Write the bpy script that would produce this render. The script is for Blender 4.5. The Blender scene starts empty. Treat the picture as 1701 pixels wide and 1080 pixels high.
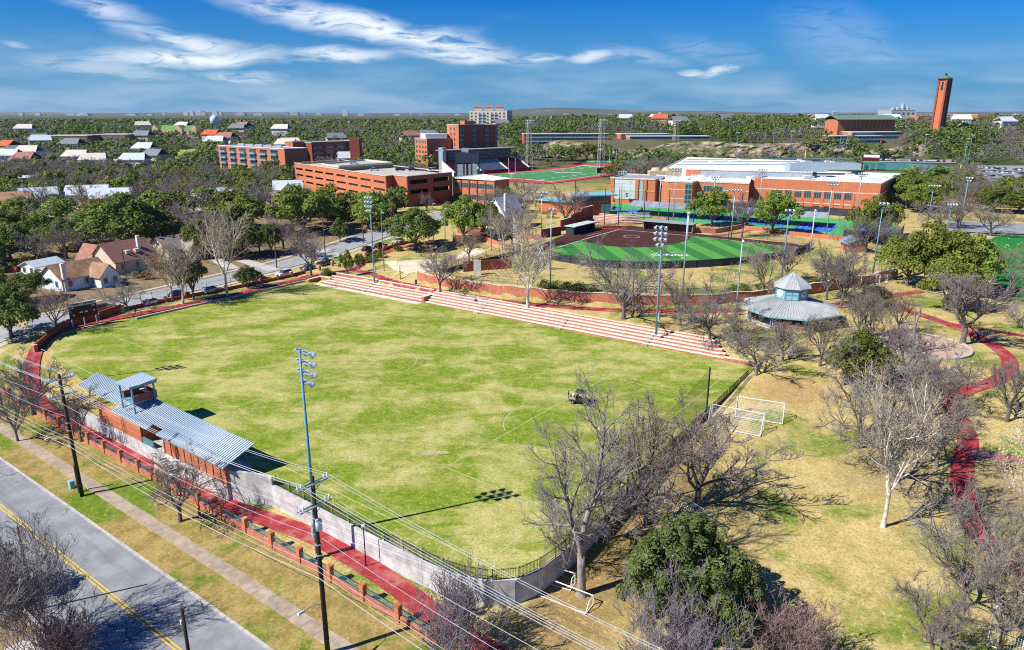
import bpy, bmesh, math, random
import numpy as np
from mathutils import Vector
from math import radians, sin, cos, pi

# ------------------------------------------------------------------ camera, sky, sun, exposure
SC = bpy.context.scene
COL = SC.collection
F, PIT, H = 1180.0, radians(16.5), 42.0          # focal length in photo pixels, pitch, height over the playing field
SP, CP = sin(PIT), cos(PIT)
cam_d = bpy.data.cameras.new('camera')
cam_d.sensor_width = 36.0
cam_d.lens = 36.0 * F / 1701.0
cam_d.clip_start, cam_d.clip_end = 0.5, 60000.0
cam = bpy.data.objects.new('camera', cam_d)
COL.objects.link(cam)
cam.location = (0, 0, H)
cam.rotation_euler = (pi / 2 - PIT, 0, 0)
SC.camera = cam

SUN_EL = radians(43.0)
SH = radians(22.6)                                # shadows fall along (cos SH, sin SH)
sdir = Vector((-cos(SH) * cos(SUN_EL), -sin(SH) * cos(SUN_EL), sin(SUN_EL)))
sun_d = bpy.data.lights.new('sun', 'SUN')
sun_d.energy = 4.9
sun_d.angle = radians(0.5)
sun_d.color = (1.0, 0.95, 0.86)
sun = bpy.data.objects.new('sun', sun_d)
COL.objects.link(sun)
sun.rotation_euler = sdir.to_track_quat('Z', 'Y').to_euler()
sun.location = (0, 0, 200)

VS = SC.view_settings
VS.view_transform = 'Standard'
VS.look = 'None'
VS.exposure = 0.56
VS.gamma = 1.0
VS.use_curve_mapping = False
CY = SC.cycles
CY.max_bounces = 5
CY.diffuse_bounces = 2
CY.glossy_bounces = 2
CY.transmission_bounces = 3
CY.transparent_max_bounces = 12
CY.volume_bounces = 0
CY.caustics_reflective = CY.caustics_refractive = False
CY.use_denoising = False
CY.use_adaptive_sampling = True
CY.adaptive_threshold = 0.012
CY.filter_width = 1.1

W = bpy.data.worlds.new('World')
SC.world = W
W.use_nodes = True
wt = W.node_tree
wt.nodes.clear()


class NT:
    """short-hand for building node trees"""
    def __init__(s, t): s.t = t
    def n(s, typ, **kw):
        nd = s.t.nodes.new(typ)
        for k, v in kw.items():
            if k.startswith('i_'):
                key = k[2:]
                nd.inputs[int(key) if key.isdigit() else key.replace('_', ' ')].default_value = v
            else:
                setattr(nd, k, v)
        return nd
    def l(s, a, b): s.t.links.new(a, b)
    def math(s, op, a, b=None, c=None, clamp=False):
        nd = s.t.nodes.new('ShaderNodeMath'); nd.operation = op; nd.use_clamp = clamp
        for i, x in enumerate((a, b, c)):
            if x is None: continue
            if isinstance(x, (int, float)): nd.inputs[i].default_value = x
            else: s.l(x, nd.inputs[i])
        return nd.outputs[0]
    def mix(s, f, a, b, blend='MIX'):
        nd = s.t.nodes.new('ShaderNodeMix'); nd.data_type = 'RGBA'; nd.blend_type = blend; nd.clamp_result = False
        for i, x in ((0, f), (6, a), (7, b)):
            if isinstance(x, (int, float)): nd.inputs[i].default_value = x
            elif isinstance(x, tuple): nd.inputs[i].default_value = (*x[:3], 1)
            else: s.l(x, nd.inputs[i])
        return nd.outputs[2]
    def noise(s, vec, scale, detail=3, rough=.55, dist=0.0):
        nd = s.n('ShaderNodeTexNoise'); nd.inputs['Scale'].default_value = scale
        nd.inputs['Detail'].default_value = detail; nd.inputs['Roughness'].default_value = rough
        nd.inputs['Distortion'].default_value = dist
        if vec is not None: s.l(vec, nd.inputs['Vector'])
        return nd.outputs[0]
    def ramp(s, f, a, b):
        nd = s.n('ShaderNodeMapRange'); nd.interpolation_type = 'SMOOTHSTEP'
        s.l(f, nd.inputs[0]); nd.inputs[1].default_value = a; nd.inputs[2].default_value = b
        return nd.outputs[0]
    def mapping(s, vec, loc=(0, 0, 0), rot=(0, 0, 0), scale=(1, 1, 1), typ='POINT'):
        nd = s.n('ShaderNodeMapping'); nd.vector_type = typ; s.l(vec, nd.inputs[0])
        nd.inputs[1].default_value = loc; nd.inputs[2].default_value = rot; nd.inputs[3].default_value = scale
        return nd.outputs[0]


def pix_dir(u, v):
    x, y = (u - 850.5) / F, (v - 540) / F
    return Vector((x, CP - y * SP, -(SP + y * CP))).normalized()


def build_sky():
    T = NT(wt)
    sky = T.n('ShaderNodeTexSky', sky_type='NISHITA', sun_disc=False)
    sky.sun_elevation = SUN_EL
    sky.sun_rotation = math.atan2(sdir.x, sdir.y)
    sky.altitude = 200
    sky.air_density = 1.0
    sky.dust_density = 0.35
    sky.ozone_density = 3.0
    hs = T.n('ShaderNodeHueSaturation', i_Saturation=1.2, i_Value=1.0)
    T.l(sky.outputs[0], hs.inputs['Color'])
    # cirrus: wisps laid out by azimuth and elevation, frayed by stretched noise
    tc = T.n('ShaderNodeTexCoord')
    sep = T.n('ShaderNodeSeparateXYZ'); T.l(tc.outputs['Generated'], sep.inputs[0])
    az = T.math('ARCTAN2', sep.outputs[0], sep.outputs[1])
    el = T.math('ARCSINE', sep.outputs[2])
    cmb = T.n('ShaderNodeCombineXYZ'); T.l(az, cmb.inputs[0]); T.l(el, cmb.inputs[1])
    warp = T.n('ShaderNodeTexNoise'); warp.inputs['Scale'].default_value = 9; warp.inputs['Detail'].default_value = 3
    T.l(T.mapping(cmb.outputs[0], scale=(1, 2.2, 1)), warp.inputs['Vector'])
    wv = T.n('ShaderNodeVectorMath', operation='MULTIPLY_ADD')
    T.l(warp.outputs['Color'], wv.inputs[0]); wv.inputs[1].default_value = (.075, .034, 0); T.l(cmb.outputs[0], wv.inputs[2])
    sh = T.n('ShaderNodeVectorMath', operation='SUBTRACT'); T.l(wv.outputs[0], sh.inputs[0]); sh.inputs[1].default_value = (.0375, .017, 0)
    P = sh.outputs[0]

    def ae(u, v):
        d = pix_dir(u, v)
        return math.atan2(d.x, d.y), math.asin(d.z)
    wisps = [((340, -20), (890, 103), 20, .95), ((430, 8), (640, 58), 13, .55), ((640, 88), (880, 100), 12, .8),
             ((120, 96), (500, 92), 13, .95), ((200, 56), (430, 82), 12, .8), ((180, 40), (330, 70), 9, .55), ((480, 96), (660, 94), 11, .8),
             ((330, 120), (470, 130), 8, .55), ((90, -10), (260, 34), 12, .6), ((930, 96), (1010, 92), 9, .7),
             ((870, 96), (940, 94), 7, .6), ((1120, 116), (1180, 124), 5, .7), ((1160, 126), (1232, 112), 7, .75), ((0, 92), (330, 128), 14, .42),
             ((690, 70), (800, 60), 12, .3), ((1290, 40), (1520, 100), 40, .16), ((1100, 60), (1260, 110), 18, .16), ((0, 60), (60, 76), 6, .35),
             ((960, 85), (1150, 100), 14, .28), ((-420, 40), (-120, 110), 20, .7), ((1850, 30), (2200, 90), 18, .6), ((300, -260), (900, -180), 40, .5)]
    total = None
    for (a, b, w, k) in wisps:
        (x0, y0), (x1, y1) = ae(*a), ae(*b)
        L = math.hypot(x1 - x0, y1 - y0) / 2
        m = T.mapping(P, loc=((x0 + x1) / 2, (y0 + y1) / 2, 0), rot=(0, 0, math.atan2(y1 - y0, x1 - x0)), scale=(L * 1.2, w / F * 1.25, 1), typ='TEXTURE')
        ln = T.n('ShaderNodeVectorMath', operation='LENGTH'); T.l(m, ln.inputs[0])
        r = T.n('ShaderNodeMapRange', interpolation_type='SMOOTHSTEP'); T.l(ln.outputs['Value'], r.inputs[0])
        r.inputs[1].default_value, r.inputs[2].default_value = 1.15, .1
        r.inputs[3].default_value, r.inputs[4].default_value = 0, k
        total = r.outputs[0] if total is None else T.math('MAXIMUM', total, r.outputs[0])
    fib = T.noise(T.mapping(P, rot=(0, 0, .2), scale=(5, 26, 1)), 4.0, 4, .62, .6)
    wisp = T.math('MULTIPLY', total, T.ramp(fib, .24, .56))
    # a thin veil low in the sky all the way round, and a faint scatter of cirrus elsewhere
    veil = T.noise(T.mapping(P, scale=(2.2, 14, 1)), 1.6, 3, .6)
    low = T.n('ShaderNodeMapRange', interpolation_type='SMOOTHSTEP'); T.l(el, low.inputs[0])
    low.inputs[1].default_value, low.inputs[2].default_value = .10, .02
    hz = T.math('MULTIPLY', T.math('MULTIPLY', low.outputs[0], T.ramp(veil, .36, .68)), .24)
    oth = T.math('MULTIPLY', T.ramp(T.noise(T.mapping(P, scale=(1.1, 5, 1)), 2.3, 4, .65, .5), .55, .85), .28)
    f = T.math('ADD', T.math('MAXIMUM', wisp, hz), oth, clamp=True)
    lowb = T.n('ShaderNodeMapRange', interpolation_type='SMOOTHSTEP'); T.l(el, lowb.inputs[0])
    lowb.inputs[1].default_value, lowb.inputs[2].default_value = .17, .0
    lowb.inputs[4].default_value = .92
    deep = T.mix(1.0, hs.outputs['Color'], (.015, .35, .80), 'MULTIPLY')
    clear = T.mix(lowb.outputs[0], deep, (.95, 2.55, 4.4))
    col = T.mix(f, clear, (7.0, 7.5, 7.9))
    bg = T.n('ShaderNodeBackground'); bg.inputs['Strength'].default_value = 0.094
    T.l(col, bg.inputs['Color'])
    out = T.n('ShaderNodeOutputWorld'); T.l(bg.outputs[0], out.inputs[0])


build_sky()
W.cycles.sampling_method = 'NONE'
RNG = random.Random(7)

# ------------------------------------------------------------------ frames of reference
AX, AY = -2.67, 59.77                             # near right corner of the soccer pitch
ES, ET = (-.79, .613), (.613, .79)                # along the touchline / across the pitch


def S(s, t):
    return (AX + s * ES[0] + t * ET[0], AY + s * ES[1] + t * ET[1])


def ST(x, y):
    return ((x - AX) * ES[0] + (y - AY) * ES[1], (x - AX) * ET[0] + (y - AY) * ET[1])


def G(u, v, z=0.0):
    """ground point seen at a photo pixel, on the level z"""
    x, y = (u - 850.5) / F, (v - 540) / F
    k = (H - z) / (SP + y * CP)
    return (x * k, (CP - y * SP) * k)


def HZ(p, v):
    """height of the point above p that shows at photo row v"""
    y = (v - 540) / F
    return H - p[1] * (SP + y * CP) / (CP - y * SP)


# ------------------------------------------------------------------ mesh builder
class MB:
    def __init__(s): s.v, s.f = [], []
    def add(s, vs, fs):
        o = len(s.v); s.v += [tuple(p) for p in vs]; s.f += [tuple(i + o for i in f) for f in fs]; return s
    def box(s, c, d, rz=0.0):
        hx, hy, hzz = d[0] / 2, d[1] / 2, d[2] / 2; ca, sa = cos(rz), sin(rz)
        vs = [(c[0] + x * ca - y * sa, c[1] + x * sa + y * ca, c[2] + z) for z in (-hzz, hzz) for x, y in ((-hx, -hy), (hx, -hy), (hx, hy), (-hx, hy))]
        return s.add(vs, [(3, 2, 1, 0), (4, 5, 6, 7), (0, 1, 5, 4), (1, 2, 6, 5), (2, 3, 7, 6), (3, 0, 4, 7)])
    def beam(s, p, q, w, h):
        """square bar from p to q"""
        p, q = Vector(p), Vector(q); d = (q - p).normalized()
        a = d.cross(Vector((0, 0, 1)))
        a = Vector((1, 0, 0)) if a.length < .01 else a.normalized()
        b = a.cross(d).normalized(); a, b = a * w / 2, b * h / 2
        vs = [c + k for c in (p, q) for k in (-a - b, a - b, a + b, -a + b)]
        return s.add(vs, [(3, 2, 1, 0), (4, 5, 6, 7), (0, 1, 5, 4), (1, 2, 6, 5), (2, 3, 7, 6), (3, 0, 4, 7)])
    def tube(s, pts, rad, n=6, cap=True):
        pts = [Vector(p) for p in pts]
        if not isinstance(rad, (list, tuple)): rad = [rad] * len(pts)
        vs, fs = [], []
        for i, p in enumerate(pts):
            d = (pts[min(i + 1, len(pts) - 1)] - pts[max(i - 1, 0)]).normalized()
            a = d.cross(Vector((0, 0, 1)) if abs(d.z) < .95 else Vector((1, 0, 0))).normalized(); b = d.cross(a)
            vs += [p + (a * cos(2 * pi * k / n) + b * sin(2 * pi * k / n)) * rad[i] for k in range(n)]
        for i in range(len(pts) - 1):
            for k in range(n):
                fs.append((i * n + k, i * n + (k + 1) % n, (i + 1) * n + (k + 1) % n, (i + 1) * n + k))
        if cap: fs += [tuple(range(n - 1, -1, -1)), tuple(range((len(pts) - 1) * n, len(pts) * n))]
        return s.add(vs, fs)
    def prism(s, poly, z0, z1):
        """vertical extrusion of a plan polygon; z0, z1 numbers or lists"""
        n = len(poly)
        a = z0 if isinstance(z0, (list, tuple)) else [z0] * n
        b = z1 if isinstance(z1, (list, tuple)) else [z1] * n
        ar = sum(poly[i][0] * poly[(i + 1) % n][1] - poly[(i + 1) % n][0] * poly[i][1] for i in range(n))
        if ar < 0: poly = list(poly)[::-1]; a = list(a)[::-1]; b = list(b)[::-1]
        vs = [(p[0], p[1], a[i]) for i, p in enumerate(poly)] + [(p[0], p[1], b[i]) for i, p in enumerate(poly)]
        fs = [tuple(range(n - 1, -1, -1)), tuple(range(n, 2 * n))] + [(i, (i + 1) % n, n + (i + 1) % n, n + i) for i in range(n)]
        return s.add(vs, fs)
    def poly(s, pts): return s.add(pts, [tuple(range(len(pts)))])
    def lathe(s, c, prof, n=12):
        """profile [(r, z)] turned about the vertical through c"""
        vs = [(c[0] + r * cos(2 * pi * k / n), c[1] + r * sin(2 * pi * k / n), c[2] + z) for r, z in prof for k in range(n)]
        m = len(prof)
        fs = [(i * n + k, i * n + (k + 1) % n, (i + 1) * n + (k + 1) % n, (i + 1) * n + k) for i in range(m - 1) for k in range(n)]
        fs += [tuple(range(n - 1, -1, -1)), tuple(range((m - 1) * n, m * n))]
        return s.add(vs, fs)
    def mesh(s, name, mat, smooth=False):
        me = bpy.data.meshes.new(name)
        me.from_pydata(s.v, [], s.f)
        if mat is not None: me.materials.append(mat)
        if smooth: me.polygons.foreach_set('use_smooth', [True] * len(me.polygons))
        me.update()
        return me
    def build(s, name, mat, parent=None, world=False, smooth=False):
        own = parent
        if world and parent is not None:
            while parent.parent is not None and parent.location.length < 1e-9 and abs(parent.rotation_euler.z) < 1e-9: parent = parent.parent
            x, y, z = parent.location; a = -parent.rotation_euler.z; ca, sa = cos(a), sin(a)
            s.v = [((p[0] - x) * ca - (p[1] - y) * sa, (p[0] - x) * sa + (p[1] - y) * ca, p[2] - z) for p in s.v]
        return link(name, s.mesh(name, mat, smooth), own)


KIDS = {}


def link(name, data, parent=None, loc=None, rz=0.0):
    o = bpy.data.objects.new(name, data)
    COL.objects.link(o)
    if parent is not None:
        o.parent = parent; KIDS.setdefault(parent.name, []).append(o)
    if loc is not None: o.location = loc
    if rz: o.rotation_euler = (0, 0, rz)
    return o


def tag(o, label, cat, group=None):
    o['label'] = label; o['category'] = cat
    if group: o['group'] = group
    return o


def thing(name, label, cat, loc=(0, 0, 0), rz=0.0, group=None):
    o = link(name, None, None, loc, rz)
    o.empty_display_size = .2
    return tag(o, label, cat, group)


def struct(o, kind='structure'):
    o['kind'] = kind; return o


def copy_tree(o, parent=None):
    c = o.copy(); COL.objects.link(c); c.parent = parent
    if parent is not None: KIDS.setdefault(parent.name, []).append(c)
    for ch in list(KIDS.get(o.name, ())): copy_tree(ch, c)
    return c


def clone(root, loc, rz=0.0, sc=1.0, label=None, group=None):
    c = copy_tree(root)
    c.location = loc; c.rotation_euler = (0, 0, rz); c.scale = (sc, sc, sc) if not isinstance(sc, tuple) else sc
    if label: c['label'] = label
    if group: c['group'] = group
    return c


_u = 'first second third fourth fifth sixth seventh eighth ninth'.split()
ORD = _u + 'tenth eleventh twelfth thirteenth fourteenth fifteenth sixteenth seventeenth eighteenth nineteenth'.split()
for _a in 'twent thirt fort fift sixt sevent eight ninet'.split(): ORD += [_a + 'ieth'] + [_a + 'y-' + w for w in _u]
ORD += ['hundredth'] + ['hundred and ' + w for w in ORD]

# ------------------------------------------------------------------ materials
MATS = {}


def base_mat(name):
    m = bpy.data.materials.new(name); m.use_nodes = True
    T = NT(m.node_tree); b = m.node_tree.nodes['Principled BSDF']
    MATS[name] = m
    return m, T, b


def M(name, c1, c2=None, scale=.6, rough=.85, metal=0.0, spec=.25, bump=0.0, bscale=8.0, rnd=0.0, lo=.35, hi=.65, c3=None, s3=.1, stretch=None):
    """plain painted / mineral surface with uneven tone in world space"""
    if name in MATS: return MATS[name]
    m, T, b = base_mat(name)
    b.inputs['Roughness'].default_value = rough; b.inputs['Metallic'].default_value = metal; b.inputs['Specular IOR Level'].default_value = spec
    if c2 is None: c2 = tuple(x * .8 for x in c1)
    geo = T.n('ShaderNodeNewGeometry'); pos = geo.outputs['Position']
    if stretch: pos = T.mapping(pos, scale=stretch)
    col = T.mix(T.ramp(T.noise(pos, scale, 5, .6), lo, hi), c1, c2)
    if c3: col = T.mix(T.ramp(T.noise(pos, s3, 4, .6), .45, .7), col, c3)
    if rnd:
        oi = T.n('ShaderNodeObjectInfo')
        hs = T.n('ShaderNodeHueSaturation'); T.l(col, hs.inputs['Color'])
        T.l(T.math('MULTIPLY_ADD', oi.outputs['Random'], rnd * 2, 1 - rnd), hs.inputs['Value'])
        col = hs.outputs[0]
    T.l(col, b.inputs['Base Color'])
    if bump:
        bp = T.n('ShaderNodeBump'); bp.inputs['Strength'].default_value = bump; bp.inputs['Distance'].default_value = .05
        T.l(T.noise(pos, bscale, 4, .6), bp.inputs['Height']); T.l(bp.outputs[0], b.inputs['Normal'])
    return m


def brick_mat(name, c1, c2, mortar, ang=math.atan2(ES[1], ES[0]), w=.42, h=.15, dirt=.25):
    m, T, b = base_mat(name)
    b.inputs['Roughness'].default_value = .9; b.inputs['Specular IOR Level'].default_value = .15
    geo = T.n('ShaderNodeNewGeometry'); pos = geo.outputs['Position']
    sp = T.n('ShaderNodeSeparateXYZ'); T.l(T.mapping(pos, rot=(0, 0, -ang)), sp.inputs[0])
    cb = T.n('ShaderNodeCombineXYZ'); T.l(T.math('ADD', sp.outputs[0], sp.outputs[1]), cb.inputs[0]); T.l(sp.outputs[2], cb.inputs[1])
    bt = T.n('ShaderNodeTexBrick'); T.l(cb.outputs[0], bt.inputs['Vector'])
    bt.inputs['Color1'].default_value = (*c1, 1); bt.inputs['Color2'].default_value = (*c2, 1); bt.inputs['Mortar'].default_value = (*mortar, 1)
    bt.inputs['Scale'].default_value = 1; bt.inputs['Brick Width'].default_value = w; bt.inputs['Row Height'].default_value = h
    bt.inputs['Mortar Size'].default_value = .012; bt.inputs['Bias'].default_value = -.1
    col = T.mix(T.math('MULTIPLY', T.ramp(T.noise(pos, .5, 5, .65), .4, .75), dirt), bt.outputs[0], tuple(x * .55 for x in c1))
    col = T.mix(T.math('MULTIPLY', T.ramp(T.noise(T.mapping(pos, scale=(1, 1, .25)), 1.3, 4, .65), .5, .8), dirt), col, tuple(min(1, x * 1.5 + .05) for x in c1))
    T.l(col, b.inputs['Base Color'])
    return m


def lines_mat(name, c1, c2, axis, pitch, duty=.5, rough=.5, metal=0.0, soft=.08):
    """stripes, or painted rib shading, along a plan direction: axis = plan angle of the direction across the stripes"""
    m, T, b = base_mat(name)
    b.inputs['Roughness'].default_value = rough; b.inputs['Metallic'].default_value = metal
    geo = T.n('ShaderNodeNewGeometry')
    sp = T.n('ShaderNodeSeparateXYZ'); T.l(T.mapping(geo.outputs['Position'], rot=(0, 0, -axis)), sp.inputs[0])
    fr = T.math('FRACT', T.math('DIVIDE', sp.outputs[0], pitch))
    tri = T.math('ABSOLUTE', T.math('SUBTRACT', fr, .5))
    k = T.ramp(tri, duty / 2 - soft, duty / 2 + soft)
    col = T.mix(k, c1, c2)
    col = T.mix(T.math('MULTIPLY', T.ramp(T.noise(geo.outputs['Position'], .35, 5, .65), .45, .75), .3), col, tuple(x * .6 for x in c1))
    T.l(col, b.inputs['Base Color'])
    return m


def leaf_mat(name, cols, rnd=.42, trans=.25):
    m, T, b = base_mat(name)
    b.inputs['Roughness'].default_value = .65; b.inputs['Specular IOR Level'].default_value = .25
    geo = T.n('ShaderNodeNewGeometry'); oi = T.n('ShaderNodeObjectInfo')
    n1 = T.noise(geo.outputs['Position'], .45, 3, .6)
    col = T.mix(T.ramp(n1, .35, .65), cols[0], cols[1])
    n2 = T.noise(geo.outputs['Position'], 2.6, 2, .6)
    col = T.mix(T.math('MULTIPLY', T.ramp(n2, .5, .75), .7), col, cols[2])
    hs = T.n('ShaderNodeHueSaturation'); T.l(col, hs.inputs['Color'])
    T.l(T.math('MULTIPLY_ADD', oi.outputs['Random'], rnd * 2, 1 - rnd), hs.inputs['Value'])
    T.l(T.math('MULTIPLY_ADD', oi.outputs['Random'], .05, .475), hs.inputs['Hue'])
    T.l(hs.outputs[0], b.inputs['Base Color'])
    if trans:
        tr = T.n('ShaderNodeBsdfTranslucent'); T.l(hs.outputs[0], tr.inputs['Color'])
        mx = T.n('ShaderNodeMixShader'); mx.inputs[0].default_value = trans
        out = [x for x in m.node_tree.nodes if x.type == 'OUTPUT_MATERIAL'][0]
        T.l(b.outputs[0], mx.inputs[1]); T.l(tr.outputs[0], mx.inputs[2]); T.l(mx.outputs[0], out.inputs[0])
    return m


def net_mat(name, color, cell, wire, opacity=None):
    """woven netting / mesh panel: transparent between the cords"""
    m, T, b = base_mat(name)
    b.inputs['Base Color'].default_value = (*color, 1); b.inputs['Roughness'].default_value = .8
    tr = T.n('ShaderNodeBsdfTransparent'); mx = T.n('ShaderNodeMixShader')
    out = [x for x in m.node_tree.nodes if x.type == 'OUTPUT_MATERIAL'][0]
    if opacity is None:
        geo = T.n('ShaderNodeNewGeometry'); sp = T.n('ShaderNodeSeparateXYZ')
        T.l(T.mapping(geo.outputs['Position'], rot=(0, 0, -math.atan2(ES[1], ES[0]))), sp.inputs[0])
        h = T.math('ADD', sp.outputs[0], sp.outputs[1])
        a = T.math('LESS_THAN', T.math('FRACT', T.math('DIVIDE', h, cell)), wire)
        c = T.math('LESS_THAN', T.math('FRACT', T.math('DIVIDE', sp.outputs[2], cell)), wire)
        T.l(T.math('MAXIMUM', a, c), mx.inputs[0])
    else:
        mx.inputs[0].default_value = opacity
    T.l(tr.outputs[0], mx.inputs[1]); T.l(b.outputs[0], mx.inputs[2]); T.l(mx.outputs[0], out.inputs[0])
    return m


aS = math.atan2(ES[1], ES[0])
aT = math.atan2(ET[1], ET[0])
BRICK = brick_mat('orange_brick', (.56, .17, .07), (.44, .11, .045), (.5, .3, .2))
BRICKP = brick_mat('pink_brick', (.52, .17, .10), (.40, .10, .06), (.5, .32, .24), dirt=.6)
BRICKD = brick_mat('red_brick', (.33, .075, .045), (.25, .05, .03), (.3, .16, .12))  # red brick, also used as painted shade on turned-away campus walls
CONC = M('concrete', (.58, .57, .55), (.38, .38, .38), .8, .9, bump=.2, c3=(.66, .66, .66), s3=.35)
CAP = M('stone_coping', (.66, .60, .52), (.50, .45, .40), 1.2, .85)
SEATC = M('seat_concrete', (.74, .66, .56), (.56, .48, .40), 1.6, .85, c3=(.80, .74, .66), s3=.5)
PAVE = M('sidewalk_concrete', (.44, .355, .265), (.32, .26, .19), 1.1, .9, bump=.2, rnd=.12)
KERB = M('kerb_concrete', (.55, .50, .44), (.40, .36, .32), 1.4, .9)
REDPATH = M('red_track_surface', (.37, .036, .044), (.28, .028, .034), .9, .9, c3=(.42, .15, .13), s3=.55, bump=.15, bscale=30)
TEAL = M('blue_green_paint', (.10, .27, .32), (.07, .20, .25), 2, .5)
SKYPAINT = M('pale_blue_paint', (.25, .50, .58), (.18, .40, .48), 1.5, .55)
BLUEST = M('painted_blue_steel', (.16, .34, .46), (.11, .25, .35), 2, .45)
GALV = M('galvanised_steel', (.42, .52, .57), (.32, .41, .46), 3, .45, metal=.3)
LAMPW = M('lamp_housing', (.62, .74, .78), (.45, .58, .64), 4, .4)
BLACK = M('black_metal', (.018, .018, .02), (.03, .03, .03), 3, .5)
WOODP = M('tarred_pole_wood', (.045, .03, .022), (.025, .018, .014), 5, .8, stretch=(1, 1, .15))
WOODB = M('brown_pole_wood', (.16, .085, .05), (.10, .055, .035), 5, .85, stretch=(1, 1, .15))
WHITE = M('white_paint', (.80, .80, .78), (.68, .68, .66), 2, .5)
CHALK = M('line_paint', (.50, .50, .28), (.28, .34, .07), .9, .9, lo=.36, hi=.72)
YEL = M('yellow_road_paint', (.75, .47, .04), (.52, .33, .05), 1.5, .8, lo=.45, hi=.75)
GLASS = M('window_glass', (.03, .05, .06), (.05, .08, .10), .7, .12, spec=.8)
DARK = M('painted_dark', (.02, .02, .022), (.03, .03, .03), 1, .9)  # near-black for painted shade in openings; also clock marks and finial
WROOF = M('white_roof_membrane', (.82, .84, .86), (.70, .73, .76), .12, .7, c3=(.74, .76, .78), s3=.3)
GROOF = M('grey_roof', (.32, .34, .36), (.24, .26, .28), .3, .8)
WIRE = M('aluminium_wire', (.58, .62, .68), (.45, .48, .53), 3, .35, metal=.2)
# ------------------------------------------------------------------ the lie of the land
def sm(a, b, x):
    t = np.clip((x - a) / (b - a), 0, 1); return t * t * (3 - 2 * t)


WALL_PX = [(693, 466), (730, 474), (790, 484), (850, 491), (950, 501), (1050, 507), (1150, 508), (1215, 505), (1300, 497), (1380, 485), (1440, 475), (1490, 464)]
WALL = [G(u, v, 2.5) for u, v in WALL_PX]
BLUFF = [(-40, 640), (20, 590), (70, 575), (150, 560), (240, 560), (330, 580)]


def side_dist(x, y, line, far=400.0):
    """distance behind an open polyline (positive = farther from the camera), large negative in front"""
    out = np.full(np.shape(x), -1e3)
    best = np.full(np.shape(x), 1e9)
    for (x0, y0), (x1, y1) in zip(line[:-1], line[1:]):
        dx, dy = x1 - x0, y1 - y0; L2 = dx * dx + dy * dy
        k = np.clip(((x - x0) * dx + (y - y0) * dy) / L2, 0, 1)
        d = np.hypot(x - x0 - k * dx, y - y0 - k * dy)
        sgn = np.sign(dx * (y - y0) - dy * (x - x0))
        out = np.where(d < best, d * sgn, out); best = np.minimum(best, d)
    return out


FIELD = [S(-4.9, 6), S(-4.4, 1.5), S(-3, -1.2), S(0, -2.9), S(4, -3.3), S(17, -3.4), S(24, -3.4), S(34, -3.4), S(50, -3), S(76, -3), S(90, -2), S(101, -1)] + \
        [G(u, v) for u, v in ((95, 572), (110, 556), (150, 543), (229, 531), (330, 507), (430, 485), (512, 467))] + [S(112, 66), S(60, 69), S(9, 72), S(-1, 72)]


def inside(poly, x, y):
    r = np.zeros(np.shape(x), bool); n = len(poly)
    for i in range(n):
        (x0, y0), (x1, y1) = poly[i], poly[(i + 1) % n]
        c = ((y0 > y) != (y1 > y)) & (x < (x1 - x0) * (y - y0) / (y1 - y0 + 1e-12) + x0)
        r ^= c
    return r


def SN(s, t):
    """near-street frame: turned a little from the pitch"""
    return S(s, t - .013 * max(s - 10, 0))


def t_raw(x, y):
    s, t0 = ST(x, y)
    t = t0 + np.where(t0 < 4, .013 * np.maximum(s - 10, 0), 0)
    right = np.interp(t, [-60, -30, -18, -13, -8.6, -4, 6, 20, 60, 70, 78, 90, 130, 200], [-3.7, -3.6, -3.5, -3.05, -2.7, -2.65, -2.4, -1.8, -.05, .9, 2.2, 2.5, 2.8, 3.2])
    tt = t - (65.8 + (112.5 - s) * .058)
    mid = np.where(tt < -2, np.interp(t, [-60, -30, -18, -13, -8.6, -4, 55, 65], [-3.7, -3.6, -3.5, -3.05, -2.7, -2.65, -1, -.6]), np.interp(tt, [-2, 1.2, 4.6, 16, 60, 140], [-.6, -.6, 2.15, 2.5, 2.8, 3.2]))
    left = np.interp(t, [-60, -20, -8, 4, 66, 120, 200], [-3.4, -2.6, -2.3, 0, .1, 1.0, 2.0])
    z = right + (mid - right) * sm(-4, 1, s)
    z = z - .9 * np.clip((s - 20) / 60, 0, 1) * (1 - sm(-5, 8, t))
    z = z + (left - z) * sm(98, 118, s)
    t = t0
    d = side_dist(x, y, WALL)
    raise_ = 1.9 * sm(.6, 2.2, d) * sm(-60, -26, s) * (1 - sm(86, 104, s))
    z = z + raise_ * (t > 60)
    z = z + (5.0 - z) * sm(205, 275, y)
    # rising ground beyond the stadium
    z = z + 4.0 * sm(500, 560, y) * sm(-80, 0, x)
    db = side_dist(x, y, BLUFF)
    z = z + 13.0 * sm(0, 9, db) * sm(-60, -10, x) * (1 - sm(300, 420, x)) * (y > 500)
    z = z + 16.0 * sm(470, 800, y) * (1 - sm(-60, -10, x)) + 13.0 * sm(540, 660, y) * sm(300, 420, x)
    z = z + 7.0 * sm(600, 720, y) * sm(-60, 100, x)
    z = z - 5.0 * sm(1000, 2600, y) + 17.0 * sm(2600, 6200, y)
    z = z - 1.0 * sm(-120, -400, x) * sm(300, 200, y)
    # far hills
    far = np.hypot(x, y)
    ridge = 40 + 55 * np.sin(x * .00031 + 1.2) + 38 * np.sin(x * .00083 + .4) + 22 * np.sin(x * .0019)
    z = z + np.maximum(ridge, 0) * sm(9000, 17000, far)
    return z


def axis(lo, hi, step, out, grow):
    a = list(np.arange(lo, hi + .01, step)); st = step
    while a[-1] < out[1]: st *= grow; a.append(a[-1] + st)
    st = step
    while a[0] > out[0]: st *= grow; a.insert(0, a[0] - st)
    return np.array(a)


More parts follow.
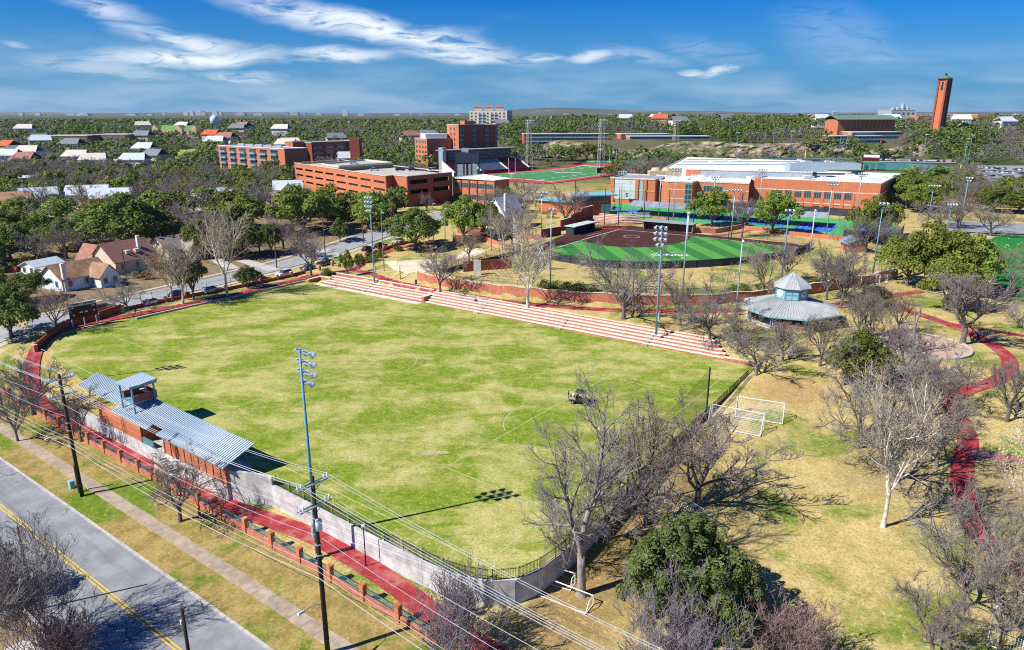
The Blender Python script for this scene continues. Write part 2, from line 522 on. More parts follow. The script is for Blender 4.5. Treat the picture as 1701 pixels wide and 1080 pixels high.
GX = axis(-170, 190, 2.5, (-30000, 30000), 1.16)
GY = axis(24, 300, 2.5, (-300, 30000), 1.07)
gx, gy = np.meshgrid(GX, GY)
TZ = t_raw(gx, gy)
TZG = np.where(inside(FIELD, gx, gy), np.minimum(TZ, -.5), TZ)


def T_(x, y):
    """height of the ground sheet"""
    x = float(x); y = float(y)
    i = int(np.clip(np.searchsorted(GX, x) - 1, 0, len(GX) - 2)); j = int(np.clip(np.searchsorted(GY, y) - 1, 0, len(GY) - 2))
    a = (x - GX[i]) / (GX[i + 1] - GX[i]); b = (y - GY[j]) / (GY[j + 1] - GY[j])
    a = min(max(a, 0), 1); b = min(max(b, 0), 1)
    return float(TZ[j, i] * (1 - a) * (1 - b) + TZ[j, i + 1] * a * (1 - b) + TZ[j + 1, i] * (1 - a) * b + TZ[j + 1, i + 1] * a * b)


def GT(u, v):
    """point of the ground that shows at a photo pixel: (x, y, z)"""
    z = 2.0
    x, y = (u - 850.5) / F, (v - 540) / F
    d = max(SP + y * CP, .004); f = CP - y * SP
    k0, k1 = 20.0, 20.0
    prev = None
    k = 25.0
    while k < 4000:
        zz = H - k * d - T_(x * k, f * k)
        if zz <= 0:
            lo, hi = prev, k
            for _ in range(24):
                m = (lo + hi) / 2
                if H - m * d - T_(x * m, f * m) > 0: lo = m
                else: hi = m
            k = hi; break
        prev = k
        k *= 1.02
    return (x * k, f * k, T_(x * k, f * k))


def grid_mesh():
    ny, nx = gx.shape
    v = np.stack([gx, gy, TZG], -1).reshape(-1, 3)
    j, i = np.meshgrid(np.arange(ny - 1), np.arange(nx - 1), indexing='ij')
    a = (j * nx + i).ravel()
    f = np.stack([a, a + 1, a + nx + 1, a + nx], -1)
    return np_mesh('ground', v, f)


def np_mesh(name, v, f, smooth=False):
    """mesh from arrays; f: n x 3 or n x 4"""
    me = bpy.data.meshes.new(name)
    k = f.shape[1]
    me.vertices.add(len(v)); me.vertices.foreach_set('co', np.asarray(v, np.float32).ravel())
    me.loops.add(f.size); me.loops.foreach_set('vertex_index', np.asarray(f, np.int32).ravel())
    me.polygons.add(len(f)); me.polygons.foreach_set('loop_start', np.arange(0, f.size, k, dtype=np.int32))
    if smooth: me.polygons.foreach_set('use_smooth', np.ones(len(f), bool))
    me.update(calc_edges=True)
    return me


def lawn_mat(name, greens, tans, green_amt, fine=1.0, litter=None, far=False, mow=None, soil=()):
    m, T, b = base_mat(name)
    b.inputs['Roughness'].default_value = .95; b.inputs['Specular IOR Level'].default_value = .08
    geo = T.n('ShaderNodeNewGeometry'); p = geo.outputs['Position']
    tan = T.mix(T.ramp(T.noise(p, .5, 5, .65), .35, .68), tans[0], tans[1])
    grn = T.mix(T.ramp(T.noise(p, .8, 5, .65), .35, .65), greens[0], greens[1])
    n = T.noise(p, .085, 7, .66, .4)
    if mow is not None:
        st = T.noise(T.mapping(p, rot=(0, 0, -mow), scale=(.075, .17, 1)), 1.0, 7, .72, .8)
        n = T.math('MULTIPLY_ADD', st, .55, T.math('MULTIPLY', n, .5))
    k = T.ramp(n, green_amt[0], green_amt[1])
    col = T.mix(k, tan, grn)
    # soil and fallen leaves under trees, frayed edges
    for (sx, sy, sr, sc_) in soil:
        ds = T.n('ShaderNodeVectorMath', operation='DISTANCE'); T.l(p, ds.inputs[0]); ds.inputs[1].default_value = (sx, sy, T_(sx, sy))
        e = T.math('MULTIPLY_ADD', T.noise(p, .7, 5, .75), sr * 1.1, ds.outputs['Value'])
        k2 = T.n('ShaderNodeMapRange', interpolation_type='SMOOTHSTEP'); T.l(e, k2.inputs[0]); k2.inputs[1].default_value, k2.inputs[2].default_value, k2.inputs[4].default_value = sr * 1.65, sr * .75, .85
        col = T.mix(k2.outputs[0], col, sc_)
    # blades: fine mottling
    fn = T.noise(p, 3.6 * fine, 6, .8)
    col = T.mix(T.math('MULTIPLY', T.ramp(fn, .44, .66), .62), col, tuple(x * .45 for x in greens[0]))
    fn2 = T.noise(p, 2.1 * fine, 5, .8)
    col = T.mix(T.math('MULTIPLY', T.ramp(fn2, .52, .7), .55), col, tuple(min(1, x * 1.4) for x in tans[0]))
    if litter:
        vo = T.n('ShaderNodeTexVoronoi'); vo.inputs['Scale'].default_value = 3.2; T.l(p, vo.inputs['Vector'])
        spk = T.math('LESS_THAN', vo.outputs['Distance'], .17)
        col = T.mix(T.math('MULTIPLY', spk, T.ramp(T.noise(p, .06, 3), .48, .58)), col, litter)
    if far:
        ln = T.n('ShaderNodeVectorMath', operation='LENGTH'); T.l(p, ln.inputs[0])
        wood = T.mix(T.ramp(T.noise(p, .012, 6, .7), .4, .6), (.05, .075, .02), (.12, .11, .06))
        wood = T.mix(T.ramp(T.noise(p, .0011, 5, .7), .58, .66), wood, (.32, .30, .27))
        col = T.mix(T.ramp(ln.outputs['Value'], 330, 480), col, wood)
    T.l(col, b.inputs['Base Color'])
    bp = T.n('ShaderNodeBump'); bp.inputs['Strength'].default_value = .5; bp.inputs['Distance'].default_value = .08
    T.l(fn, bp.inputs['Height']); T.l(bp.outputs[0], b.inputs['Normal'])
    return m


LAWN = lawn_mat('winter_lawn', ((.13, .21, .02), (.21, .26, .035)), ((.58, .45, .20), (.43, .325, .115)), (.49, .63), litter=(.62, .50, .38), far=True, soil=[(*GT(u, v)[:2], r, c) for u, v, r, c in ((985, 965, 9, (.30, .19, .085)), (1075, 875, 9, (.32, .21, .09)), (930, 1040, 7, (.33, .21, .09)), (1170, 820, 8, (.33, .23, .10)), (1315, 650, 8, (.42, .25, .11)), (1120, 548, 7, (.36, .25, .12)), (1700, 840, 10, (.26, .19, .12)), (1480, 790, 8, (.35, .26, .13)))])
TURF = lawn_mat('pitch_grass', ((.13, .22, .013), (.245, .305, .028)), ((.53, .475, .19), (.37, .365, .085)), (.44, .59), mow=aS)
VERGE = lawn_mat('verge_grass', ((.15, .23, .02), (.10, .175, .015)), ((.40, .29, .11), (.25, .175, .055)), (.48, .57), fine=.9)
LITTER = lawn_mat('leaf_litter_ground', ((.16, .17, .04), (.2, .2, .05)), ((.34, .21, .09), (.25, .155, .065)), (.58, .75), litter=(.45, .25, .10))
DRY = lawn_mat('dry_earth_lawn', ((.14, .14, .05), (.18, .17, .06)), ((.30, .22, .13), (.22, .16, .09)), (.60, .8))

go = struct(link('ground', grid_mesh()))
go.data.materials.append(LAWN)
go['label'] = 'winter lawn and land stretching out to the far hills'


def sheet(name, poly, mat, dz=.05, z=None, step=2.5, parent=None, kind='structure'):
    """a flat-lying polygon draped on the land (or at the level z)"""
    bm = bmesh.new()
    f = bm.faces.new([bm.verts.new((p[0], p[1], 0)) for p in poly])
    if f.normal.z < 0 or f.calc_area() and (f.normal_update() or f.normal.z < 0): f.normal_flip()
    if z is None:
        for ax, arr in ((0, GX), (1, GY)):
            lo = min(p[ax] for p in poly); hi = max(p[ax] for p in poly)
            for c in arr[(arr > lo) & (arr < hi)]:
                co = [0, 0, 0]; co[ax] = c; no = [0, 0, 0]; no[ax] = 1
                bmesh.ops.bisect_plane(bm, geom=bm.verts[:] + bm.edges[:] + bm.faces[:], plane_co=co, plane_no=no)
    bmesh.ops.triangulate(bm, faces=bm.faces[:])
    for v in bm.verts: v.co.z = z if z is not None else T_(v.co.x, v.co.y) + dz
    me = bpy.data.meshes.new(name); bm.to_mesh(me); bm.free()
    me.materials.append(mat)
    o = link(name, me, parent)
    if parent is None: o['kind'] = kind
    return o


def smooth_line(pts, step=1.5, closed=False):
    """Catmull-Rom through plan points"""
    n = len(pts); out = []
    for i in range(n if closed else n - 1):
        g = (lambda k: pts[k % n]) if closed else (lambda k: pts[min(max(k, 0), n - 1)])
        p0, p1, p2, p3 = [np.array(g(k)[:2], float) for k in (i - 1, i, i + 1, i + 2)]
        m = max(2, int(np.hypot(*(p2 - p1)) / step))
        for k in range(m):
            t = k / m
            out.append(tuple(.5 * (2 * p1 + (p2 - p0) * t + (2 * p0 - 5 * p1 + 4 * p2 - p3) * t * t + (3 * p1 - p0 - 3 * p2 + p3) * t ** 3)))
    if not closed: out.append(tuple(map(float, pts[-1][:2])))
    return out


def offset_line(line, d):
    out = []
    for i, p in enumerate(line):
        a, b = line[max(i - 1, 0)], line[min(i + 1, len(line) - 1)]
        dx, dy = b[0] - a[0], b[1] - a[1]; L = math.hypot(dx, dy) or 1
        out.append((p[0] - dy / L * d, p[1] + dx / L * d))
    return out


def ribbon(name, line, width, mat, dz=.05, z=None, cols=3, parent=None, label=None):
    """a strip of paving along a line"""
    mb = MB(); n = len(line)
    ls = [offset_line(line, -width / 2 + width * k / cols) for k in range(cols + 1)]
    vs = [(p[0], p[1], (z if z is not None else T_(*p) + dz)) for l in ls for p in l]
    fs = [(k * n + i, k * n + i + 1, (k + 1) * n + i + 1, (k + 1) * n + i) for k in range(cols) for i in range(n - 1)]
    mb.add(vs, fs)
    o = mb.build(name, mat, parent)
    if parent is None: o['kind'] = 'structure'
    if label: o['label'] = label
    return o


def gts(*px): return [GT(u, v) for u, v in px]


# soccer pitch on its terrace
fl = smooth_line(FIELD, 3, closed=True)
o = sheet('playing_field', FIELD, TURF, z=0.0)
o['label'] = 'sunlit green and tan grass soccer field'

# painted lines: thin sheets a few millimetres over the grass
lm = []
def pline(pts, w=.14):
    ribbon('pitch_line', pts, w, CHALK, z=.006 + .001 * len(lm), cols=1, parent=o); lm.append(1)
def seg(a, b): pline([S(*a), S(*b)])
Wd, Ln = 64.6, 108.0
for a, b in (((0, 0), (Ln, 0)), ((1.2, Wd), (Ln, Wd)), ((0, 0), (1.6, Wd)), ((Ln, 3), (Ln, Wd)), ((54, 0), (55.5, Wd)),
             ((0.6, 12.2), (16.5, 12.2)), ((16.5, 12.2), (17, 52.4)), ((1.2, 52.4), (17, 52.4)), ((.6, 23.2), (5.5, 23.2)), ((5.5, 23.2), (6, 41.4)), ((1, 41.4), (6, 41.4)),
             ((Ln - 16.5, 12.2), (Ln - 16.5, 52.4)), ((Ln - 16.5, 52.4), (Ln, 52.4)), ((Ln - 16.5, 12.2), (Ln, 12.2))):
    seg(a, b)
cx, cy = S(54.7, 32.2)
arc = lambda c, r, a0, a1: [(c[0] + r * cos(a0 + (a1 - a0) * k / 40), c[1] + r * sin(a0 + (a1 - a0) * k / 40)) for k in range(41)]
pline(arc((cx, cy), 9.15, aS + pi * .55, aS + pi * 1.95))
pline(arc(S(11.5, 32.2), 9.15, aS - .9, aS + .9))
pline(arc(S(0, 0), 1.0, aS, aS + pi * 2))
# bare worn spots in the grass
WORN = M('worn_earth', (.46, .38, .20), (.36, .31, .13), 1.5, .95)
for i, (u, v) in enumerate(((345, 577), (712, 596), (557, 697), (712, 753), (873, 742), (570, 603), (590, 603), (340, 513), (735, 752))):
    p = G(u, v); a = RNG.random() * 6
    n = 14; pts = [(p[0] + (.9 + .5 * RNG.random()) * cos(k * 2 * pi / n) * .8, p[1] + (.9 + .5 * RNG.random()) * sin(k * 2 * pi / n) * .5) for k in range(n)]
    q = sheet('worn_patch', pts, WORN, z=.012 + .002 * i, parent=o)

# near street, kerbs, sidewalk, verge
ASPH, T, b = base_mat('cracked_asphalt')
b.inputs['Roughness'].default_value = .9; b.inputs['Specular IOR Level'].default_value = .2
geo = T.n('ShaderNodeNewGeometry'); p = geo.outputs['Position']
rp = T.mapping(p, rot=(0, 0, -aS))
c = T.mix(T.ramp(T.noise(p, .35, 6, .65), .35, .65), (.30, .315, .325), (.215, .225, .235))
lane = T.noise(T.mapping(rp, scale=(.02, .45, 1)), 1.6, 3, .6)
c = T.mix(T.math('MULTIPLY', T.ramp(lane, .5, .72), .55), c, (.14, .145, .15))
vo = T.n('ShaderNodeTexVoronoi', feature='DISTANCE_TO_EDGE'); vo.inputs['Scale'].default_value = .42
wv = T.n('ShaderNodeVectorMath', operation='MULTIPLY_ADD')
nz = T.n('ShaderNodeTexNoise'); nz.inputs['Scale'].default_value = 1.1; nz.inputs['Detail'].default_value = 5; T.l(p, nz.inputs['Vector'])
T.l(nz.outputs['Color'], wv.inputs[0]); wv.inputs[1].default_value = (1.7, 1.7, 0); T.l(p, wv.inputs[2]); T.l(wv.outputs[0], vo.inputs['Vector'])
crk = T.math('MULTIPLY', T.math('LESS_THAN', vo.outputs['Distance'], .022), T.ramp(T.noise(p, .12, 3), .45, .6))
c = T.mix(crk, c, (.10, .10, .10))
c = T.mix(T.math('MULTIPLY', T.ramp(T.noise(p, 14, 3, .8), .5, .8), .3), c, (.38, .39, .40))
T.l(c, b.inputs['Base Color'])

SL = lambda s0, s1, t, n=40: [SN(s0 + (s1 - s0) * k / n, t) for k in range(n + 1)]
road = ribbon('street', SL(-40, 128, -23.05, 60), 10.7, ASPH, dz=.12, cols=5)
road['label'] = 'grey cracked asphalt street with double yellow line'
for t in (-22.28, -22.62): ribbon('yellow_line', SL(-40, 128, t, 60), .15, YEL, dz=.13, cols=1, parent=road)
for i in range(56):
    s0 = -40 + i * 3
    for ta, tb in ((-17.7, -17.42), (-28.68, -28.4)):
        za = T_(*SN(s0 + 1.5, -18.5)) + .12
        MB().prism([SN(s0 + .01, ta), SN(s0 + 2.98, ta), SN(s0 + 2.98, tb), SN(s0 + .01, tb)], za - .2, za + .14).build('kerb_stone', KERB, road)
sheet('verge', SL(-40, 128, -17.43) + SL(128, -40, -8.2), VERGE, dz=.14)
walk = link('sidewalk', None); walk['kind'] = 'structure'
for i in range(80):
    s0 = -30 + i * 1.9
    j = RNG.uniform(-.012, .012)
    z0 = T_(*SN(s0, -13.7)) + .2
    MB().prism([SN(s0 + .015, -14.45), SN(s0 + 1.885, -14.45), SN(s0 + 1.885, -12.95), SN(s0 + .015, -12.95)], z0 - .2, z0 + j).build('paving_slab', PAVE, walk)
# far side of the street, bottom left: yard with a paved terrace
sheet('front_yard', SL(-40, 128, -28.6) + SL(128, -40, -60), DRY, dz=.12)
PVR = M('terrace_concrete', (.52, .50, .46), (.40, .38, .35), 1.0, .9)
sheet('driveway', [SN(29, -28.6), SN(25.4, -28.6), SN(25.4, -40), SN(29, -40)], PVR, dz=.17)
sheet('driveway', [SN(36, -28.6), SN(33.6, -28.6), SN(33.6, -40), SN(36, -40)], PVR, dz=.175)

# red running paths
near_path = smooth_line([S(-60, 18), S(-40, 8), S(-26, -1), S(-16, -5.3), S(-8, -6.5), S(0, -6.3), S(8, -5.2), S(20, -4.9), S(30, -6.3), SN(40, -7.2), SN(60, -7.3), SN(80, -7.2), SN(92, -6), S(104, -3.5), S(113, 1.5), S(118.5, 9), S(118, 20), S(117.2, 35), S(117.3, 50), S(118, 62), S(119.5, 70)])
ribbon('running_path', near_path, 2.5, REDPATH, dz=.16, label='red rubber running path around the soccer field')
p2 = smooth_line(gts((500, 461), (560, 452), (590, 446), (612, 432), (640, 420), (665, 412), (700, 405), (730, 400)))
ribbon('running_path', p2, 2.3, REDPATH, dz=.05, label='red path running up beside the side street')
p3 = smooth_line(gts((583, 448), (605, 452), (640, 464), (700, 478), (760, 490), (850, 502), (960, 512), (1060, 517), (1150, 518), (1220, 516), (1300, 510)) + gts((1370, 508), (1440, 498), (1490, 490), (1530, 484)), 2)
ribbon('running_path', p3, 2.3, REDPATH, dz=.055, label='red path below the curved brick wall')
p4 = smooth_line(gts((1440, 500), (1500, 514), (1550, 530), (1600, 548), (1640, 568), (1668, 588), (1678, 605), (1670, 622), (1645, 637), (1600, 650), (1580, 662), (1582, 680), (1598, 705), (1608, 735), (1600, 765), (1598, 800), (1604, 840), (1622, 880), (1655, 920), (1701, 950), (1750, 980)), 1.5)
ribbon('running_path', p4, 2.5, REDPATH, dz=.06, label='red path winding through the park')
ribbon('running_path', smooth_line(gts((1612, 752), (1650, 758), (1710, 768))), 1.6, M('pink_path', (.52, .22, .20), (.44, .17, .16), .9, .9), dz=.066)
ribbon('running_path', smooth_line(gts((1570, 537), (1620, 545), (1710, 560))), 1.6, REDPATH, dz=.067)
# side street on the left
st = [S(121 + .15 * t + 5.6, t) for t in range(-34, 180, 6)]
o2 = ribbon('side_street', st, 8.4, M('pale_asphalt', (.34, .35, .36), (.26, .27, .28), .4, .9), dz=.07, cols=4, label='pale side street lined with parked cars')
kl = offset_line(st, 4.3); kr = offset_line(st, -4.3)
for ln_, nm in ((kl, 'kerb_line'), (kr, 'kerb_line')):
    ribbon(nm, ln_, .22, KERB, dz=.17, cols=1, parent=o2)
ribbon('side_walk', offset_line(st, 6.6), 1.3, PVR, dz=.09, cols=1)
ribbon('side_walk', offset_line(st, -6.2), 1.3, PVR, dz=.09, cols=1)
for i, (a, b) in enumerate((((560, 425), (505, 402)), ((455, 449), (400, 432)), ((388, 447), (360, 432)))):
    pa, pb = GT(*a), GT(*b)
    ribbon('driveway', [pa[:2], ((pa[0] + pb[0]) / 2, (pa[1] + pb[1]) / 2), pb[:2]], 3.6, PVR, dz=.085 + .003 * i, cols=2)
# neighbourhood yards
sheet('front_yards', [S(130.5, -30), S(136, 30), S(143, 80), S(153, 145), S(230, 145), S(260, 60), S(230, -30)], DRY, dz=.04)

# ------------------------------------------------------------------ brick fence by the sidewalk
def text_mesh(txt, size, mat, name='lettering', bold=.0):
    cu = bpy.data.curves.new('lettering', 'FONT'); cu.body = txt; cu.size = size; cu.align_x = 'CENTER'; cu.align_y = 'CENTER'; cu.offset = bold; cu.extrude = .015
    ob = bpy.data.objects.new('lettering', cu); COL.objects.link(ob)
    me = bpy.data.meshes.new_from_object(ob.evaluated_get(bpy.context.evaluated_depsgraph_get()))
    bpy.data.objects.remove(ob); bpy.data.curves.remove(cu)
    me.materials.clear(); me.materials.append(mat)
    return me


def picket_panel(L, h, gap, bar=.022, rails=(.12, .95), mat=None, name='railing'):
    mb = MB()
    for r in rails: mb.box((L / 2, 0, h * r), (L, .045, .05))
    n = int(L / gap)
    for k in range(1, n): mb.box((k * L / n, 0, h * .52), (bar, bar, h * .96))
    return mb.mesh(name, mat)


t = thing('brick_fence', 'low orange brick fence with pillars and teal railings beside the sidewalk', 'fence', (*SN(3, -8.6), T_(*SN(3, -8.6))))
step = 4.85
pil = MB().box((0, 0, .70), (.52, .52, 2.0)).mesh('pillar', BRICK)
cap = MB().box((0, 0, 1.74), (.62, .62, .09)).box((0, 0, 1.81), (.5, .5, .06)).mesh('pillar_cap', BRICK)
rail = picket_panel(step - .56, .72, .145, mat=TEAL)
for i in range(-2, 20):
    s0 = 3.1 + i * step
    a, b = SN(s0, -8.6), SN(s0 + step, -8.6)
    za, zb = T_(*a) + .1, T_(*b) + .1
    ang = math.atan2(b[1] - a[1], b[0] - a[0])
    bx, by, bz = t.location
    p = link('pillar', pil, t, (a[0] - bx, a[1] - by, za - bz), ang)
    link('pillar_cap', cap, p)
    ux, uy = cos(ang), sin(ang)
    w = MB(); A0 = (a[0] + ux * .27, a[1] + uy * .27); B0 = (b[0] - ux * .27, b[1] - uy * .27); nx, ny = -uy * .14, ux * .14
    w.prism([(A0[0] - nx, A0[1] - ny), (B0[0] - nx, B0[1] - ny), (B0[0] + nx, B0[1] + ny), (A0[0] + nx, A0[1] + ny)], [za - .5, zb - .5, zb - .5, za - .5], [za + .72, zb + .72, zb + .72, za + .72])
    w.build('wall_panel', BRICKP, t, world=True)
    ro = link('railing', rail, t, (A0[0] - bx, A0[1] - by, za + .74 - bz), ang)
    ro.rotation_euler = (0, -math.atan2(zb - za, step), ang)

# ------------------------------------------------------------------ concrete retaining wall and the metal fence on it
line = [S(35.2, -5.9), S(31.2, -4.2), S(29.4, -3.7), S(23, -3.55), S(17, -3.55), S(11, -3.55), S(5, -3.45), S(1, -3.1), S(-2, -2.0), S(-3.9, -.2), S(-4.8, 2), S(-5, 8), S(-4.7, 14), S(-4.3, 20), S(-4, 26), S(-3.6, 32)]
t = thing('retaining_wall', 'pale stained concrete retaining wall curving round the near field corner', 'wall', (*line[2], -2.6))
for i, (a, b) in enumerate(zip(line[:-1], line[1:])):
    top = 1.15 if i < 2 else .12
    if i == 5: pass
    d = Vector((b[0] - a[0], b[1] - a[1])); L = d.length; d /= L; n = Vector((-d.y, d.x)) * .17
    j = .012 if 2 <= i <= 6 else 0
    q = [(a[0] + d.x * j - n.x, a[1] + d.y * j - n.y), (b[0] - d.x * j - n.x, b[1] - d.y * j - n.y), (b[0] - d.x * j + n.x, b[1] - d.y * j + n.y), (a[0] + d.x * j + n.x, a[1] + d.y * j + n.y)]
    z0 = min(T_(*a), T_(*b)) - .4
    MB().prism(q, min(z0, -3.2), top).build('wall_panel', CONC, t, world=True)
    MB().prism([(x + (x - (a[0] + b[0]) / 2) * .0, y) for x, y in q], top + .003, top + .07).build('coping', CAP if i > 8 else CONC, t, world=True)
t = thing('metal_fence', 'black picket fence along the top of the concrete wall', 'fence', (*line[3], .1))
fline = smooth_line([S(29, -3.5), S(23, -3.5), S(11, -3.5), S(5, -3.4), S(1, -3.05), S(-2, -1.95), S(-3.9, -.2), S(-4.8, 2.2), S(-5, 8), S(-4.3, 20), S(-3.5, 34), S(-2.8, 48), S(-1.6, 68.5)], .4)
pan = picket_panel(2.3, 1.2, .16, bar=.03, rails=(.1, .92), mat=BLACK, name='fence_panel')
post = MB().box((0, 0, .62), (.075, .075, 1.4)).mesh('post', BLACK)
acc, last = 0.0, fline[0]; marks = [fline[0]]
for p in fline[1:]:
    acc += math.hypot(p[0] - last[0], p[1] - last[1]); last = p
    if acc >= 2.36: marks.append(p); acc = 0
bx, by, bz = t.location
for a, b in zip(marks[:-1], marks[1:]):
    ang = math.atan2(b[1] - a[1], b[0] - a[0])
    link('post', post, t, (a[0] - bx, a[1] - by, .15 - bz), ang)
    link('fence_panel', pan, t, (a[0] + cos(ang) * .04 - bx, a[1] + sin(ang) * .04 - by, .18 - bz), ang)

# ------------------------------------------------------------------ brick stand building with ribbed metal roof beside the pitch
aN = math.atan2(*[SN(66, -6)[k] - SN(35, -6)[k] for k in (1, 0)]) - pi / 2
o0 = SN(35, -6)
B = thing('stand_building', 'long brick and concrete stand building with ribbed metal roof and lookout', 'building', (*o0, 0), aN)
# local: x towards the pitch, y to the left along the street
RIB = lines_mat('rib_shaded_steel', (.62, .70, .75), (.22, .32, .40), aN + pi / 2, .42, rough=.45, metal=.15)  # light and dark stripes paint the shading of the ribs
ZP = -3.6
def bx(name, x0, x1, y0, y1, z0, z1, mat, parent=B):
    return MB().box(((x0 + x1) / 2, (y0 + y1) / 2, (z0 + z1) / 2), (x1 - x0, y1 - y0, z1 - z0)).build(name, mat, parent)
LEN = 33
bx('base_wall', 0, .35, 0, 10.2, ZP, -.72, CONC)
bx('base_wall', 0, .35, 15.4, LEN + 9, ZP, -1.05, CONC)
bx('brick_wall', .02, .33, 0, 14.6, -.715, 1.75, BRICK)
bx('brick_wall', .02, .33, 20.6, LEN, -1.045, 1.55, BRICK)
bx('brick_wall', 2.6, 2.9, 14.6, 20.6, -1.1, 1.7, BRICKD)
bx('brick_wall', .34, 2.6, 14.6, 14.85, -1.1, 1.6, BRICK)
bx('brick_wall', .34, 2.6, 20.4, 20.6, -1.1, 1.5, BRICK)
bx('landing', .36, 2.6, 14.86, 20.4, -1.3, -1.05, CONC)
bx('bench_wall', .05, .3, 17.5, 20.4, -1.05, -.2, TEAL)
for k in range(9): bx('pilaster', -.06, .02, 1.0 + k * 1.65, 1.12 + k * 1.65, -.6, 1.7, BRICKD)
for k in range(9):      # stairs from the landing down to the path
    bx('stair_tread', -1.05, -.01, 14.2 - k * .42, 14.62 - k * .42, -1.45 - k * .2 - .12, -1.25 - k * .2, CONC)
bx('stair_side', -1.18, -1.06, 10.6, 15.4, ZP, -2.2, CONC)
bx('base_wall', 0, .34, 10.2, 15.4, ZP, -1.12, CONC)
MB().beam((-1.1, 14.6, -.3), (-1.1, 10.8, -2.1), .05, .05).beam((-1.1, 14.6, -1.2), (-1.1, 14.6, -.3), .05, .05).beam((-1.1, 10.8, -3), (-1.1, 10.8, -2.1), .05, .05).build('handrail', TEAL, B)
bx('door', -.04, .01, 26.4, 27.3, -3.35, -1.1, M('grey_door', (.30, .32, .38), (.24, .26, .31), 1, .5))
lad = MB()
for y in (24.9, 25.35): lad.box((-.22, y, -.2), (.05, .05, 4.2))
for k in range(13): lad.box((-.22, 25.125, -2.1 + k * .32), (.035, .45, .035))
lad.build('ladder', M('rust_steel', (.30, .11, .05), (.2, .08, .04), 3, .7), B)
# pitch side: bench steps under the roof and steel posts
bx('bench_step', 2.95, 3.6, .2, LEN, -1, .45, CONC); bx('bench_step', 2.2, 2.94, .2, 14.5, -1, .9, CONC); bx('floor', .35, 2.2, .2, 14.5, -1.2, 1.0, CONC)
for k in range(6): MB().tube([(3.2, .6 + k * 6.2, .4), (3.2, .6 + k * 6.2, 3.0)], .07, 8).build('roof_post', BLUEST, B)
bx('end_wall', .4, 3.4, 0.0, .2, -1.5, .55, CONC)
# roof: three planes stepping towards the far end, each of separate sheets
def roof_run(y0, y1, xa, xb, za, zb):
    n = max(1, round((y1 - y0) / .84)); w = (y1 - y0) / n
    for k in range(n):
        ya, yb = y0 + k * w + .012, y0 + (k + 1) * w - .012
        r = MB().add([(xa, ya, za), (xb, ya, zb), (xb, yb, zb), (xa, yb, za), (xa, ya, za - .06), (xb, ya, zb - .06), (xb, yb, zb - .06), (xa, yb, za - .06)],
                     [(0, 1, 2, 3), (7, 6, 5, 4), (0, 4, 5, 1), (1, 5, 6, 2), (2, 6, 7, 3), (3, 7, 4, 0)])
        for yy in (ya + .02, ya + w / 2):
            r.add([(xa, yy, za), (xb, yy, zb), (xb, yy + .09, zb), (xa, yy + .09, za), (xa, yy + .02, za + .07), (xb, yy + .02, zb + .07), (xb, yy + .07, zb + .07), (xa, yy + .07, za + .07)],
                  [(4, 5, 6, 7), (0, 1, 5, 4), (2, 3, 7, 6), (1, 2, 6, 5), (3, 0, 4, 7)])
        r.build('roof_sheet', RIB, B)
roof_run(-.6, 15.0, -.5, 3.9, 2.0, 3.5)
roof_run(15.0, 17.5, .5, 3.9, 2.34, 3.5)
roof_run(17.5, 27.5, -.5, 3.9, 2.0, 3.5)
roof_run(27.5, 41, .7, 3.9, 2.4, 3.5)
for k in range(8): bx('roof_bracket', -.42, .1, .4 + k * 1.95, .52 + k * 1.95, 1.72, 1.9, BLACK)
bx('fascia', -.56, -.505, -.6, 15, 1.86, 2.02, GALV)
# lookout on four posts over the roof
LK = (2.2, 24.6)
for dx in (-1.5, 1.5):
    for dy in (-1.75, 1.75):
        bx('lookout_post', LK[0] + dx - .1, LK[0] + dx + .1, LK[1] + dy - .1, LK[1] + dy + .1, 2.2 + .34 * dx, 6.2 + .0 * dx, BLUEST)
bx('lookout_floor', LK[0] - 1.5, LK[0] + 1.9, LK[1] - 1.7, LK[1] + 1.7, 3.75, 3.9, BLUEST)
for (x0, x1, y0, y1) in ((-1.35, 1.85, -1.68, -1.5), (-1.35, 1.85, 1.5, 1.68), (1.7, 1.88, -1.5, 1.5)):
    bx('lookout_parapet', LK[0] + x0, LK[0] + x1, LK[1] + y0, LK[1] + y1, 3.9, 4.85, BRICKD)
bx('lookout_desk', LK[0] + .9, LK[0] + 1.5, LK[1] - 1.4, LK[1] + 1.4, 4.5, 4.58, CONC)
for k in range(9):
    y0 = LK[1] - 2.0 + k * .445
    MB().add([(LK[0] - 1.9, y0, 6.18), (LK[0] + 1.9, y0, 6.55), (LK[0] + 1.9, y0 + .42, 6.55), (LK[0] - 1.9, y0 + .42, 6.18), (LK[0] - 1.9, y0, 6.3), (LK[0] + 1.9, y0, 6.67), (LK[0] + 1.9, y0 + .42, 6.67), (LK[0] - 1.9, y0 + .42, 6.3)],
             [(3, 2, 1, 0), (4, 5, 6, 7), (0, 1, 5, 4), (1, 2, 6, 5), (2, 3, 7, 6), (3, 0, 4, 7)]).build('lookout_roof_sheet', RIB, B)
bx('lookout_fascia', LK[0] + 1.91, LK[0] + 1.97, LK[1] - 2, LK[1] + 2, 6.35, 6.66, BLUEST)
bx('lookout_fascia', LK[0] - 1.9, LK[0] + 1.9, LK[1] - 2.07, LK[1] - 2.01, 6.1, 6.45, BLUEST)
lad = MB()
for dx in (-.35, .0): lad.box((LK[0] - 1.75 + dx * 0, LK[1] + .6 + dx, 3.6), (.05, .05, 3.4))
for k in range(9): lad.box((LK[0] - 1.75, LK[1] + .43, 2.2 + k * .34), (.035, .36, .035))
lad.build('ladder', GALV, B)

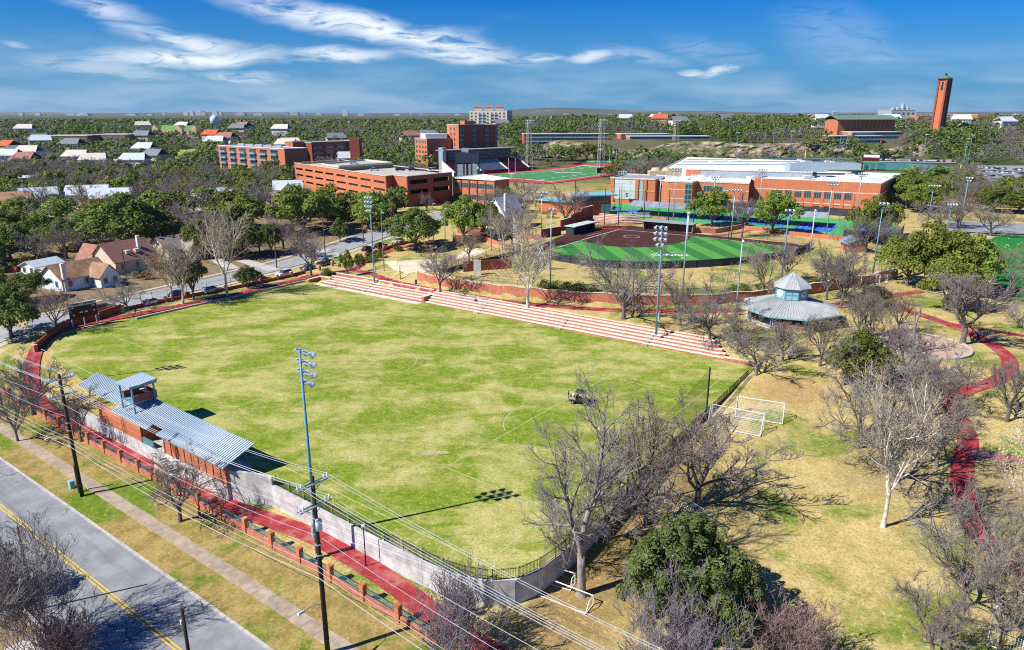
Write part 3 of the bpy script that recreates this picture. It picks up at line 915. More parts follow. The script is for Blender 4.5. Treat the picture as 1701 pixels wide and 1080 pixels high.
# ------------------------------------------------------------------ floodlight masts
def lamp_mesh():
    # reflector lamp: bowl along +x (light side), driver at the back
    mb = MB(); prof = [(.30, .02), (.33, .34), (.27, .12), (.16, -.06), (.13, -.28), (.06, -.34)]
    prof = [(.04, -.34), (.13, -.30), (.15, -.05), (.25, .10), (.33, .30), (.34, .36), (.31, .365), (.05, .33)]
    n = 10; vs = []
    for r, x in prof: vs += [(x, r * cos(2 * pi * k / n), r * sin(2 * pi * k / n)) for k in range(n)]
    fs = [(i * n + k, i * n + (k + 1) % n, (i + 1) * n + (k + 1) % n, (i + 1) * n + k) for i in range(len(prof) - 1) for k in range(n)]
    mb.add(vs, fs + [tuple(range(n)), tuple(range((len(prof) - 1) * n, len(prof) * n))])
    return mb.mesh('lamp', LAMPW, smooth=True)


LAMP = lamp_mesh()


def mast(label, x, y, h, aim, rows=(3, 3, 3, 2), cat='light pole', group='sports floodlight masts', gap=1.05, spread=1.0, mat=BLUEST, z=None, box=True, rr=(.23, .11), z0=None):
    z = T_(x, y) if z is None else z
    t = thing('floodlight_mast', label, cat, (x, y, z), aim, group)
    MB().tube([(0, 0, -.3), (0, 0, h * .5), (0, 0, h)], [rr[0], (rr[0] + rr[1]) / 2, rr[1]], 10).build('pole', mat, t, smooth=True)
    if box: MB().box((-.05, .3, 3.2), (.35, .3, 1.6)).build('ballast_box', GALV, t)
    for i, n in enumerate(rows):
        zz = h - .15 - i * gap
        if n > 1: MB().box((.14, 0, zz), (.1, (n - 1) * spread + .3, .1)).build('crossarm', GALV, t)
        for k in range(n):
            o = link('lamp', LAMP, t, (.5, (k - (n - 1) / 2) * spread, zz - .1))
            o.rotation_euler = (0, radians(38), (k - (n - 1) / 2) * .25)
    return t


p = S(17, -7.0)
mast('tall blue floodlight mast rising in front of the stand, lamps facing the pitch', *p, HZ(p, 583) - T_(*p), aT)
p = (-82.0, 105.8)
mast('blue floodlight mast cut off by the photo edge, behind the stand', *p, 27.5, aT, z=-2.9)
p = G(1090, 553, 2.4)
mast('blue floodlight mast standing just behind the long seating steps near the pavilion', *p, HZ(p, 375) - 2.4, aT + pi, z=2.4)
p = G(622, 467, 2.0)
mast('blue floodlight mast at the far left end of the seating steps', *p, HZ(p, 326) - 2.0, aT + pi, z=2.0)

# ------------------------------------------------------------------ utility poles and overhead wires
def utility_pole(label, x, y, z, h, arms=(0.6, 2.6), lamp=None, can=False, mat=WOODP, r=.24):
    t = thing('utility_pole', label, 'utility pole', (x, y, z), aT, 'street utility poles')
    MB().tube([(0, 0, -.5), (0, 0, h)], [r, r * .68], 10).build('pole', mat, t, smooth=True)
    for k, dz in enumerate(arms):
        zz = h - dz
        for sx in (-.13, .13):
            MB().box((0, sx * 1.5, zz), (3.1, .1, .13)).build('crossarm', GALV, t)
        for xx in (-1.45, -1.1, 1.1, 1.45):
            MB().lathe((xx, 0, zz + .05), [(.05, 0), (.09, .06), (.05, .12), (.09, .18), (.05, .24), (.08, .3), (.03, .36)], 8).build('insulator', LAMPW, t)
        MB().beam((0, 0, zz - .8), (-1.0, 0, zz - .05), .05, .05).beam((0, 0, zz - .8), (1.0, 0, zz - .05), .05, .05).build('arm_brace', GALV, t)
    if can: MB().lathe((-.15, -.55, h - 4.6), [(.1, 0), (.26, .03), (.28, .9), (.22, 1.0), (.08, 1.06)], 12).build('transformer', LAMPW, t, smooth=True)
    if lamp:
        zl, L = lamp
        a = MB().tube([(0, 0, zl), (-L * .5, 0, zl + .45), (-L, 0, zl + .5)], .04, 6).build('lamp_arm', GALV, t)
        MB().add([(-L - .55, -.14, zl + .42), (-L + .1, -.1, zl + .4), (-L + .1, .1, zl + .4), (-L - .55, .14, zl + .42), (-L - .45, -.06, zl + .58), (-L + .1, -.05, zl + .54), (-L + .1, .05, zl + .54), (-L - .45, .06, zl + .58)],
                 [(3, 2, 1, 0), (4, 5, 6, 7), (0, 1, 5, 4), (1, 2, 6, 5), (2, 3, 7, 6), (3, 0, 4, 7)]).build('lamp_head', LAMPW, a)
    for zz in (h - 6.2, h - 7.2): MB().tube([(0, 0, zz - .05), (0, 0, zz + .05)], r + .03, 10).build('strap', GALV, t)
    return t


UP = []
for lab, (px, v, z, top), kw in (('tar-black utility pole beside the teal cabinet and the sidewalk', (137, 826, None, 622), dict(lamp=(8.4, 2.2))),
                                 ('tallest tar-black utility pole in the foreground with transformer can', (545, 1090, None, 792), dict(can=True, lamp=(5.4, 2.0)))):
    p = GT(px, v)
    h = HZ(p, top) - p[2]
    UP.append((p, h)); utility_pole(lab, *p, h, **kw)
p = GT(137, 822)
MB().tube([(p[0] - .6, p[1] + .4, p[2]), (p[0] - .6, p[1] + .4, p[2] + 3.9)], [.16, .13], 8).build('pole_stub', WOODB)
tag(bpy.data.objects['pole_stub'], 'short brown pole stub strapped beside the left utility pole', 'post')
for lab, bpx, top, m, r in (('rust-brown bare pole behind the lower-left tree', (60, 1015), 875, WOODB, .13), ('black street pole cut off by the bottom edge, lamp bracket on top', (322, 1140), 1012, WOODP, .17)):
    p = GT(*bpx); h = HZ(p, top) - p[2]
    t = thing('street_pole', lab, 'pole', p, aT)
    MB().tube([(0, 0, -.3), (0, 0, h)], [r, r * .8], 8).build('pole', m, t, smooth=True)
    if m is WOODP:
        MB().tube([(0, 0, h - .5), (.5, 0, h - .1), (1.3, 0, h + .1)], .03, 6).build('lamp_arm', GALV, t)
        MB().lathe((-.05, .3, h - 1.6), [(.05, 0), (.13, .05), (.13, .4), (.05, .45)], 8).build('meter', LAMPW, t)
sA, sB = ST(*UP[1][0][:2])[0], ST(*UP[0][0][:2])[0]
sup = [sA - 47, sA, sB, sB + 45]
def pole_at(i):
    if i == 1: p, h = UP[1]
    elif i == 2: p, h = UP[0]
    elif i == 0: x, y = SN(sup[0], -14.6); return (x, y, T_(x, y) + 16.5)
    else: x, y = SN(sup[3], -15.6); return (x, y, T_(x, y) + 15.5)
    return (p[0], p[1], p[2] + h)
tops = [pole_at(i) for i in range(4)]
wires = [(-1.45, -.3, 'street-side wire on the top crossarm'), (-1.1, -.3, 'inner street-side wire on the top crossarm'), (1.1, -.3, 'inner field-side wire on the top crossarm'), (1.45, -.3, 'field-side wire on the top crossarm'),
         (-1.45, -2.3, 'street-side wire on the lower crossarm'), (1.1, -2.3, 'inner field-side wire on the lower crossarm'), (1.45, -2.3, 'field-side wire on the lower crossarm'),
         (.2, -5.6, 'single neutral wire below both crossarms'), (-.2, -8.2, 'upper telephone cable below the lamp arm'), (-.22, -8.7, 'middle telephone cable below the lamp arm'), (-.25, -9.3, 'thick lowest telephone cable above the sidewalk')]
for k, (dx, dz, lab) in enumerate(wires):
    pts = []
    for i in range(3):
        a, b = tops[i], tops[i + 1]
        for q in range(16 if i < 2 else 17):
            f = q / 16; sag = 4 * f * (1 - f) * (.75 + .12 * (k % 4))
            pts.append((a[0] + (b[0] - a[0]) * f + dx * ET[0], a[1] + (b[1] - a[1]) * f + dx * ET[1], a[2] + (b[2] - a[2]) * f + dz - sag))
    o = MB().tube(pts, .018 if k < 7 else (.017 if k < 10 else .03), 5).build('overhead_wire', WIRE)
    tag(o, lab + ' along the street', 'wire', 'overhead street wires')
p = GT(120, 812)
t = thing('utility_cabinet', 'small pale teal utility cabinet at the foot of the left pole', 'cabinet', p, aT)
MB().box((0, 0, .55), (.55, .7, 1.1)).build('cabinet_body', SKYPAINT, t); MB().box((0, 0, 1.13), (.62, .78, .06)).build('lid', SKYPAINT, t)

# small path lamps: black posts
def path_lamp(label, p, top, mat=BLACK, tilt=0):
    h = HZ(p, top) - p[2]
    t = thing('path_lamp', label, 'lamp post', p, aT, 'path lamps')
    MB().tube([(0, 0, 0), (0, 0, .25), (0, 0, .26), (0, 0, h)], [.15, .13, .07, .055], 8).build('post', mat, t)
    MB().lathe((0, 0, h), [(.08, 0), (.2, .05), (.2, .18), (.05, .24)], 8).build('lamp_head', LAMPW, t)
    return t
path_lamp('black path lamp against the concrete wall in the foreground', GT(608, 942), 875)
path_lamp('dark path lamp standing on the bend of the winding red path', GT(1606, 648), 602)

# ------------------------------------------------------------------ seating steps along the far touchline
P0, P1 = S(112.5, 65.8), S(2.6, 72.2)
L = math.hypot(P1[0] - P0[0], P1[1] - P0[1]); aV = math.atan2(P1[1] - P0[1], P1[0] - P0[0])
Vt = thing('seating_steps', 'long brick and concrete seating steps along the far side of the soccer field', 'bleachers', (*P0, 0), aV)
TR, RI, XS = .86, .40, 37.0
def vb(name, x0, x1, y0, y1, z0, z1, mat, parent=Vt): return MB().box(((x0 + x1) / 2, (y0 + y1) / 2, (z0 + z1) / 2), (x1 - x0, y1 - y0, z1 - z0)).build(name, mat, parent)
slab = {}
def tread(x0, x1, y0, z1):
    n = max(1, round((x1 - x0) / 3.0)); w = (x1 - x0) / n
    key = round(w, 3)
    if key not in slab: slab[key] = MB().box((w / 2, TR / 2 - .02, -.06), (w - .02, TR - .035, .12)).mesh('tread_slab', SEATC)
    for k in range(n): link('tread_slab', slab[key], Vt, (x0 + k * w, y0, z1 + RNG.uniform(-.012, .012)))
vb('apron', 1, XS - .3, -1.6, .0, -.3, .05, SEATC)
for i in range(5):
    y0 = i * TR
    if i < 4:
        vb('riser', 1.5 + i * 1.2, XS - .4, y0 + .06 + .5, y0 + TR + .5, -.4, (i + 1) * RI - .125, BRICKP); tread(1.5 + i * 1.2, XS - .4, y0 + .5, (i + 1) * RI)
    xe = L - 2.2 - .95 * i
    vb('riser', XS + .4, xe, y0 + .06, y0 + TR, -.4, (i + 1) * RI - .125, BRICKP); tread(XS + .4, xe, y0, (i + 1) * RI)
    vb('end_pier', xe + .01, xe + .9, y0 + .05, y0 + TR, -.4, (i + 1) * RI + .05, BRICKP); vb('pier_cap', xe, xe + .95, y0, y0 + TR + .02, (i + 1) * RI + .053, (i + 1) * RI + .15, SEATC)
for xa in (16.5, 52, 73, 92):
    base = .5 if xa < XS else 0
    for i in range(4 if xa < XS else 5):
        vb('aisle_step', xa, xa + 1.3, i * TR + base - .40, i * TR + base - .005, i * RI - .1, i * RI + RI * .5, PAVE)
vb('cheek_wall', XS - .38, XS + .38, -.1, 4.2, -.4, 1.45, BRICKP); vb('coping', XS - .45, XS + .45, -.15, 4.25, 1.455, 1.58, SEATC)
vb('back_wall', 3, XS - .5, 4.55, 4.9, 0, 2.1, BRICKP); vb('coping', 2.9, XS - .5, 4.45, 5.0, 2.105, 2.22, SEATC)
vb('back_wall', XS + .5, L - 6, 4.32, 4.6, 0, 2.25, BRICKP); vb('coping', XS + .5, L - 6, 4.28, 4.7, 2.255, 2.36, SEATC)
for j, (xa, xb, ya, zt) in enumerate(((-1.6, 2.6, 2.6, 1.0), (2.6, 5.0, 3.4, 1.45), (-1.8, -1.4, -1.0, .8))):
    vb('wing_wall', xa, xb, ya, ya + .45, -.4, zt, BRICKP); vb('coping', xa - .06, xb + .06, ya - .06, ya + .51, zt + .003, zt + .12, SEATC)
vb('wing_wall', -1.6, -1.2, -1.0, 2.59, -.4, .85, BRICKP); vb('coping', -1.66, -1.14, -1.05, 2.53, .853, .96, SEATC)
vb('end_wall', L - 1.2, L + 5.4, .0, .4, -.5, .55, BRICKP); vb('coping', L - 1.25, L + 5.45, -.05, .45, .553, .66, SEATC)

# benches and a blue bin on the brick apron behind the steps
PINKP = M('brick_paving', (.46, .22, .17), (.38, .17, .13), 1.2, .9)
sheet('brick_apron', [q[:2] for q in gts((752, 498), (800, 506), (858, 512), (872, 508), (810, 497), (760, 490))], PINKP, dz=.075)
def bench(label, p, rz):
    t = thing('park_bench', label, 'bench', p, rz, 'benches on the brick apron')
    for k in range(4): MB().box((0, -.18 + k * .12, .45), (1.8, .1, .035)).build('seat_slat', GALV, t)
    for k in range(4): MB().box((0, .27 + k * .03, .56 + k * .11), (1.8, .03, .09)).build('back_slat', GALV, t)
    for x in (-.8, .8): MB().box((x, .05, .22), (.05, .5, .44)).box((x, .3, .66), (.05, .05, .5)).build('leg', GALV, t)
for i, (u, v) in enumerate(((768, 493), (786, 496), (807, 500))): bench('grey slatted bench behind the seating steps, %s from the left' % ORD[i], GT(u, v), aV + pi)
def bin_(label, p, mat=M('blue_plastic', (.02, .08, .45), (.02, .06, .35), 2, .5), h=1.0):
    t = thing('litter_bin', label, 'bin', p)
    MB().lathe((0, 0, 0), [(.24, 0), (.3, .8 * h)], 12).build('bin_body', mat, t); MB().lathe((0, 0, .802 * h), [(.33, 0), (.33, .08), (.2, .2)], 12).build('lid', mat, t)
bin_('blue litter bin at the back of the seating steps', GT(790, 505), h=1.2)
bin_('blue litter bin on the grass by the floodlight mast', GT(691, 472), h=1.2)

# ------------------------------------------------------------------ soccer goals
NETW = net_mat('white_goal_net', (.62, .62, .6), .2, .08)
def goal(label, p, rz, mat=WHITE, W=7.3, D=2.4, Hh=2.44, net=True):
    t = thing('soccer_goal', label, 'goal', p, rz, 'soccer goals')
    r = .06
    for x in (-W / 2, W / 2):
        MB().tube([(x, 0, 0), (x, 0, Hh)], r, 8).build('post', mat, t)
        MB().tube([(x, 0, Hh), (x, .9, Hh), (x, D, .06)], r * .8, 8).build('back_stay', mat, t)
        MB().tube([(x, 0, .06), (x, D, .06)], r * .8, 8).build('side_bar', mat, t)
    MB().tube([(-W / 2, 0, Hh), (W / 2, 0, Hh)], r, 8).build('crossbar', mat, t)
    MB().tube([(-W / 2, D, .06), (W / 2, D, .06)], r * .8, 8).build('ground_bar', mat, t)
    h = W / 2 - .03
    if not net: return t
    MB().add([(-h, 0, Hh), (h, 0, Hh), (h, .9, Hh - .02), (-h, .9, Hh - .02), (h, D, .1), (-h, D, .1), (-h, 0, .05), (h, 0, .05)],
             [(0, 1, 2, 3), (3, 2, 4, 5), (0, 3, 5, 6), (1, 7, 4, 2)]).build('net', NETW, t)
    return t
pa, pb = GT(1180, 697), GT(1265, 712)
goal('white soccer goal facing the tan lawn behind the field fence', GT(1224, 706), aT + pi / 2 + .15)
goal('white soccer goal tucked behind another beside the field fence', GT(1262, 690), aT + pi / 2 + .25, W=6.5, D=2.0)
goal('blue-grey soccer goal half hidden behind the big evergreen', GT(1140, 862), aT + pi / 2 - .35, BLUEST)
goal('white goal frame lying on the leaf litter under the large bare tree', GT(935, 985), aT + pi / 2 + .1, W=6.5, D=1.6, Hh=1.0, net=False)
goal('white goal frame leaning by the curved end of the concrete wall', GT(905, 955), aT + pi / 2 + .2, W=6.5, D=1.2, Hh=1.2, net=False)
goal('white goal standing at the corner of the brick wall near the oaks', GT(1445, 474), .3, W=5.5)
goal('small white goal in front of the oaks', GT(1476, 466), .9, W=3.5, D=1.2, Hh=1.6)
goal('white goal partly out of frame at the lower right', GT(1700, 1060), .9, W=6)

# ball-stop netting behind the goal line
NETG = net_mat('green_ball_net', (.10, .11, .06), .1, .1, opacity=.30)
q0 = G(1173, 690); q1 = S(-4.6, 20)
t = thing('ball_net', 'tall dark ball-stop net hung between two green posts behind the goal line', 'net', (*q0, 0))
zt0, zt1 = 7.4, 7.4
for q in (q0, q1): MB().tube([(q[0], q[1], -.4), (q[0], q[1], zt0)], .13, 8).build('net_post', M('dark_green_paint', (.03, .06, .04), (.02, .04, .03), 2, .5), t, world=True)
ns = 14
MB().add([(q0[0] + (q1[0] - q0[0]) * k / ns, q0[1] + (q1[1] - q0[1]) * k / ns, z) for z in (.2, 1) for k in range(ns + 1)], []).v
nm = MB(); vs = []
for row in range(2):
    for k in range(ns + 1):
        f = k / ns
        vs.append((q0[0] + (q1[0] - q0[0]) * f, q0[1] + (q1[1] - q0[1]) * f, (zt0 - .1 - 1.1 * 4 * f * (1 - f)) if row else .3))
nm.add(vs, [(k, k + 1, ns + 2 + k, ns + 1 + k) for k in range(ns)])
nm.build('net', NETG, t, world=True)
MB().tube([vs[ns + 1 + k] for k in range(ns + 1)], .02, 4).build('top_cable', BLACK, t, world=True)

# ------------------------------------------------------------------ people (one skin each) and the utility cart
def person(label, p, rz, shirt, legs, stride=.1, arm=.15, h=1.76):
    k = h / 1.76
    J = dict(pel=(0, 0, .95), wa=(0, 0, 1.10), ch=(0, 0, 1.32), nk=(0, 0, 1.50), hd=(.02, 0, 1.60), ht=(.02, 0, 1.74),
             hl=(0, .10, .90), kl=(stride, .11, .50), al=(stride * .6, .11, .08), tl=(stride * .6 + .16, .12, .04),
             hr=(0, -.10, .90), kr=(-stride * .3, -.11, .50), ar=(-stride * 1.4, -.11, .09), tr=(-stride * 1.4 + .16, -.12, .04),
             sl=(0, .19, 1.43), el=(-.02, .25, 1.16), wl=(arm, .25, .95), fl=(arm + .05, .25, .86),
             sr=(0, -.19, 1.43), er=(-.02, -.25, 1.16), wr=(arm, -.25, .95), fr=(arm + .05, -.25, .86))
    R = dict(pel=.15, wa=.13, ch=.16, nk=.06, hd=.09, ht=.085, hl=.10, kl=.065, al=.045, tl=.04, hr=.10, kr=.065, ar=.045, tr=.04, sl=.075, el=.05, wl=.035, fl=.035, sr=.075, er=.05, wr=.035, fr=.035)
    ks = list(J); ix = {n: i for i, n in enumerate(ks)}
    E = ['pel-wa', 'wa-ch', 'ch-nk', 'nk-hd', 'hd-ht', 'pel-hl', 'hl-kl', 'kl-al', 'al-tl', 'pel-hr', 'hr-kr', 'kr-ar', 'ar-tr', 'ch-sl', 'sl-el', 'el-wl', 'wl-fl', 'ch-sr', 'sr-er', 'er-wr', 'wr-fr']
    me = bpy.data.meshes.new('person'); me.from_pydata([tuple(c * k for c in J[n]) for n in ks], [tuple(ix[q] for q in e.split('-')) for e in E], [])
    ob = bpy.data.objects.new('person', me); COL.objects.link(ob)
    ob.modifiers.new('skin', 'SKIN'); sk = me.skin_vertices[0].data
    for n in ks: sk[ix[n]].radius = (R[n] * k, R[n] * k)
    sk[ix['pel']].use_root = True
    sb = ob.modifiers.new('sub', 'SUBSURF'); sb.levels = 1; sb.render_levels = 1
    m2 = bpy.data.meshes.new_from_object(ob.evaluated_get(bpy.context.evaluated_depsgraph_get()))
    bpy.data.objects.remove(ob)
    mats = [M('skin', (.45, .26, .18), (.4, .22, .15), 2, .6), M('cloth_%s' % shirt[0], shirt[1], None, 3, .9), M('cloth_%s' % legs[0], legs[1], None, 3, .9), M('dark_hair', (.03, .02, .015), None, 5, .8)]
    m2.materials.clear()
    for m in mats: m2.materials.append(m)
    for f in m2.polygons:
        c = f.center / k
        f.material_index = 3 if (c.z > 1.66 or (c.z > 1.56 and c.x < -.01)) else 0 if (c.z > 1.50 or (abs(c.y) > .18 and c.z < 1.12)) else 1 if c.z > .98 else 3 if c.z < .09 else 2
        f.use_smooth = True
    return tag(link('person', m2, None, p, rz), label, 'person')
q = G(944, 666)
person('person in a blue shirt and khaki trousers standing at the back of the cart', (*q, 0), -.4, ('blue', (.10, .16, .30)), ('khaki', (.42, .34, .22)), .05, .3)
q = GT(1590, 668)
person('person in pale blue walking on the winding red path', q, 1.9, ('pale_blue', (.45, .58, .80)), ('navy', (.05, .05, .09)), .22, .2)
q = G(963, 670)
t = thing('utility_cart', 'black utility cart with canopy and yellow load parked on the grass', 'cart', (*q, 0), -.35)
CB = M('cart_black', (.025, .03, .035), (.04, .045, .05), 3, .4)
MB().add([(-1.5, -.65, .42), (1.4, -.65, .42), (1.4, .65, .42), (-1.5, .65, .42), (-1.5, -.65, .72), (.5, -.65, .72), (.5, .65, .72), (-1.5, .65, .72), (1.4, -.6, .62), (1.4, .6, .62), (.75, -.62, 1.0), (.75, .62, 1.0)],
         [(3, 2, 1, 0), (4, 5, 6, 7), (0, 1, 8, 10, 5, 4), (2, 3, 7, 6, 11, 9), (3, 0, 4, 7), (1, 2, 9, 8), (8, 9, 11, 10), (10, 11, 6, 5)]).build('body', CB, t)
for x in (-.95, .95):
    for y in (-.62, .62):
        w = MB().tube([(x, y - .12, .28), (x, y + .12, .28)], .28, 14).build('wheel', BLACK, t); MB().tube([(x, y - .13, .28), (x, y + .13, .28)], .13, 10).build('rim', GALV, w)
MB().box((-.1, 0, .85), (.5, 1.1, .16)).build('seat', BLACK, t); MB().box((-.38, 0, 1.15), (.12, 1.1, .5)).build('seat_back', BLACK, t)
for x in (-.42, .72):
    for y in (-.6, .6): MB().beam((x, y, .7), (x - .05, y, 1.95), .05, .05).build('canopy_post', BLACK, t)
MB().box((.12, 0, 1.98), (1.5, 1.35, .08)).build('canopy', CB, t)
MB().tube([(.5, .3, 1.0), (.3, .3, 1.2)], .03, 6).tube([(.3, .12, 1.2), (.3, .48, 1.2)], .03, 6).build('steering_wheel', BLACK, t)
MB().box((-1.0, -.62, .9), (.95, .05, .35)).box((-1.0, .62, .9), (.95, .05, .35)).box((-1.48, 0, .9), (.05, 1.2, .35)).build('cargo_bed', GALV, t)
q2 = (q[0] - 1.0 * cos(-.35), q[1] - 1.0 * sin(-.35), .73)
t2 = thing('drink_cooler', 'yellow round cooler sitting in the cart bed', 'cooler', q2)
MB().lathe((0, 0, 0), [(.22, 0), (.26, .5)], 12).build('cooler_body', M('yellow_plastic', (.8, .55, .03), (.7, .45, .02), 2, .4), t2); MB().lathe((0, 0, .502), [(.27, 0), (.27, .08), (.1, .12)], 12).build('lid', WHITE, t2)

# ------------------------------------------------------------------ scoreboard at the left end
a, b = S(117.9, 9.2), S(117.7, 14.5)
ang = math.atan2(b[1] - a[1], b[0] - a[0])
t = thing('scoreboard', 'maroon scoreboard on three grey posts at the left end of the soccer field', 'scoreboard', (*a, 0), ang)
Lb = math.hypot(b[0] - a[0], b[1] - a[1])
MAR = M('maroon_panel', (.10, .012, .018), (.07, .008, .012), 1.5, .5)
for x in (.35, Lb / 2, Lb - .35): MB().box((x, 0.16, 1.3), (.22, .22, 3.4)).build('post', GALV, t)
MB().box((Lb / 2, 0, 3.15), (Lb, .25, 2.45)).build('board', MAR, t)
hd = MB().box((Lb / 2, 0, 4.75), (Lb, .25, .7)).build('name_panel', WHITE, t)
NAVY = M('dark_lettering', (.03, .03, .05), None, 2, .6)
tm = link('lettering', text_mesh('TRINITY UNIVERSITY', .5, NAVY, bold=.022), hd, (Lb / 2 + .25, -.14, 4.75)); tm.rotation_euler = (pi / 2, 0, 0)
for nm, x, z, w, h, m in (('clock_display', Lb * .5, 3.85, 1.5, .6, BLACK), ('score_display', Lb * .12, 3.55, .7, .5, BLACK), ('score_display', Lb * .88, 3.55, .7, .5, BLACK), ('caption_plate', Lb * .42, 3.0, .65, .3, WHITE), ('caption_plate', Lb * .6, 3.0, .65, .3, WHITE),
                          ('caption_plate', Lb * .14, 2.6, .4, .25, WHITE), ('caption_plate', Lb * .88, 3.0, .4, .25, WHITE), ('caption_plate', Lb * .12, 4.1, .7, .18, WHITE), ('caption_plate', Lb * .87, 4.1, .7, .18, WHITE)):
    MB().box((x, -.14, z), (w, .03, h)).build(nm, m, t)

# ------------------------------------------------------------------ low brick wall with piers beside the side street
piers = [(60, 585), (110, 545), (163, 532), (204, 517), (240, 509), (275, 502), (309, 495), (342, 489), (374, 483), (404, 477), (433, 471), (461, 465), (484, 460), (506, 454), (531, 449), (552, 442), (580, 434), (607, 427), (623, 422), (638, 416), (651, 411), (664, 407), (690, 402)]
pw = [GT(*q) for q in piers]
t = thing('street_wall', 'low dark red brick wall with square piers beside the side street', 'wall', pw[3])
pm = MB().box((0, 0, .55), (.6, .6, 1.7)).mesh('pier', BRICKP); pc = MB().box((0, 0, 1.44), (.7, .7, .1)).mesh('pier_cap', CAP)
for i, p in enumerate(pw):
    o = link('pier', pm, t, tuple(p[k] - pw[3][k] for k in range(3)), aS); link('pier_cap', pc, o)
    if i + 1 < len(pw) and not 13 <= i <= 16:
        q = pw[i + 1]; d = Vector((q[0] - p[0], q[1] - p[1])).normalized(); n = (-d.y * .15, d.x * .15); e = d * .31; hh = 1.7 if i < 3 else .8
        MB().prism([(p[0] + e.x - n[0], p[1] + e.y - n[1]), (q[0] - e.x - n[0], q[1] - e.y - n[1]), (q[0] - e.x + n[0], q[1] - e.y + n[1]), (p[0] + e.x + n[0], p[1] + e.y + n[1])], [p[2] - .4, q[2] - .4, q[2] - .4, p[2] - .4], [p[2] + hh, q[2] + hh, q[2] + hh, p[2] + hh]).build('wall_panel', BRICKD, t, world=True)
FPX = ((238, 497), (253, 494), (278, 490), (345, 478), (383, 470))
t = thing('ball_stop_posts', 'row of thin black fence posts with a top rail along the side street', 'fence', GT(238, 509))
prev = None
for (u, v) in ((236, 512), (255, 508), (280, 503), (312, 497), (345, 491), (385, 483)):
    p = GT(u, v); MB().tube([p, (p[0], p[1], p[2] + 3.2)], .05, 6).build('post', BLACK, t, world=True)
    if prev: MB().tube([(prev[0], prev[1], prev[2] + 3.1), (p[0], p[1], p[2] + 3.1)], .03, 4).build('top_rail', BLACK, t, world=True)
    prev = p
# long kerb wall between running path and pitch on the left
kw = smooth_line([G(u, v) for u, v in ((226, 530.5), (330, 507), (430, 485), (505, 468))], 3)
t = thing('path_kerb', 'pale concrete kerb between the red path and the left end of the field', 'kerb', (*kw[0], 0))
for a, b in zip(kw[:-1], kw[1:]):
    d = Vector((b[0] - a[0], b[1] - a[1])).normalized(); n = (-d.y * .22, d.x * .22)
    MB().prism([(a[0] - n[0], a[1] - n[1]), (b[0] - n[0] - d.x * .02, b[1] - n[1] - d.y * .02), (b[0] + n[0] - d.x * .02, b[1] + n[1] - d.y * .02), (a[0] + n[0], a[1] + n[1])], -.3, .38).build('kerb_block', KERB, t, world=True)
# ------------------------------------------------------------------ helpers for buildings laid out from their front edges
def away(a, b):
    d = Vector((b[0] - a[0], b[1] - a[1])).normalized(); n = Vector((-d.y, d.x))
    if n.y < 0: n = -n
    return d, n


def quad(a, b, depth):
    d, n = away(a, b)
    return [(a[0], a[1]), (b[0], b[1]), (b[0] + n.x * depth, b[1] + n.y * depth), (a[0] + n.x * depth, a[1] + n.y * depth)]


def pbox(parent, name, a, b, depth, h, mat, z0=None, sink=.4):
    """box whose front foot runs between two ground pixels"""
    pa, pb = (GT(*a), GT(*b)) if z0 is None else (G(*a, z0), G(*b, z0))
    z = min(pa[2], pb[2]) if z0 is None else z0
    return MB().prism(quad(pa, pb, depth), z - sink, z + h).build(name, mat, parent, world=parent is not None)


# ------------------------------------------------------------------ curved brick wall above the running path
wl = smooth_line(WALL, 2.6)
t = thing('curved_wall', 'long curved pink brick retaining wall below the softball outfield', 'wall', (*wl[0], 2.4))
for a, b in zip(wl[:-1], wl[1:]):
    d, n = away(a, b); n = n * .4
    za, zb = T_(a[0], a[1]) + 2.15, T_(b[0], b[1]) + 2.15
    q = [a, b, (b[0] + n.x, b[1] + n.y), (a[0] + n.x, a[1] + n.y)]
    MB().prism(q, 1.4, [za, zb, zb, za]).build('wall_panel', BRICKP, t, world=True)
    e = n * .15
    MB().prism([(a[0] - e.x, a[1] - e.y), (b[0] - e.x, b[1] - e.y), (b[0] + n.x + e.x, b[1] + n.y + e.y), (a[0] + n.x + e.x, a[1] + n.y + e.y)], [za + .003, zb + .003, zb + .003, za + .003], [za + .13, zb + .13, zb + .13, za + .13]).build('coping', CAP, t, world=True)
CHAIN = net_mat('chain_link', (.05, .055, .06), .1, .1, opacity=.22)
SCREEN = M('dark_windscreen', (.028, .034, .042), (.045, .05, .06), .3, .8)


def mesh_fence(label, pts, h, mat=CHAIN, every=1, cat='fence', name='mesh_fence', dz=0.0, rail=BLACK, group=None, panel='mesh_panel', base=.05):
    t = thing(name, label, cat, (pts[0][0], pts[0][1], T_(*pts[0][:2])), group=group)
    for i, a in enumerate(pts):
        za = T_(a[0], a[1]) + dz
        MB().tube([(a[0], a[1], za - .3), (a[0], a[1], za + h + .04)], .045, 6).build('post', rail, t, world=True)
        if i + 1 < len(pts):
            b = pts[i + 1]; zb = T_(b[0], b[1]) + dz
            MB().add([(a[0], a[1], za + base), (b[0], b[1], zb + base), (b[0], b[1], zb + h), (a[0], a[1], za + h)], [(0, 1, 2, 3)]).build(panel, mat, t, world=True)
            MB().tube([(a[0], a[1], za + h), (b[0], b[1], zb + h)], .03, 5).build('top_rail', rail, t, world=True)
    return t


mesh_fence('low black mesh fence along the top of the curved brick wall', offset_line(smooth_line(WALL, 3.2), 3.4)[2:-2], 1.1)
# hedge shrubs come with the plants

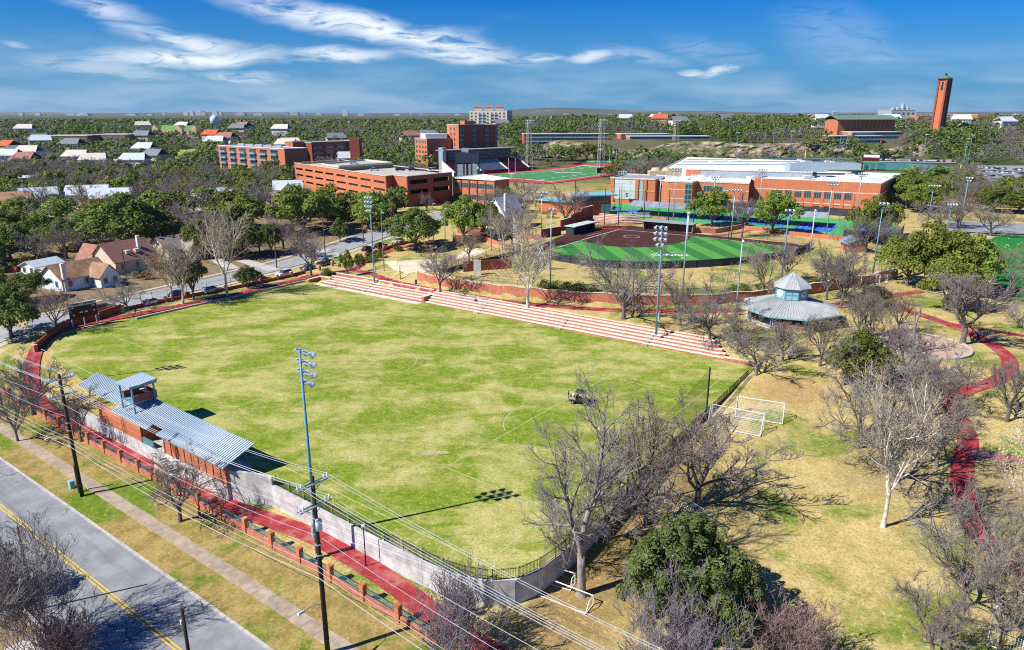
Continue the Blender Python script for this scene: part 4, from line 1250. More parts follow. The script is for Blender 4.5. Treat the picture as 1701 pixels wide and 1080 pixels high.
# ------------------------------------------------------------------ softball field
a, b = GT(936, 407), GT(965, 432)
STR = lines_mat('striped_turf', (.022, .17, .018), (.075, .30, .040), math.atan2(b[1] - a[1], b[0] - a[0]) + pi / 2, 8.2, .5, rough=.9, soft=.02)
sb = sheet('softball_turf', [q[:2] for q in gts((887, 424), (930, 408), (975, 392), (1022, 380), (1060, 382), (1146, 392), (1230, 401), (1300, 409), (1337, 413), (1332, 420), (1305, 428), (1255, 436), (1217, 440), (1155, 444.5), (1080, 446.5), (1028, 445.5), (967, 440), (915, 431))], STR, dz=.05)
sb['label'] = 'striped artificial turf of the softball outfield'
CLAY = M('infield_clay', (.070, .024, .020), (.05, .018, .016), .5, .95, c3=(.085, .032, .028), s3=.2, bump=.2)
ins = sheet('softball_infield', [q[:2] for q in gts((966, 399), (980, 404), (1005, 408.5), (1035, 411), (1060, 411.5), (1090, 410), (1118, 406), (1136, 401.5), (1143, 398), (1148, 393), (1230, 402), (1300, 410), (1340, 414), (1345, 410), (1310, 404), (1236, 397), (1150, 388), (1090, 380), (1050, 375.5), (1010, 375.5), (985, 378), (945, 388), (905, 404), (884, 418), (888, 421), (930, 408))], CLAY, dz=.10)
ins['label'] = 'dark brown clay infield and warning track of the softball field'
WL = M('field_paint', (.8, .8, .78), None, 2, .8)
def gl(pts, w, name='foul_line', dz=.125): ribbon(name, smooth_line([q[:2] for q in gts(*pts)], 2), w, WL, dz=dz, cols=1, parent=sb)
gl(((1028, 382), (968, 399), (890, 424)), .28); gl(((1028, 382), (1146, 392.5), (1333, 413)), .28)
c = GT(1049, 393.7)
ribbon('pitching_circle', [(c[0] + 2.4 * cos(k * pi / 12), c[1] + 2.4 * sin(k * pi / 12)) for k in range(25)], .16, WL, dz=.128, cols=1, parent=sb)
c0 = GT(983, 393); 
for k in (0, 1): gl(((975 + 9 * k, 393 - 3 * k), (986 + 12 * k, 390.5 - 3 * k)), .12, 'batter_box', .13)
p = GT(1112, 424)
o = link('outfield_lettering', text_mesh('TRINITY', 3.0, WL, bold=.05), sb, (p[0], p[1], p[2] + .08), pi - .10)
for pts in (((1083, 428), (1092, 421), (1086, 422.5)), ((1090, 420), (1110, 422)), ((1098, 431), (1130, 431), (1134, 428)), ((1124, 420), (1112, 420))): gl(pts, .18, 'emblem_line', .09)
arc_px = [(893, 425), (915, 431.5), (967, 440.5), (1028, 446), (1080, 447), (1155, 445), (1217, 440.5), (1255, 436.5), (1305, 428.5), (1332, 420.5), (1346, 412)]
fa = smooth_line([q[:2] for q in gts(*arc_px)], 3.4)
t = thing('outfield_fence', 'black windscreen fence curving around the softball outfield', 'fence', GT(1028, 446))
for a, b in zip(fa[:-1], fa[1:]):
    za, zb = T_(*a), T_(*b); d, n = away(a, b)
    MB().prism(quad(a, (b[0] - d.x * .05, b[1] - d.y * .05), .08), [za - .1, zb - .1, zb - .1, za - .1], [za + 1.95, zb + 1.95, zb + 1.95, za + 1.95]).build('fence_panel', SCREEN, t, world=True)
    MB().tube([(a[0], a[1] - .08, za), (a[0], a[1] - .08, za + 2.05)], .05, 6).build('post', BLACK, t, world=True)
mesh_fence('tall pale mesh batting screen left of the softball turf', [q[:2] for q in gts((868, 452), (890, 447), (912, 449))], 4.6, mat=net_mat('pale_screen', (.5, .52, .55), .1, .1, opacity=.6), name='batting_screen')

# backstop seating, dugouts, press box behind home plate
def arc_tiers(label):
    t = thing('softball_seating', label, 'bleachers', GT(1035, 372))
    A = [(985, 370), (1008, 371.5), (1030, 373), (1052, 373), (1068, 372)]
    pts = [GT(*q) for q in A]; z0 = pts[2][2]
    base = smooth_line([q[:2] for q in pts], 2)
    for i in range(6):
        l0 = offset_line(base, i * .95); l1 = offset_line(base, (i + 1) * .95)
        MB().prism(l0 + l1[::-1], z0 - .4, z0 + .4 + i * .42).build('tier_riser', BRICKP, t, world=True)
        la = offset_line(base, i * .95 - .05); lb = offset_line(base, i * .95 + .9)
        MB().prism(la + lb[::-1], z0 + .403 + i * .42, z0 + .5 + i * .42).build('tier_tread', SEATC, t, world=True)
arc_tiers('curved brick and concrete seating behind home plate')
# press box
pb_ = thing('press_box', 'brick softball press box with pale blue overhanging roof and wide windows', 'building', GT(975, 357))
q0, q1 = GT(960, 359), GT(1014, 357)
zb = q0[2]; qq = quad(q0, q1, 8)
MB().prism(qq, zb - .5, zb + 5.2).build('wall', BRICKD, pb_, world=True)
d, n = away(q0, q1)
for k in range(7):
    f = .06 + k * .13; a = (q0[0] + (q1[0] - q0[0]) * f, q0[1] + (q1[1] - q0[1]) * f)
    L_ = math.hypot(q1[0] - q0[0], q1[1] - q0[1]) * .1
    w = MB().prism(quad((a[0] - n.x * .08, a[1] - n.y * .08), (a[0] + d.x * L_ - n.x * .08, a[1] + d.y * L_ - n.y * .08), .1), zb + 5.23, zb + 7.3).build('window', SKYPAINT, pb_, world=True)
    MB().prism(quad((a[0] + d.x * .12 - n.x * .12, a[1] + d.y * .12 - n.y * .12), (a[0] + d.x * (L_ - .12) - n.x * .12, a[1] + d.y * (L_ - .12) - n.y * .12), .1), zb + 5.4, zb + 7.1).build('pane', GLASS, w, world=True)
MB().prism([(x + n.x * .3, y + n.y * .3) for x, y in quad(q0, q1, 7)], zb + 5.2, zb + 7.4).build('upper_wall', DARK, pb_, world=True)
for k, s_ in enumerate((0, 1)):
    pass
MB().prism(quad((q0[0] - d.x * 1.2 - n.x * 1.5, q0[1] - d.y * 1.2 - n.y * 1.5), (q1[0] + d.x * 2.2 - n.x * 1.5, q1[1] + d.y * 2.2 - n.y * 1.5), 10.5), zb + 7.42, zb + 7.85).build('roof', SKYPAINT, pb_, world=True)
MB().prism(quad((q1[0] - d.x * 4 - n.x * .06, q1[1] - d.y * 4 - n.y * .06), (q1[0] - d.x * .5 - n.x * .06, q1[1] - d.y * .5 - n.y * .06), .1), zb + .2, zb + 4.2).build('glazed_door', SKYPAINT, pb_, world=True)
sh_ = thing('equipment_shed', 'brick shed with pale blue roof left of the softball press box', 'building', GT(910, 352))
q0, q1 = GT(895, 352), GT(955, 357); zb = q0[2]
MB().prism(quad(q0, q1, 7), zb - .5, zb + 4.6).build('wall', BRICK, sh_, world=True)
d, n = away(q0, q1)
MB().prism(quad((q0[0] - d.x - n.x, q0[1] - d.y - n.y), (q1[0] - n.x, q1[1] - n.y), 9), zb + 4.62, zb + 5.0).build('roof', SKYPAINT, sh_, world=True)
def dugout(label, a, b, depth, h, roofm, wallm, ends=True):
    pa, pb = GT(*a), GT(*b); z = min(pa[2], pb[2])
    t = thing('dugout', label, 'dugout', pa, group='softball dugouts'); d, n = away(pa, pb)
    MB().prism(quad((pa[0] + n.x * (depth - .25), pa[1] + n.y * (depth - .25)), (pb[0] + n.x * (depth - .25), pb[1] + n.y * (depth - .25)), .25), z - .4, z + h).build('back_wall', wallm, t, world=True)
    for e, q in ((1, pa), (-1, pb)):
        MB().prism(quad(q, (q[0] + d.x * .25 * e, q[1] + d.y * .25 * e), depth - .26), z - .4, z + h).build('end_wall', wallm, t, world=True)
    MB().prism(quad((pa[0] - n.x * .7 - d.x * .4, pa[1] - n.y * .7 - d.y * .4), (pb[0] - n.x * .7 + d.x * .4, pb[1] - n.y * .7 + d.y * .4), depth + 1), z + h + .003, z + h + .28).build('roof', roofm, t, world=True)
    MB().prism(quad((pa[0] + n.x * 1.6 + d.x * .6, pa[1] + n.y * 1.6 + d.y * .6), (pb[0] + n.x * 1.6 - d.x * .6, pb[1] + n.y * 1.6 - d.y * .6), .5), z + .3, z + .5).build('bench', WOODB, t, world=True)
    for k in range(4):
        f = k / 3.0; x, y = pa[0] + (pb[0] - pa[0]) * (.05 + .9 * f), pa[1] + (pb[1] - pa[1]) * (.05 + .9 * f)
        MB().tube([(x, y, z - .2), (x, y, z + h)], .06, 6).build('post', BLACK, t, world=True)
dugout('third-base dugout with pale green slab roof beside the stepped brick wall', (953, 391), (988, 382), 3, 2.6, M('pale_green_slab', (.52, .62, .55), (.42, .52, .46), .8, .8), SCREEN)
dugout('first-base dugout with grey-blue roof and brick end wall', (1068, 381), (1150, 388), 3.4, 2.8, GALV, BRICKP)
# stepped brick walls
t = thing('stepped_wall', 'stepped dark brick wall climbing from the third-base dugout to the press box', 'wall', GT(938, 390))
steps = [((855, 398), (900, 396), 2.2), ((900, 396), (932, 390), 2.8), ((932, 384), (950, 378), 3.6), ((950, 378), (966, 371), 4.4), ((966, 371), (985, 364), 5.2)]
for i, (a, b, h) in enumerate(steps):
    pbox(t, 'wall_panel', a, b, .5, h, BRICKP if i == 0 else BRICKD)
    pa, pb = GT(*a), GT(*b); z = min(pa[2], pb[2]) + h; d, n = away(pa, pb)
    MB().prism(quad((pa[0] - n.x * .06, pa[1] - n.y * .06), (pb[0] - n.x * .06, pb[1] - n.y * .06), .62), z + .003, z + .14).build('coping', CAP, t, world=True)
for i, (lab, a, b, h) in enumerate((('pink brick planter wall to the right of the first-base dugout', (1150, 386), (1188, 388), 1.6), ('brick planter wall below the courts, holding a bare tree', (1188, 388), (1232, 380), 1.5), ('long pink brick wall along the near edge of the blue courts', (1232, 381), (1310, 390), 1.3),
                       ('pink brick wall continuing below the right-hand blue courts', (1310, 391), (1420, 402), 1.3), ('curved pink brick wall behind the volleyball court', (752, 402), (800, 400), 2.2), ('low pink brick wall right of the volleyball court', (800, 400), (852, 411), 1.8), ('brick garden wall behind the volleyball court trees', (760, 388), (870, 390), 2.0),
                       ('stepped brick wall between the softball seating and courts', (1084, 368), (1110, 372), 1.8))):
    o = pbox(None, 'planter_wall', a, b, .5, h, BRICKP); tag(o, lab, 'wall', 'pink brick garden walls')
ribbon('running_path', smooth_line([q[:2] for q in gts((1180, 392), (1215, 389), (1250, 382))]), 1.6, REDPATH, dz=.06)
def bleacher(label, a):
    p = GT(*a); t = thing('aluminium_bleacher', label, 'bleachers', p, -.08, 'aluminium bleachers')
    for k in range(4):
        MB().box((0, k * .75, .45 + k * .38), (5.6, .3, .06)).build('seat_plank', WHITE, t); MB().box((0, k * .75 + .35, .15 + k * .38), (5.6, .3, .05)).build('foot_plank', WHITE, t)
    for x in (-2.5, 0, 2.5): MB().beam((x, -.1, .2), (x, 2.7, 1.5), .06, .1).beam((x, 2.5, 0), (x, 2.5, 1.6), .06, .06).beam((x, 0, 0), (x, 0, .4), .06, .06).build('frame', GALV, t)
    MB().tube([(-2.8, 2.9, 1.2), (-2.8, 2.9, 2.6), (2.8, 2.9, 2.6), (2.8, 2.9, 1.2)], .04, 5).build('guard_rail', GALV, t)
bleacher('left of two small white bleachers above the softball seating', (1038, 361)); bleacher('right of two small white bleachers above the softball seating', (1067, 362))
p = GT(1020, 380)
t = thing('batting_backdrop', 'orange framed pitching screen lying near home plate', 'screen', p, .1)
ORG = M('orange_pad', (.65, .10, .03), (.5, .07, .02), 2, .6)
for (x0, y0, z0, x1, y1, z1) in ((-4, 0, .1, 4, 0, .1), (-4, 0, .9, 4, 0, .9), (-4, 0, .1, -4, 0, .9), (4, 0, .1, 4, 0, .9), (-4, 0, .9, -3, 1, .1), (4, 0, .9, 3, 1, .1)): MB().tube([(x0, y0, z0), (x1, y1, z1)], .13, 6).build('pad', ORG, t)
MB().add([(-4, .02, .1), (4, .02, .1), (4, .02, .9), (-4, .02, .9)], [(0, 1, 2, 3)]).build('net', CHAIN, t)

# tall black backstop posts with netting
bp = [((1004, 374), 314), ((1027, 376), 314), ((1069, 374), 316), ((1109, 366), 305), ((1151, 380), 329), ((1210, 397), 338)]
t = thing('backstop_net', 'tall black backstop posts with thin netting around home plate', 'net', GT(1027, 376))
prev = None
for (u, v), top in [((954, 380), 300)] + bp[:3] + [((1109, 380), 316)] + bp[4:]:
    p = GT(u, v); h = HZ(p, top)
    MB().tube([(p[0], p[1], p[2] - .3), (p[0], p[1], h)], [.15, .11], 8).build('net_post', BLACK, t, world=True)
    if prev and u < 1160: MB().add([(prev[0][0], prev[0][1], prev[0][2]), (p[0], p[1], p[2]), (p[0], p[1], h), (prev[0][0], prev[0][1], prev[1])], [(0, 1, 2, 3)]).build('net', net_mat('backstop_mesh', (.03, .03, .03), .1, .1, opacity=.06) if 'backstop_mesh' not in MATS else MATS['backstop_mesh'], t, world=True)
    prev = (p, h)
mesh_fence('low chain-link fence on the mound right of the softball field', [q[:2] for q in gts((1152, 384), (1185, 390), (1215, 394), (1245, 396), (1275, 399), (1305, 403), (1335, 407))], 1.8)

# batting cage left of the outfield
t = thing('batting_cage', 'dark sunken batting area with black fence beyond the curved wall', 'cage', GT(800, 462))
pbox(t, 'back_wall', (770, 452), (850, 446), .4, 2.6, BRICKD); pbox(t, 'pillar', (787, 457), (799, 457), .6, 3.6, CONC)
sheet('cage_floor', [q[:2] for q in gts((745, 462), (800, 468), (850, 458), (858, 450), (770, 453))], CLAY, dz=.09, parent=t)
sheet('cage_floor', [q[:2] for q in gts((808, 465), (822, 462), (826, 460), (812, 462))], STR, dz=.12, parent=t)
mesh_fence('black railing fence along the ramp beside the volleyball court', [q[:2] for q in gts((735, 447), (762, 440), (785, 433), (808, 427), (830, 421), (855, 415))], 1.6)
mesh_fence('dark screened fence on the near side of the ramp', [q[:2] for q in gts((735, 456), (765, 448), (790, 442), (815, 435), (850, 426), (870, 420))], 1.3, mat=SCREEN, name='screen_fence')

# ------------------------------------------------------------------ sand volleyball court
SAND = M('pale_sand', (.72, .60, .42), (.60, .49, .33), .7, .95, c3=(.78, .68, .5), s3=.3, bump=.3)
sheet('volleyball_sand', [q[:2] for q in gts((640, 436), (652, 434), (700, 431), (740, 432), (738, 446), (700, 456), (676, 458), (655, 450))], SAND, dz=.07)
sheet('volleyball_sand', [q[:2] for q in gts((750, 428), (775, 412), (800, 413), (806, 420), (790, 426), (762, 432))], SAND, dz=.07)
t = thing('volleyball_net', 'volleyball net on two posts over the sand court', 'net', GT(661, 446))
pa, pb = GT(661, 446), GT(720, 441)
for q in (pa, pb): MB().tube([q, (q[0], q[1], q[2] + 2.5)], .06, 6).build('post', GALV, t, world=True)
MB().add([(pa[0], pa[1], pa[2] + 1.5), (pb[0], pb[1], pb[2] + 1.5), (pb[0], pb[1], pb[2] + 2.4), (pa[0], pa[1], pa[2] + 2.4)], [(0, 1, 2, 3)]).build('net', CHAIN, t, world=True)
p = GT(776, 392)

# ------------------------------------------------------------------ courts, shade canopy
CGREEN = M('court_green', (.085, .40, .13), (.06, .32, .10), .3, .85)
CBLUE = M('court_blue', (.02, .15, .62), (.015, .11, .5), .3, .85)
ct = sheet('courts', [q[:2] for q in gts((1008, 338), (1050, 338), (1250, 354), (1395, 364), (1492, 374), (1500, 386), (1482, 402), (1420, 399), (1310, 386), (1235, 377), (1150, 370), (1100, 364), (1012, 357))], CGREEN, dz=.06)
ct['label'] = 'green and blue hard courts in front of the gymnasium'
for qd in ([(1010, 343), (1034, 345), (1026, 350), (1008, 349)], [(1046, 347.5), (1090, 351), (1080, 358), (1036, 354.5)], [(1112, 354), (1165, 358), (1153, 365), (1102, 361)], [(1178, 358), (1228, 362), (1214, 369.5), (1164, 366)], [(1254, 364), (1314, 369), (1300, 377), (1242, 372)],
           [(1330, 371), (1392, 376), (1378, 386), (1318, 381)], [(1432, 377), (1486, 381), (1474, 390), (1420, 386)]):
    c = sheet('court', [q[:2] for q in gts(*qd)], CBLUE, dz=.10, parent=ct)
    P4 = [Vector(q[:2]) for q in gts(*qd)]; ctr = sum(P4, Vector((0, 0))) / 4
    for sc in (.78, .45):
        pp = [ctr + (v - ctr) * sc for v in P4]
        ribbon('court_line', [tuple(v) for v in pp + [pp[0]]], .12, WL, dz=.115 + .002 * sc, cols=1, parent=ct)
    m1, m2 = (P4[0] + P4[1]) / 2, (P4[2] + P4[3]) / 2
    zc = T_(*ctr)
    MB().add([(m1.x, m1.y, zc + .15), (m2.x, m2.y, zc + .15), (m2.x, m2.y, zc + 1.0), (m1.x, m1.y, zc + 1.0)], [(0, 1, 2, 3)]).build('court_net', SCREEN, ct)
zc = T_(*GT(1200, 360)[:2]) + 3.6
cv = [G(u, v, zc) for u, v in ((1043, 342), (1370, 363), (1377, 356), (1052, 335))]
t = thing('shade_canopy', 'long grey ribbed shade canopy beside the hard courts', 'canopy', (*cv[0], zc - 3.2))
nn = 26
for k in range(nn):
    f0, f1 = k / nn + .0006, (k + 1) / nn - .0006
    L2 = lambda i, j, f: (cv[i][0] + (cv[j][0] - cv[i][0]) * f, cv[i][1] + (cv[j][1] - cv[i][1]) * f)
    MB().prism([L2(0, 1, f0), L2(0, 1, f1), L2(3, 2, f1), L2(3, 2, f0)], [zc, zc, zc + .5, zc + .5], [zc + .08, zc + .08, zc + .58, zc + .58]).build('roof_sheet', M('canopy_grey', (.34, .38, .43), (.28, .32, .37), .5, .6, rnd=.12), t, world=True)
    if k % 4 == 2: q = L2(0, 1, f0); MB().tube([(q[0], q[1] + .6, zc - 3.8), (q[0], q[1] + .6, zc)], .12, 6).build('post', BLACK, t, world=True)
mesh_fence('dark windscreen fence behind the courts along the gymnasium', [q[:2] for q in gts((1012, 334), (1060, 333), (1130, 340), (1200, 347), (1290, 352), (1370, 357), (1440, 362), (1490, 367))], 2.8, mat=SCREEN, name='screen_fence')
mesh_fence('dark windscreen fence below the right-hand blue courts', [q[:2] for q in gts((1400, 398), (1430, 400), (1460, 402), (1490, 404), (1500, 388))], 3.0, mat=SCREEN, name='screen_fence')
person('distant person in a red shirt playing on the blue court', GT(1136, 358), .3, ('red', (.6, .05, .04)), ('navy', (.05, .05, .09)), .2, .2)
person('distant person in white walking beside the court', GT(1120, 361), 2.3, ('white', (.7, .7, .7)), ('khaki', (.42, .34, .22)), .2, .2)
# small hut by the courts
t = thing('court_hut', 'small brick hut with pale gabled metal roof below the blue courts', 'hut', GT(1406, 415))
q0, q1 = GT(1408, 419), GT(1440, 419); zb = q0[2]; Q = quad(q0, q1, 5)
MB().prism(Q, zb - .3, zb + 2.4).build('wall', BRICKP, t, world=True)
d, n = away(q0, q1)
A_ = [(q0[0] - d.x * .8 - n.x * .7, q0[1] - d.y * .8 - n.y * .7), (q1[0] + d.x * .8 - n.x * .7, q1[1] + d.y * .8 - n.y * .7)]
Qr = quad(A_[0], A_[1], 6.4); mid0 = ((Qr[0][0] + Qr[1][0]) / 2, (Qr[0][1] + Qr[1][1]) / 2); mid1 = ((Qr[2][0] + Qr[3][0]) / 2, (Qr[2][1] + Qr[3][1]) / 2)
for (e0, e1) in ((Qr[0], Qr[3]), (Qr[1], Qr[2])):
    MB().add([(*e0, zb + 2.3), (*e1, zb + 2.3), (*mid1, zb + 3.9), (*mid0, zb + 3.9), (*e0, zb + 2.42), (*e1, zb + 2.42), (*mid1, zb + 4.02), (*mid0, zb + 4.02)], [(0, 1, 2, 3), (7, 6, 5, 4), (0, 4, 5, 1), (1, 5, 6, 2), (2, 6, 7, 3), (3, 7, 4, 0)]).build('roof_slope', GALV, t, world=True)
MB().add([(*Q[0], zb + 2.403), (*Q[1], zb + 2.403), ((Q[0][0] + Q[1][0]) / 2, (Q[0][1] + Q[1][1]) / 2, zb + 3.7)], [(0, 1, 2)]).build('gable', SKYPAINT, t, world=True)

# ------------------------------------------------------------------ pavilion with the clock lantern
pc_ = (55.6, 137.2); zf = T_(*pc_)
PV = thing('pavilion', 'octagonal park pavilion with metal roof and pale blue clock lantern', 'pavilion', (pc_[0], pc_[1], zf), radians(-88))
SEAM = M('seamed_roof_metal', (.47, .50, .50), (.36, .39, .40), .5, .5, metal=.2, c3=(.52, .53, .51), s3=.25)
oct_ = lambda r, k: (r * cos(k * pi / 4), r * sin(k * pi / 4))
ze, zl, zl2, zp = 5.25 - zf, 7.1 - zf, 9.5 - zf, 12.3 - zf
for k in range(8):
    a, b, c, d = oct_(9.6, k), oct_(9.6, k + 1), oct_(3.3, k + 1), oct_(3.3, k)
    f = MB().add([(*a, ze), (*b, ze), (*c, zl), (*d, zl), (*a, ze - .12), (*b, ze - .12), (*c, zl - .12), (*d, zl - .12)], [(0, 1, 2, 3), (7, 6, 5, 4), (0, 4, 5, 1), (1, 5, 6, 2), (2, 6, 7, 3), (3, 7, 4, 0)]).build('roof_panel', SEAM, PV)
    sm_ = MB()
    for j in range(1, 12):
        f0 = j / 12; p = (a[0] + (b[0] - a[0]) * f0, a[1] + (b[1] - a[1]) * f0); q = (d[0] + (c[0] - d[0]) * f0, d[1] + (c[1] - d[1]) * f0)
        sm_.beam((*p, ze + .03), (*q, zl + .03), .05, .09)
    sm_.beam((*a, ze + .03), (*d, zl + .03), .14, .12).build('roof_seam', SEAM, f)
    MB().beam((*a, ze - .25), (*b, ze - .25), .18, .26).build('eave_beam', SKYPAINT, PV)
    w = MB().prism([oct_(3.2, k), oct_(3.2, k + 1), oct_(3.0, k + 1), oct_(3.0, k)], zl - .15, zl2).build('lantern_wall', SKYPAINT, PV)
    m = Vector(oct_(3.2, k)) * .5 + Vector(oct_(3.2, k + 1)) * .5; an = math.atan2(m.y, m.x); e = m.normalized(); tn = Vector((-e.y, e.x))
    fr = lambda x0, x1, z0, z1, pr, nm, mt: MB().prism([tuple(m + tn * x0 + e * .01), tuple(m + tn * x1 + e * .01), tuple(m + tn * x1 + e * pr), tuple(m + tn * x0 + e * pr)], z0, z1).build(nm, mt, w)
    DKB = M('deep_blue_trim', (.17, .38, .46), (.13, .31, .38), 2, .5)
    for x0 in (-1.2, -.06, 1.08): fr(x0, x0 + .12, zl + .1, zl2 - .15, .07, 'trim', DKB)
    for z0 in (zl + .1, zl + 1.1, zl2 - .27): fr(-1.07 if True else 0, -.07, z0, z0 + .12, .072, 'trim', DKB); fr(.07, 1.07, z0, z0 + .12, .072, 'trim', DKB)
    if k % 2 == 0:
        ck = MB(); zc2 = (zl + zl2) / 2
        ck.add([tuple(m + e * .1 + tn * (.72 * cos(j * pi / 12))) + (zc2 + .72 * sin(j * pi / 12),) for j in range(24)] + [tuple(m + e * .02 + tn * (.72 * cos(j * pi / 12))) + (zc2 + .72 * sin(j * pi / 12),) for j in range(24)], [tuple(range(24))] + [(j, (j + 1) % 24, 24 + (j + 1) % 24, 24 + j) for j in range(24)])
        c_ = ck.build('clock_face', WHITE, w)
        for j in range(12):
            x, z = .6 * cos(j * pi / 6), .6 * sin(j * pi / 6)
            q = m + e * .11 + tn * x; MB().beam((q.x, q.y, zc2 + z), ((m + e * .11 + tn * x * .8).x, (m + e * .11 + tn * x * .8).y, zc2 + z * .8), .05, .05).build('hour_mark', DARK, c_)
        for an_, ln in ((1.9, .42), (.5, .55)):
            q = m + e * .115 + tn * (ln * cos(an_)); r = m + e * .115; MB().beam((r.x, r.y, zc2), (q.x, q.y, zc2 + ln * sin(an_)), .06, .06).build('clock_hand', DARK, c_)
    a, b = oct_(3.75, k), oct_(3.75, k + 1)
    cr = MB().add([(*a, zl2 + .01), (*b, zl2 + .01), (0, 0, zp), (*a, zl2 - .1), (*b, zl2 - .1)], [(0, 1, 2), (0, 3, 4, 1)]).build('lantern_roof_panel', SEAM, PV)
    s2 = MB().beam((*a, zl2 + .03), (0, 0, zp + .02), .1, .1)
    for j in (1, 2, 3, 4):
        f0 = j / 5; p = (a[0] + (b[0] - a[0]) * f0, a[1] + (b[1] - a[1]) * f0); h0 = 1 - abs(f0 - .5) * 2
        s2.beam((*p, zl2 + .03), (p[0] * .25, p[1] * .25, zl2 + (zp - zl2) * .75 + .03), .04, .06)
    s2.build('roof_seam', SEAM, cr)
    x, y = oct_(8.3, k)
    for s_ in (-.22, .22): MB().box((x - s_ * sin(k * pi / 4), y + s_ * cos(k * pi / 4), (ze - .3) / 2), (.16, .16, ze - .1), k * pi / 4).build('post', SKYPAINT, PV)
    if k not in (2, 6):
        p, q = Vector(oct_(8.3, k)), Vector(oct_(8.3, k + 1)); dd = (q - p).normalized() * .4
        MB().beam((*(p + dd), .45), (*(q - dd), .45), .3, .9).build('low_wall', BRICKP, PV); MB().beam((*(p + dd), .95), (*(q - dd), .95), .4, .1).build('coping', CAP, PV)
MB().prism([oct_(9.0, k) for k in range(8)], -.5, .06).build('floor', CONC, PV)
MB().prism([oct_(3.4, k) for k in range(8)], .07, zl - .3).build('core_wall', BRICKD, PV)

# ------------------------------------------------------------------ round planter with dead trunks
pr = GT(1535, 575)
t = thing('round_planter', 'large round sand bed ringed by a white concrete kerb', 'planter', pr)
N_ = 36; R0 = 7.0
ring = lambda r, k: (pr[0] + r * cos(2 * pi * k / N_), pr[1] + r * sin(2 * pi * k / N_))
for k in range(N_):
    z = T_(*ring(R0, k + .5))
    MB().prism([ring(R0, k), ring(R0, k + .96), ring(R0 + .45, k + .96), ring(R0 + .45, k)], z - .4, z + .36).build('kerb_block', KERB, t, world=True)
MB().add([(*ring(R0, k), T_(*ring(R0, k)) + .2) for k in range(N_)] + [(pr[0], pr[1], pr[2] + .3)], [(k, (k + 1) % N_, N_) for k in range(N_)]).build('sand_bed', M('pinkish_sand', (.55, .40, .29), (.42, .30, .22), 1.2, .95, bump=.3), t, world=True)
ROCK = M('rough_stone', (.30, .27, .24), (.18, .16, .15), 2, .95, bump=.4)
BLD = []
for k in range(11):
    a, r = RNG.random() * 6.28, RNG.uniform(1.5, 5.8); x, y = pr[0] + r * cos(a), pr[1] + r * sin(a); s_ = RNG.uniform(.3, .7)
    vs = [(x + s_ * RNG.uniform(.6, 1) * cos(j * pi / 3), y + s_ * RNG.uniform(.6, 1) * sin(j * pi / 3), pr[2] + .1) for j in range(6)]
    vs += [(v[0] * .6 + x * .4, v[1] * .6 + y * .4, pr[2] + .3 + s_ * RNG.uniform(.5, .9)) for v in vs]
    o = MB().add(vs, [tuple(range(6, 12))] + [(j, (j + 1) % 6, 6 + (j + 1) % 6, 6 + j) for j in range(6)]).build('boulder', ROCK)
    BLD.append((x, o))

for k, (x, o) in enumerate(sorted(BLD, key=lambda q: q[0])): tag(o, 'grey boulder in the round sand bed, %s from the left' % ORD[k], 'boulder', 'boulders in the round bed')

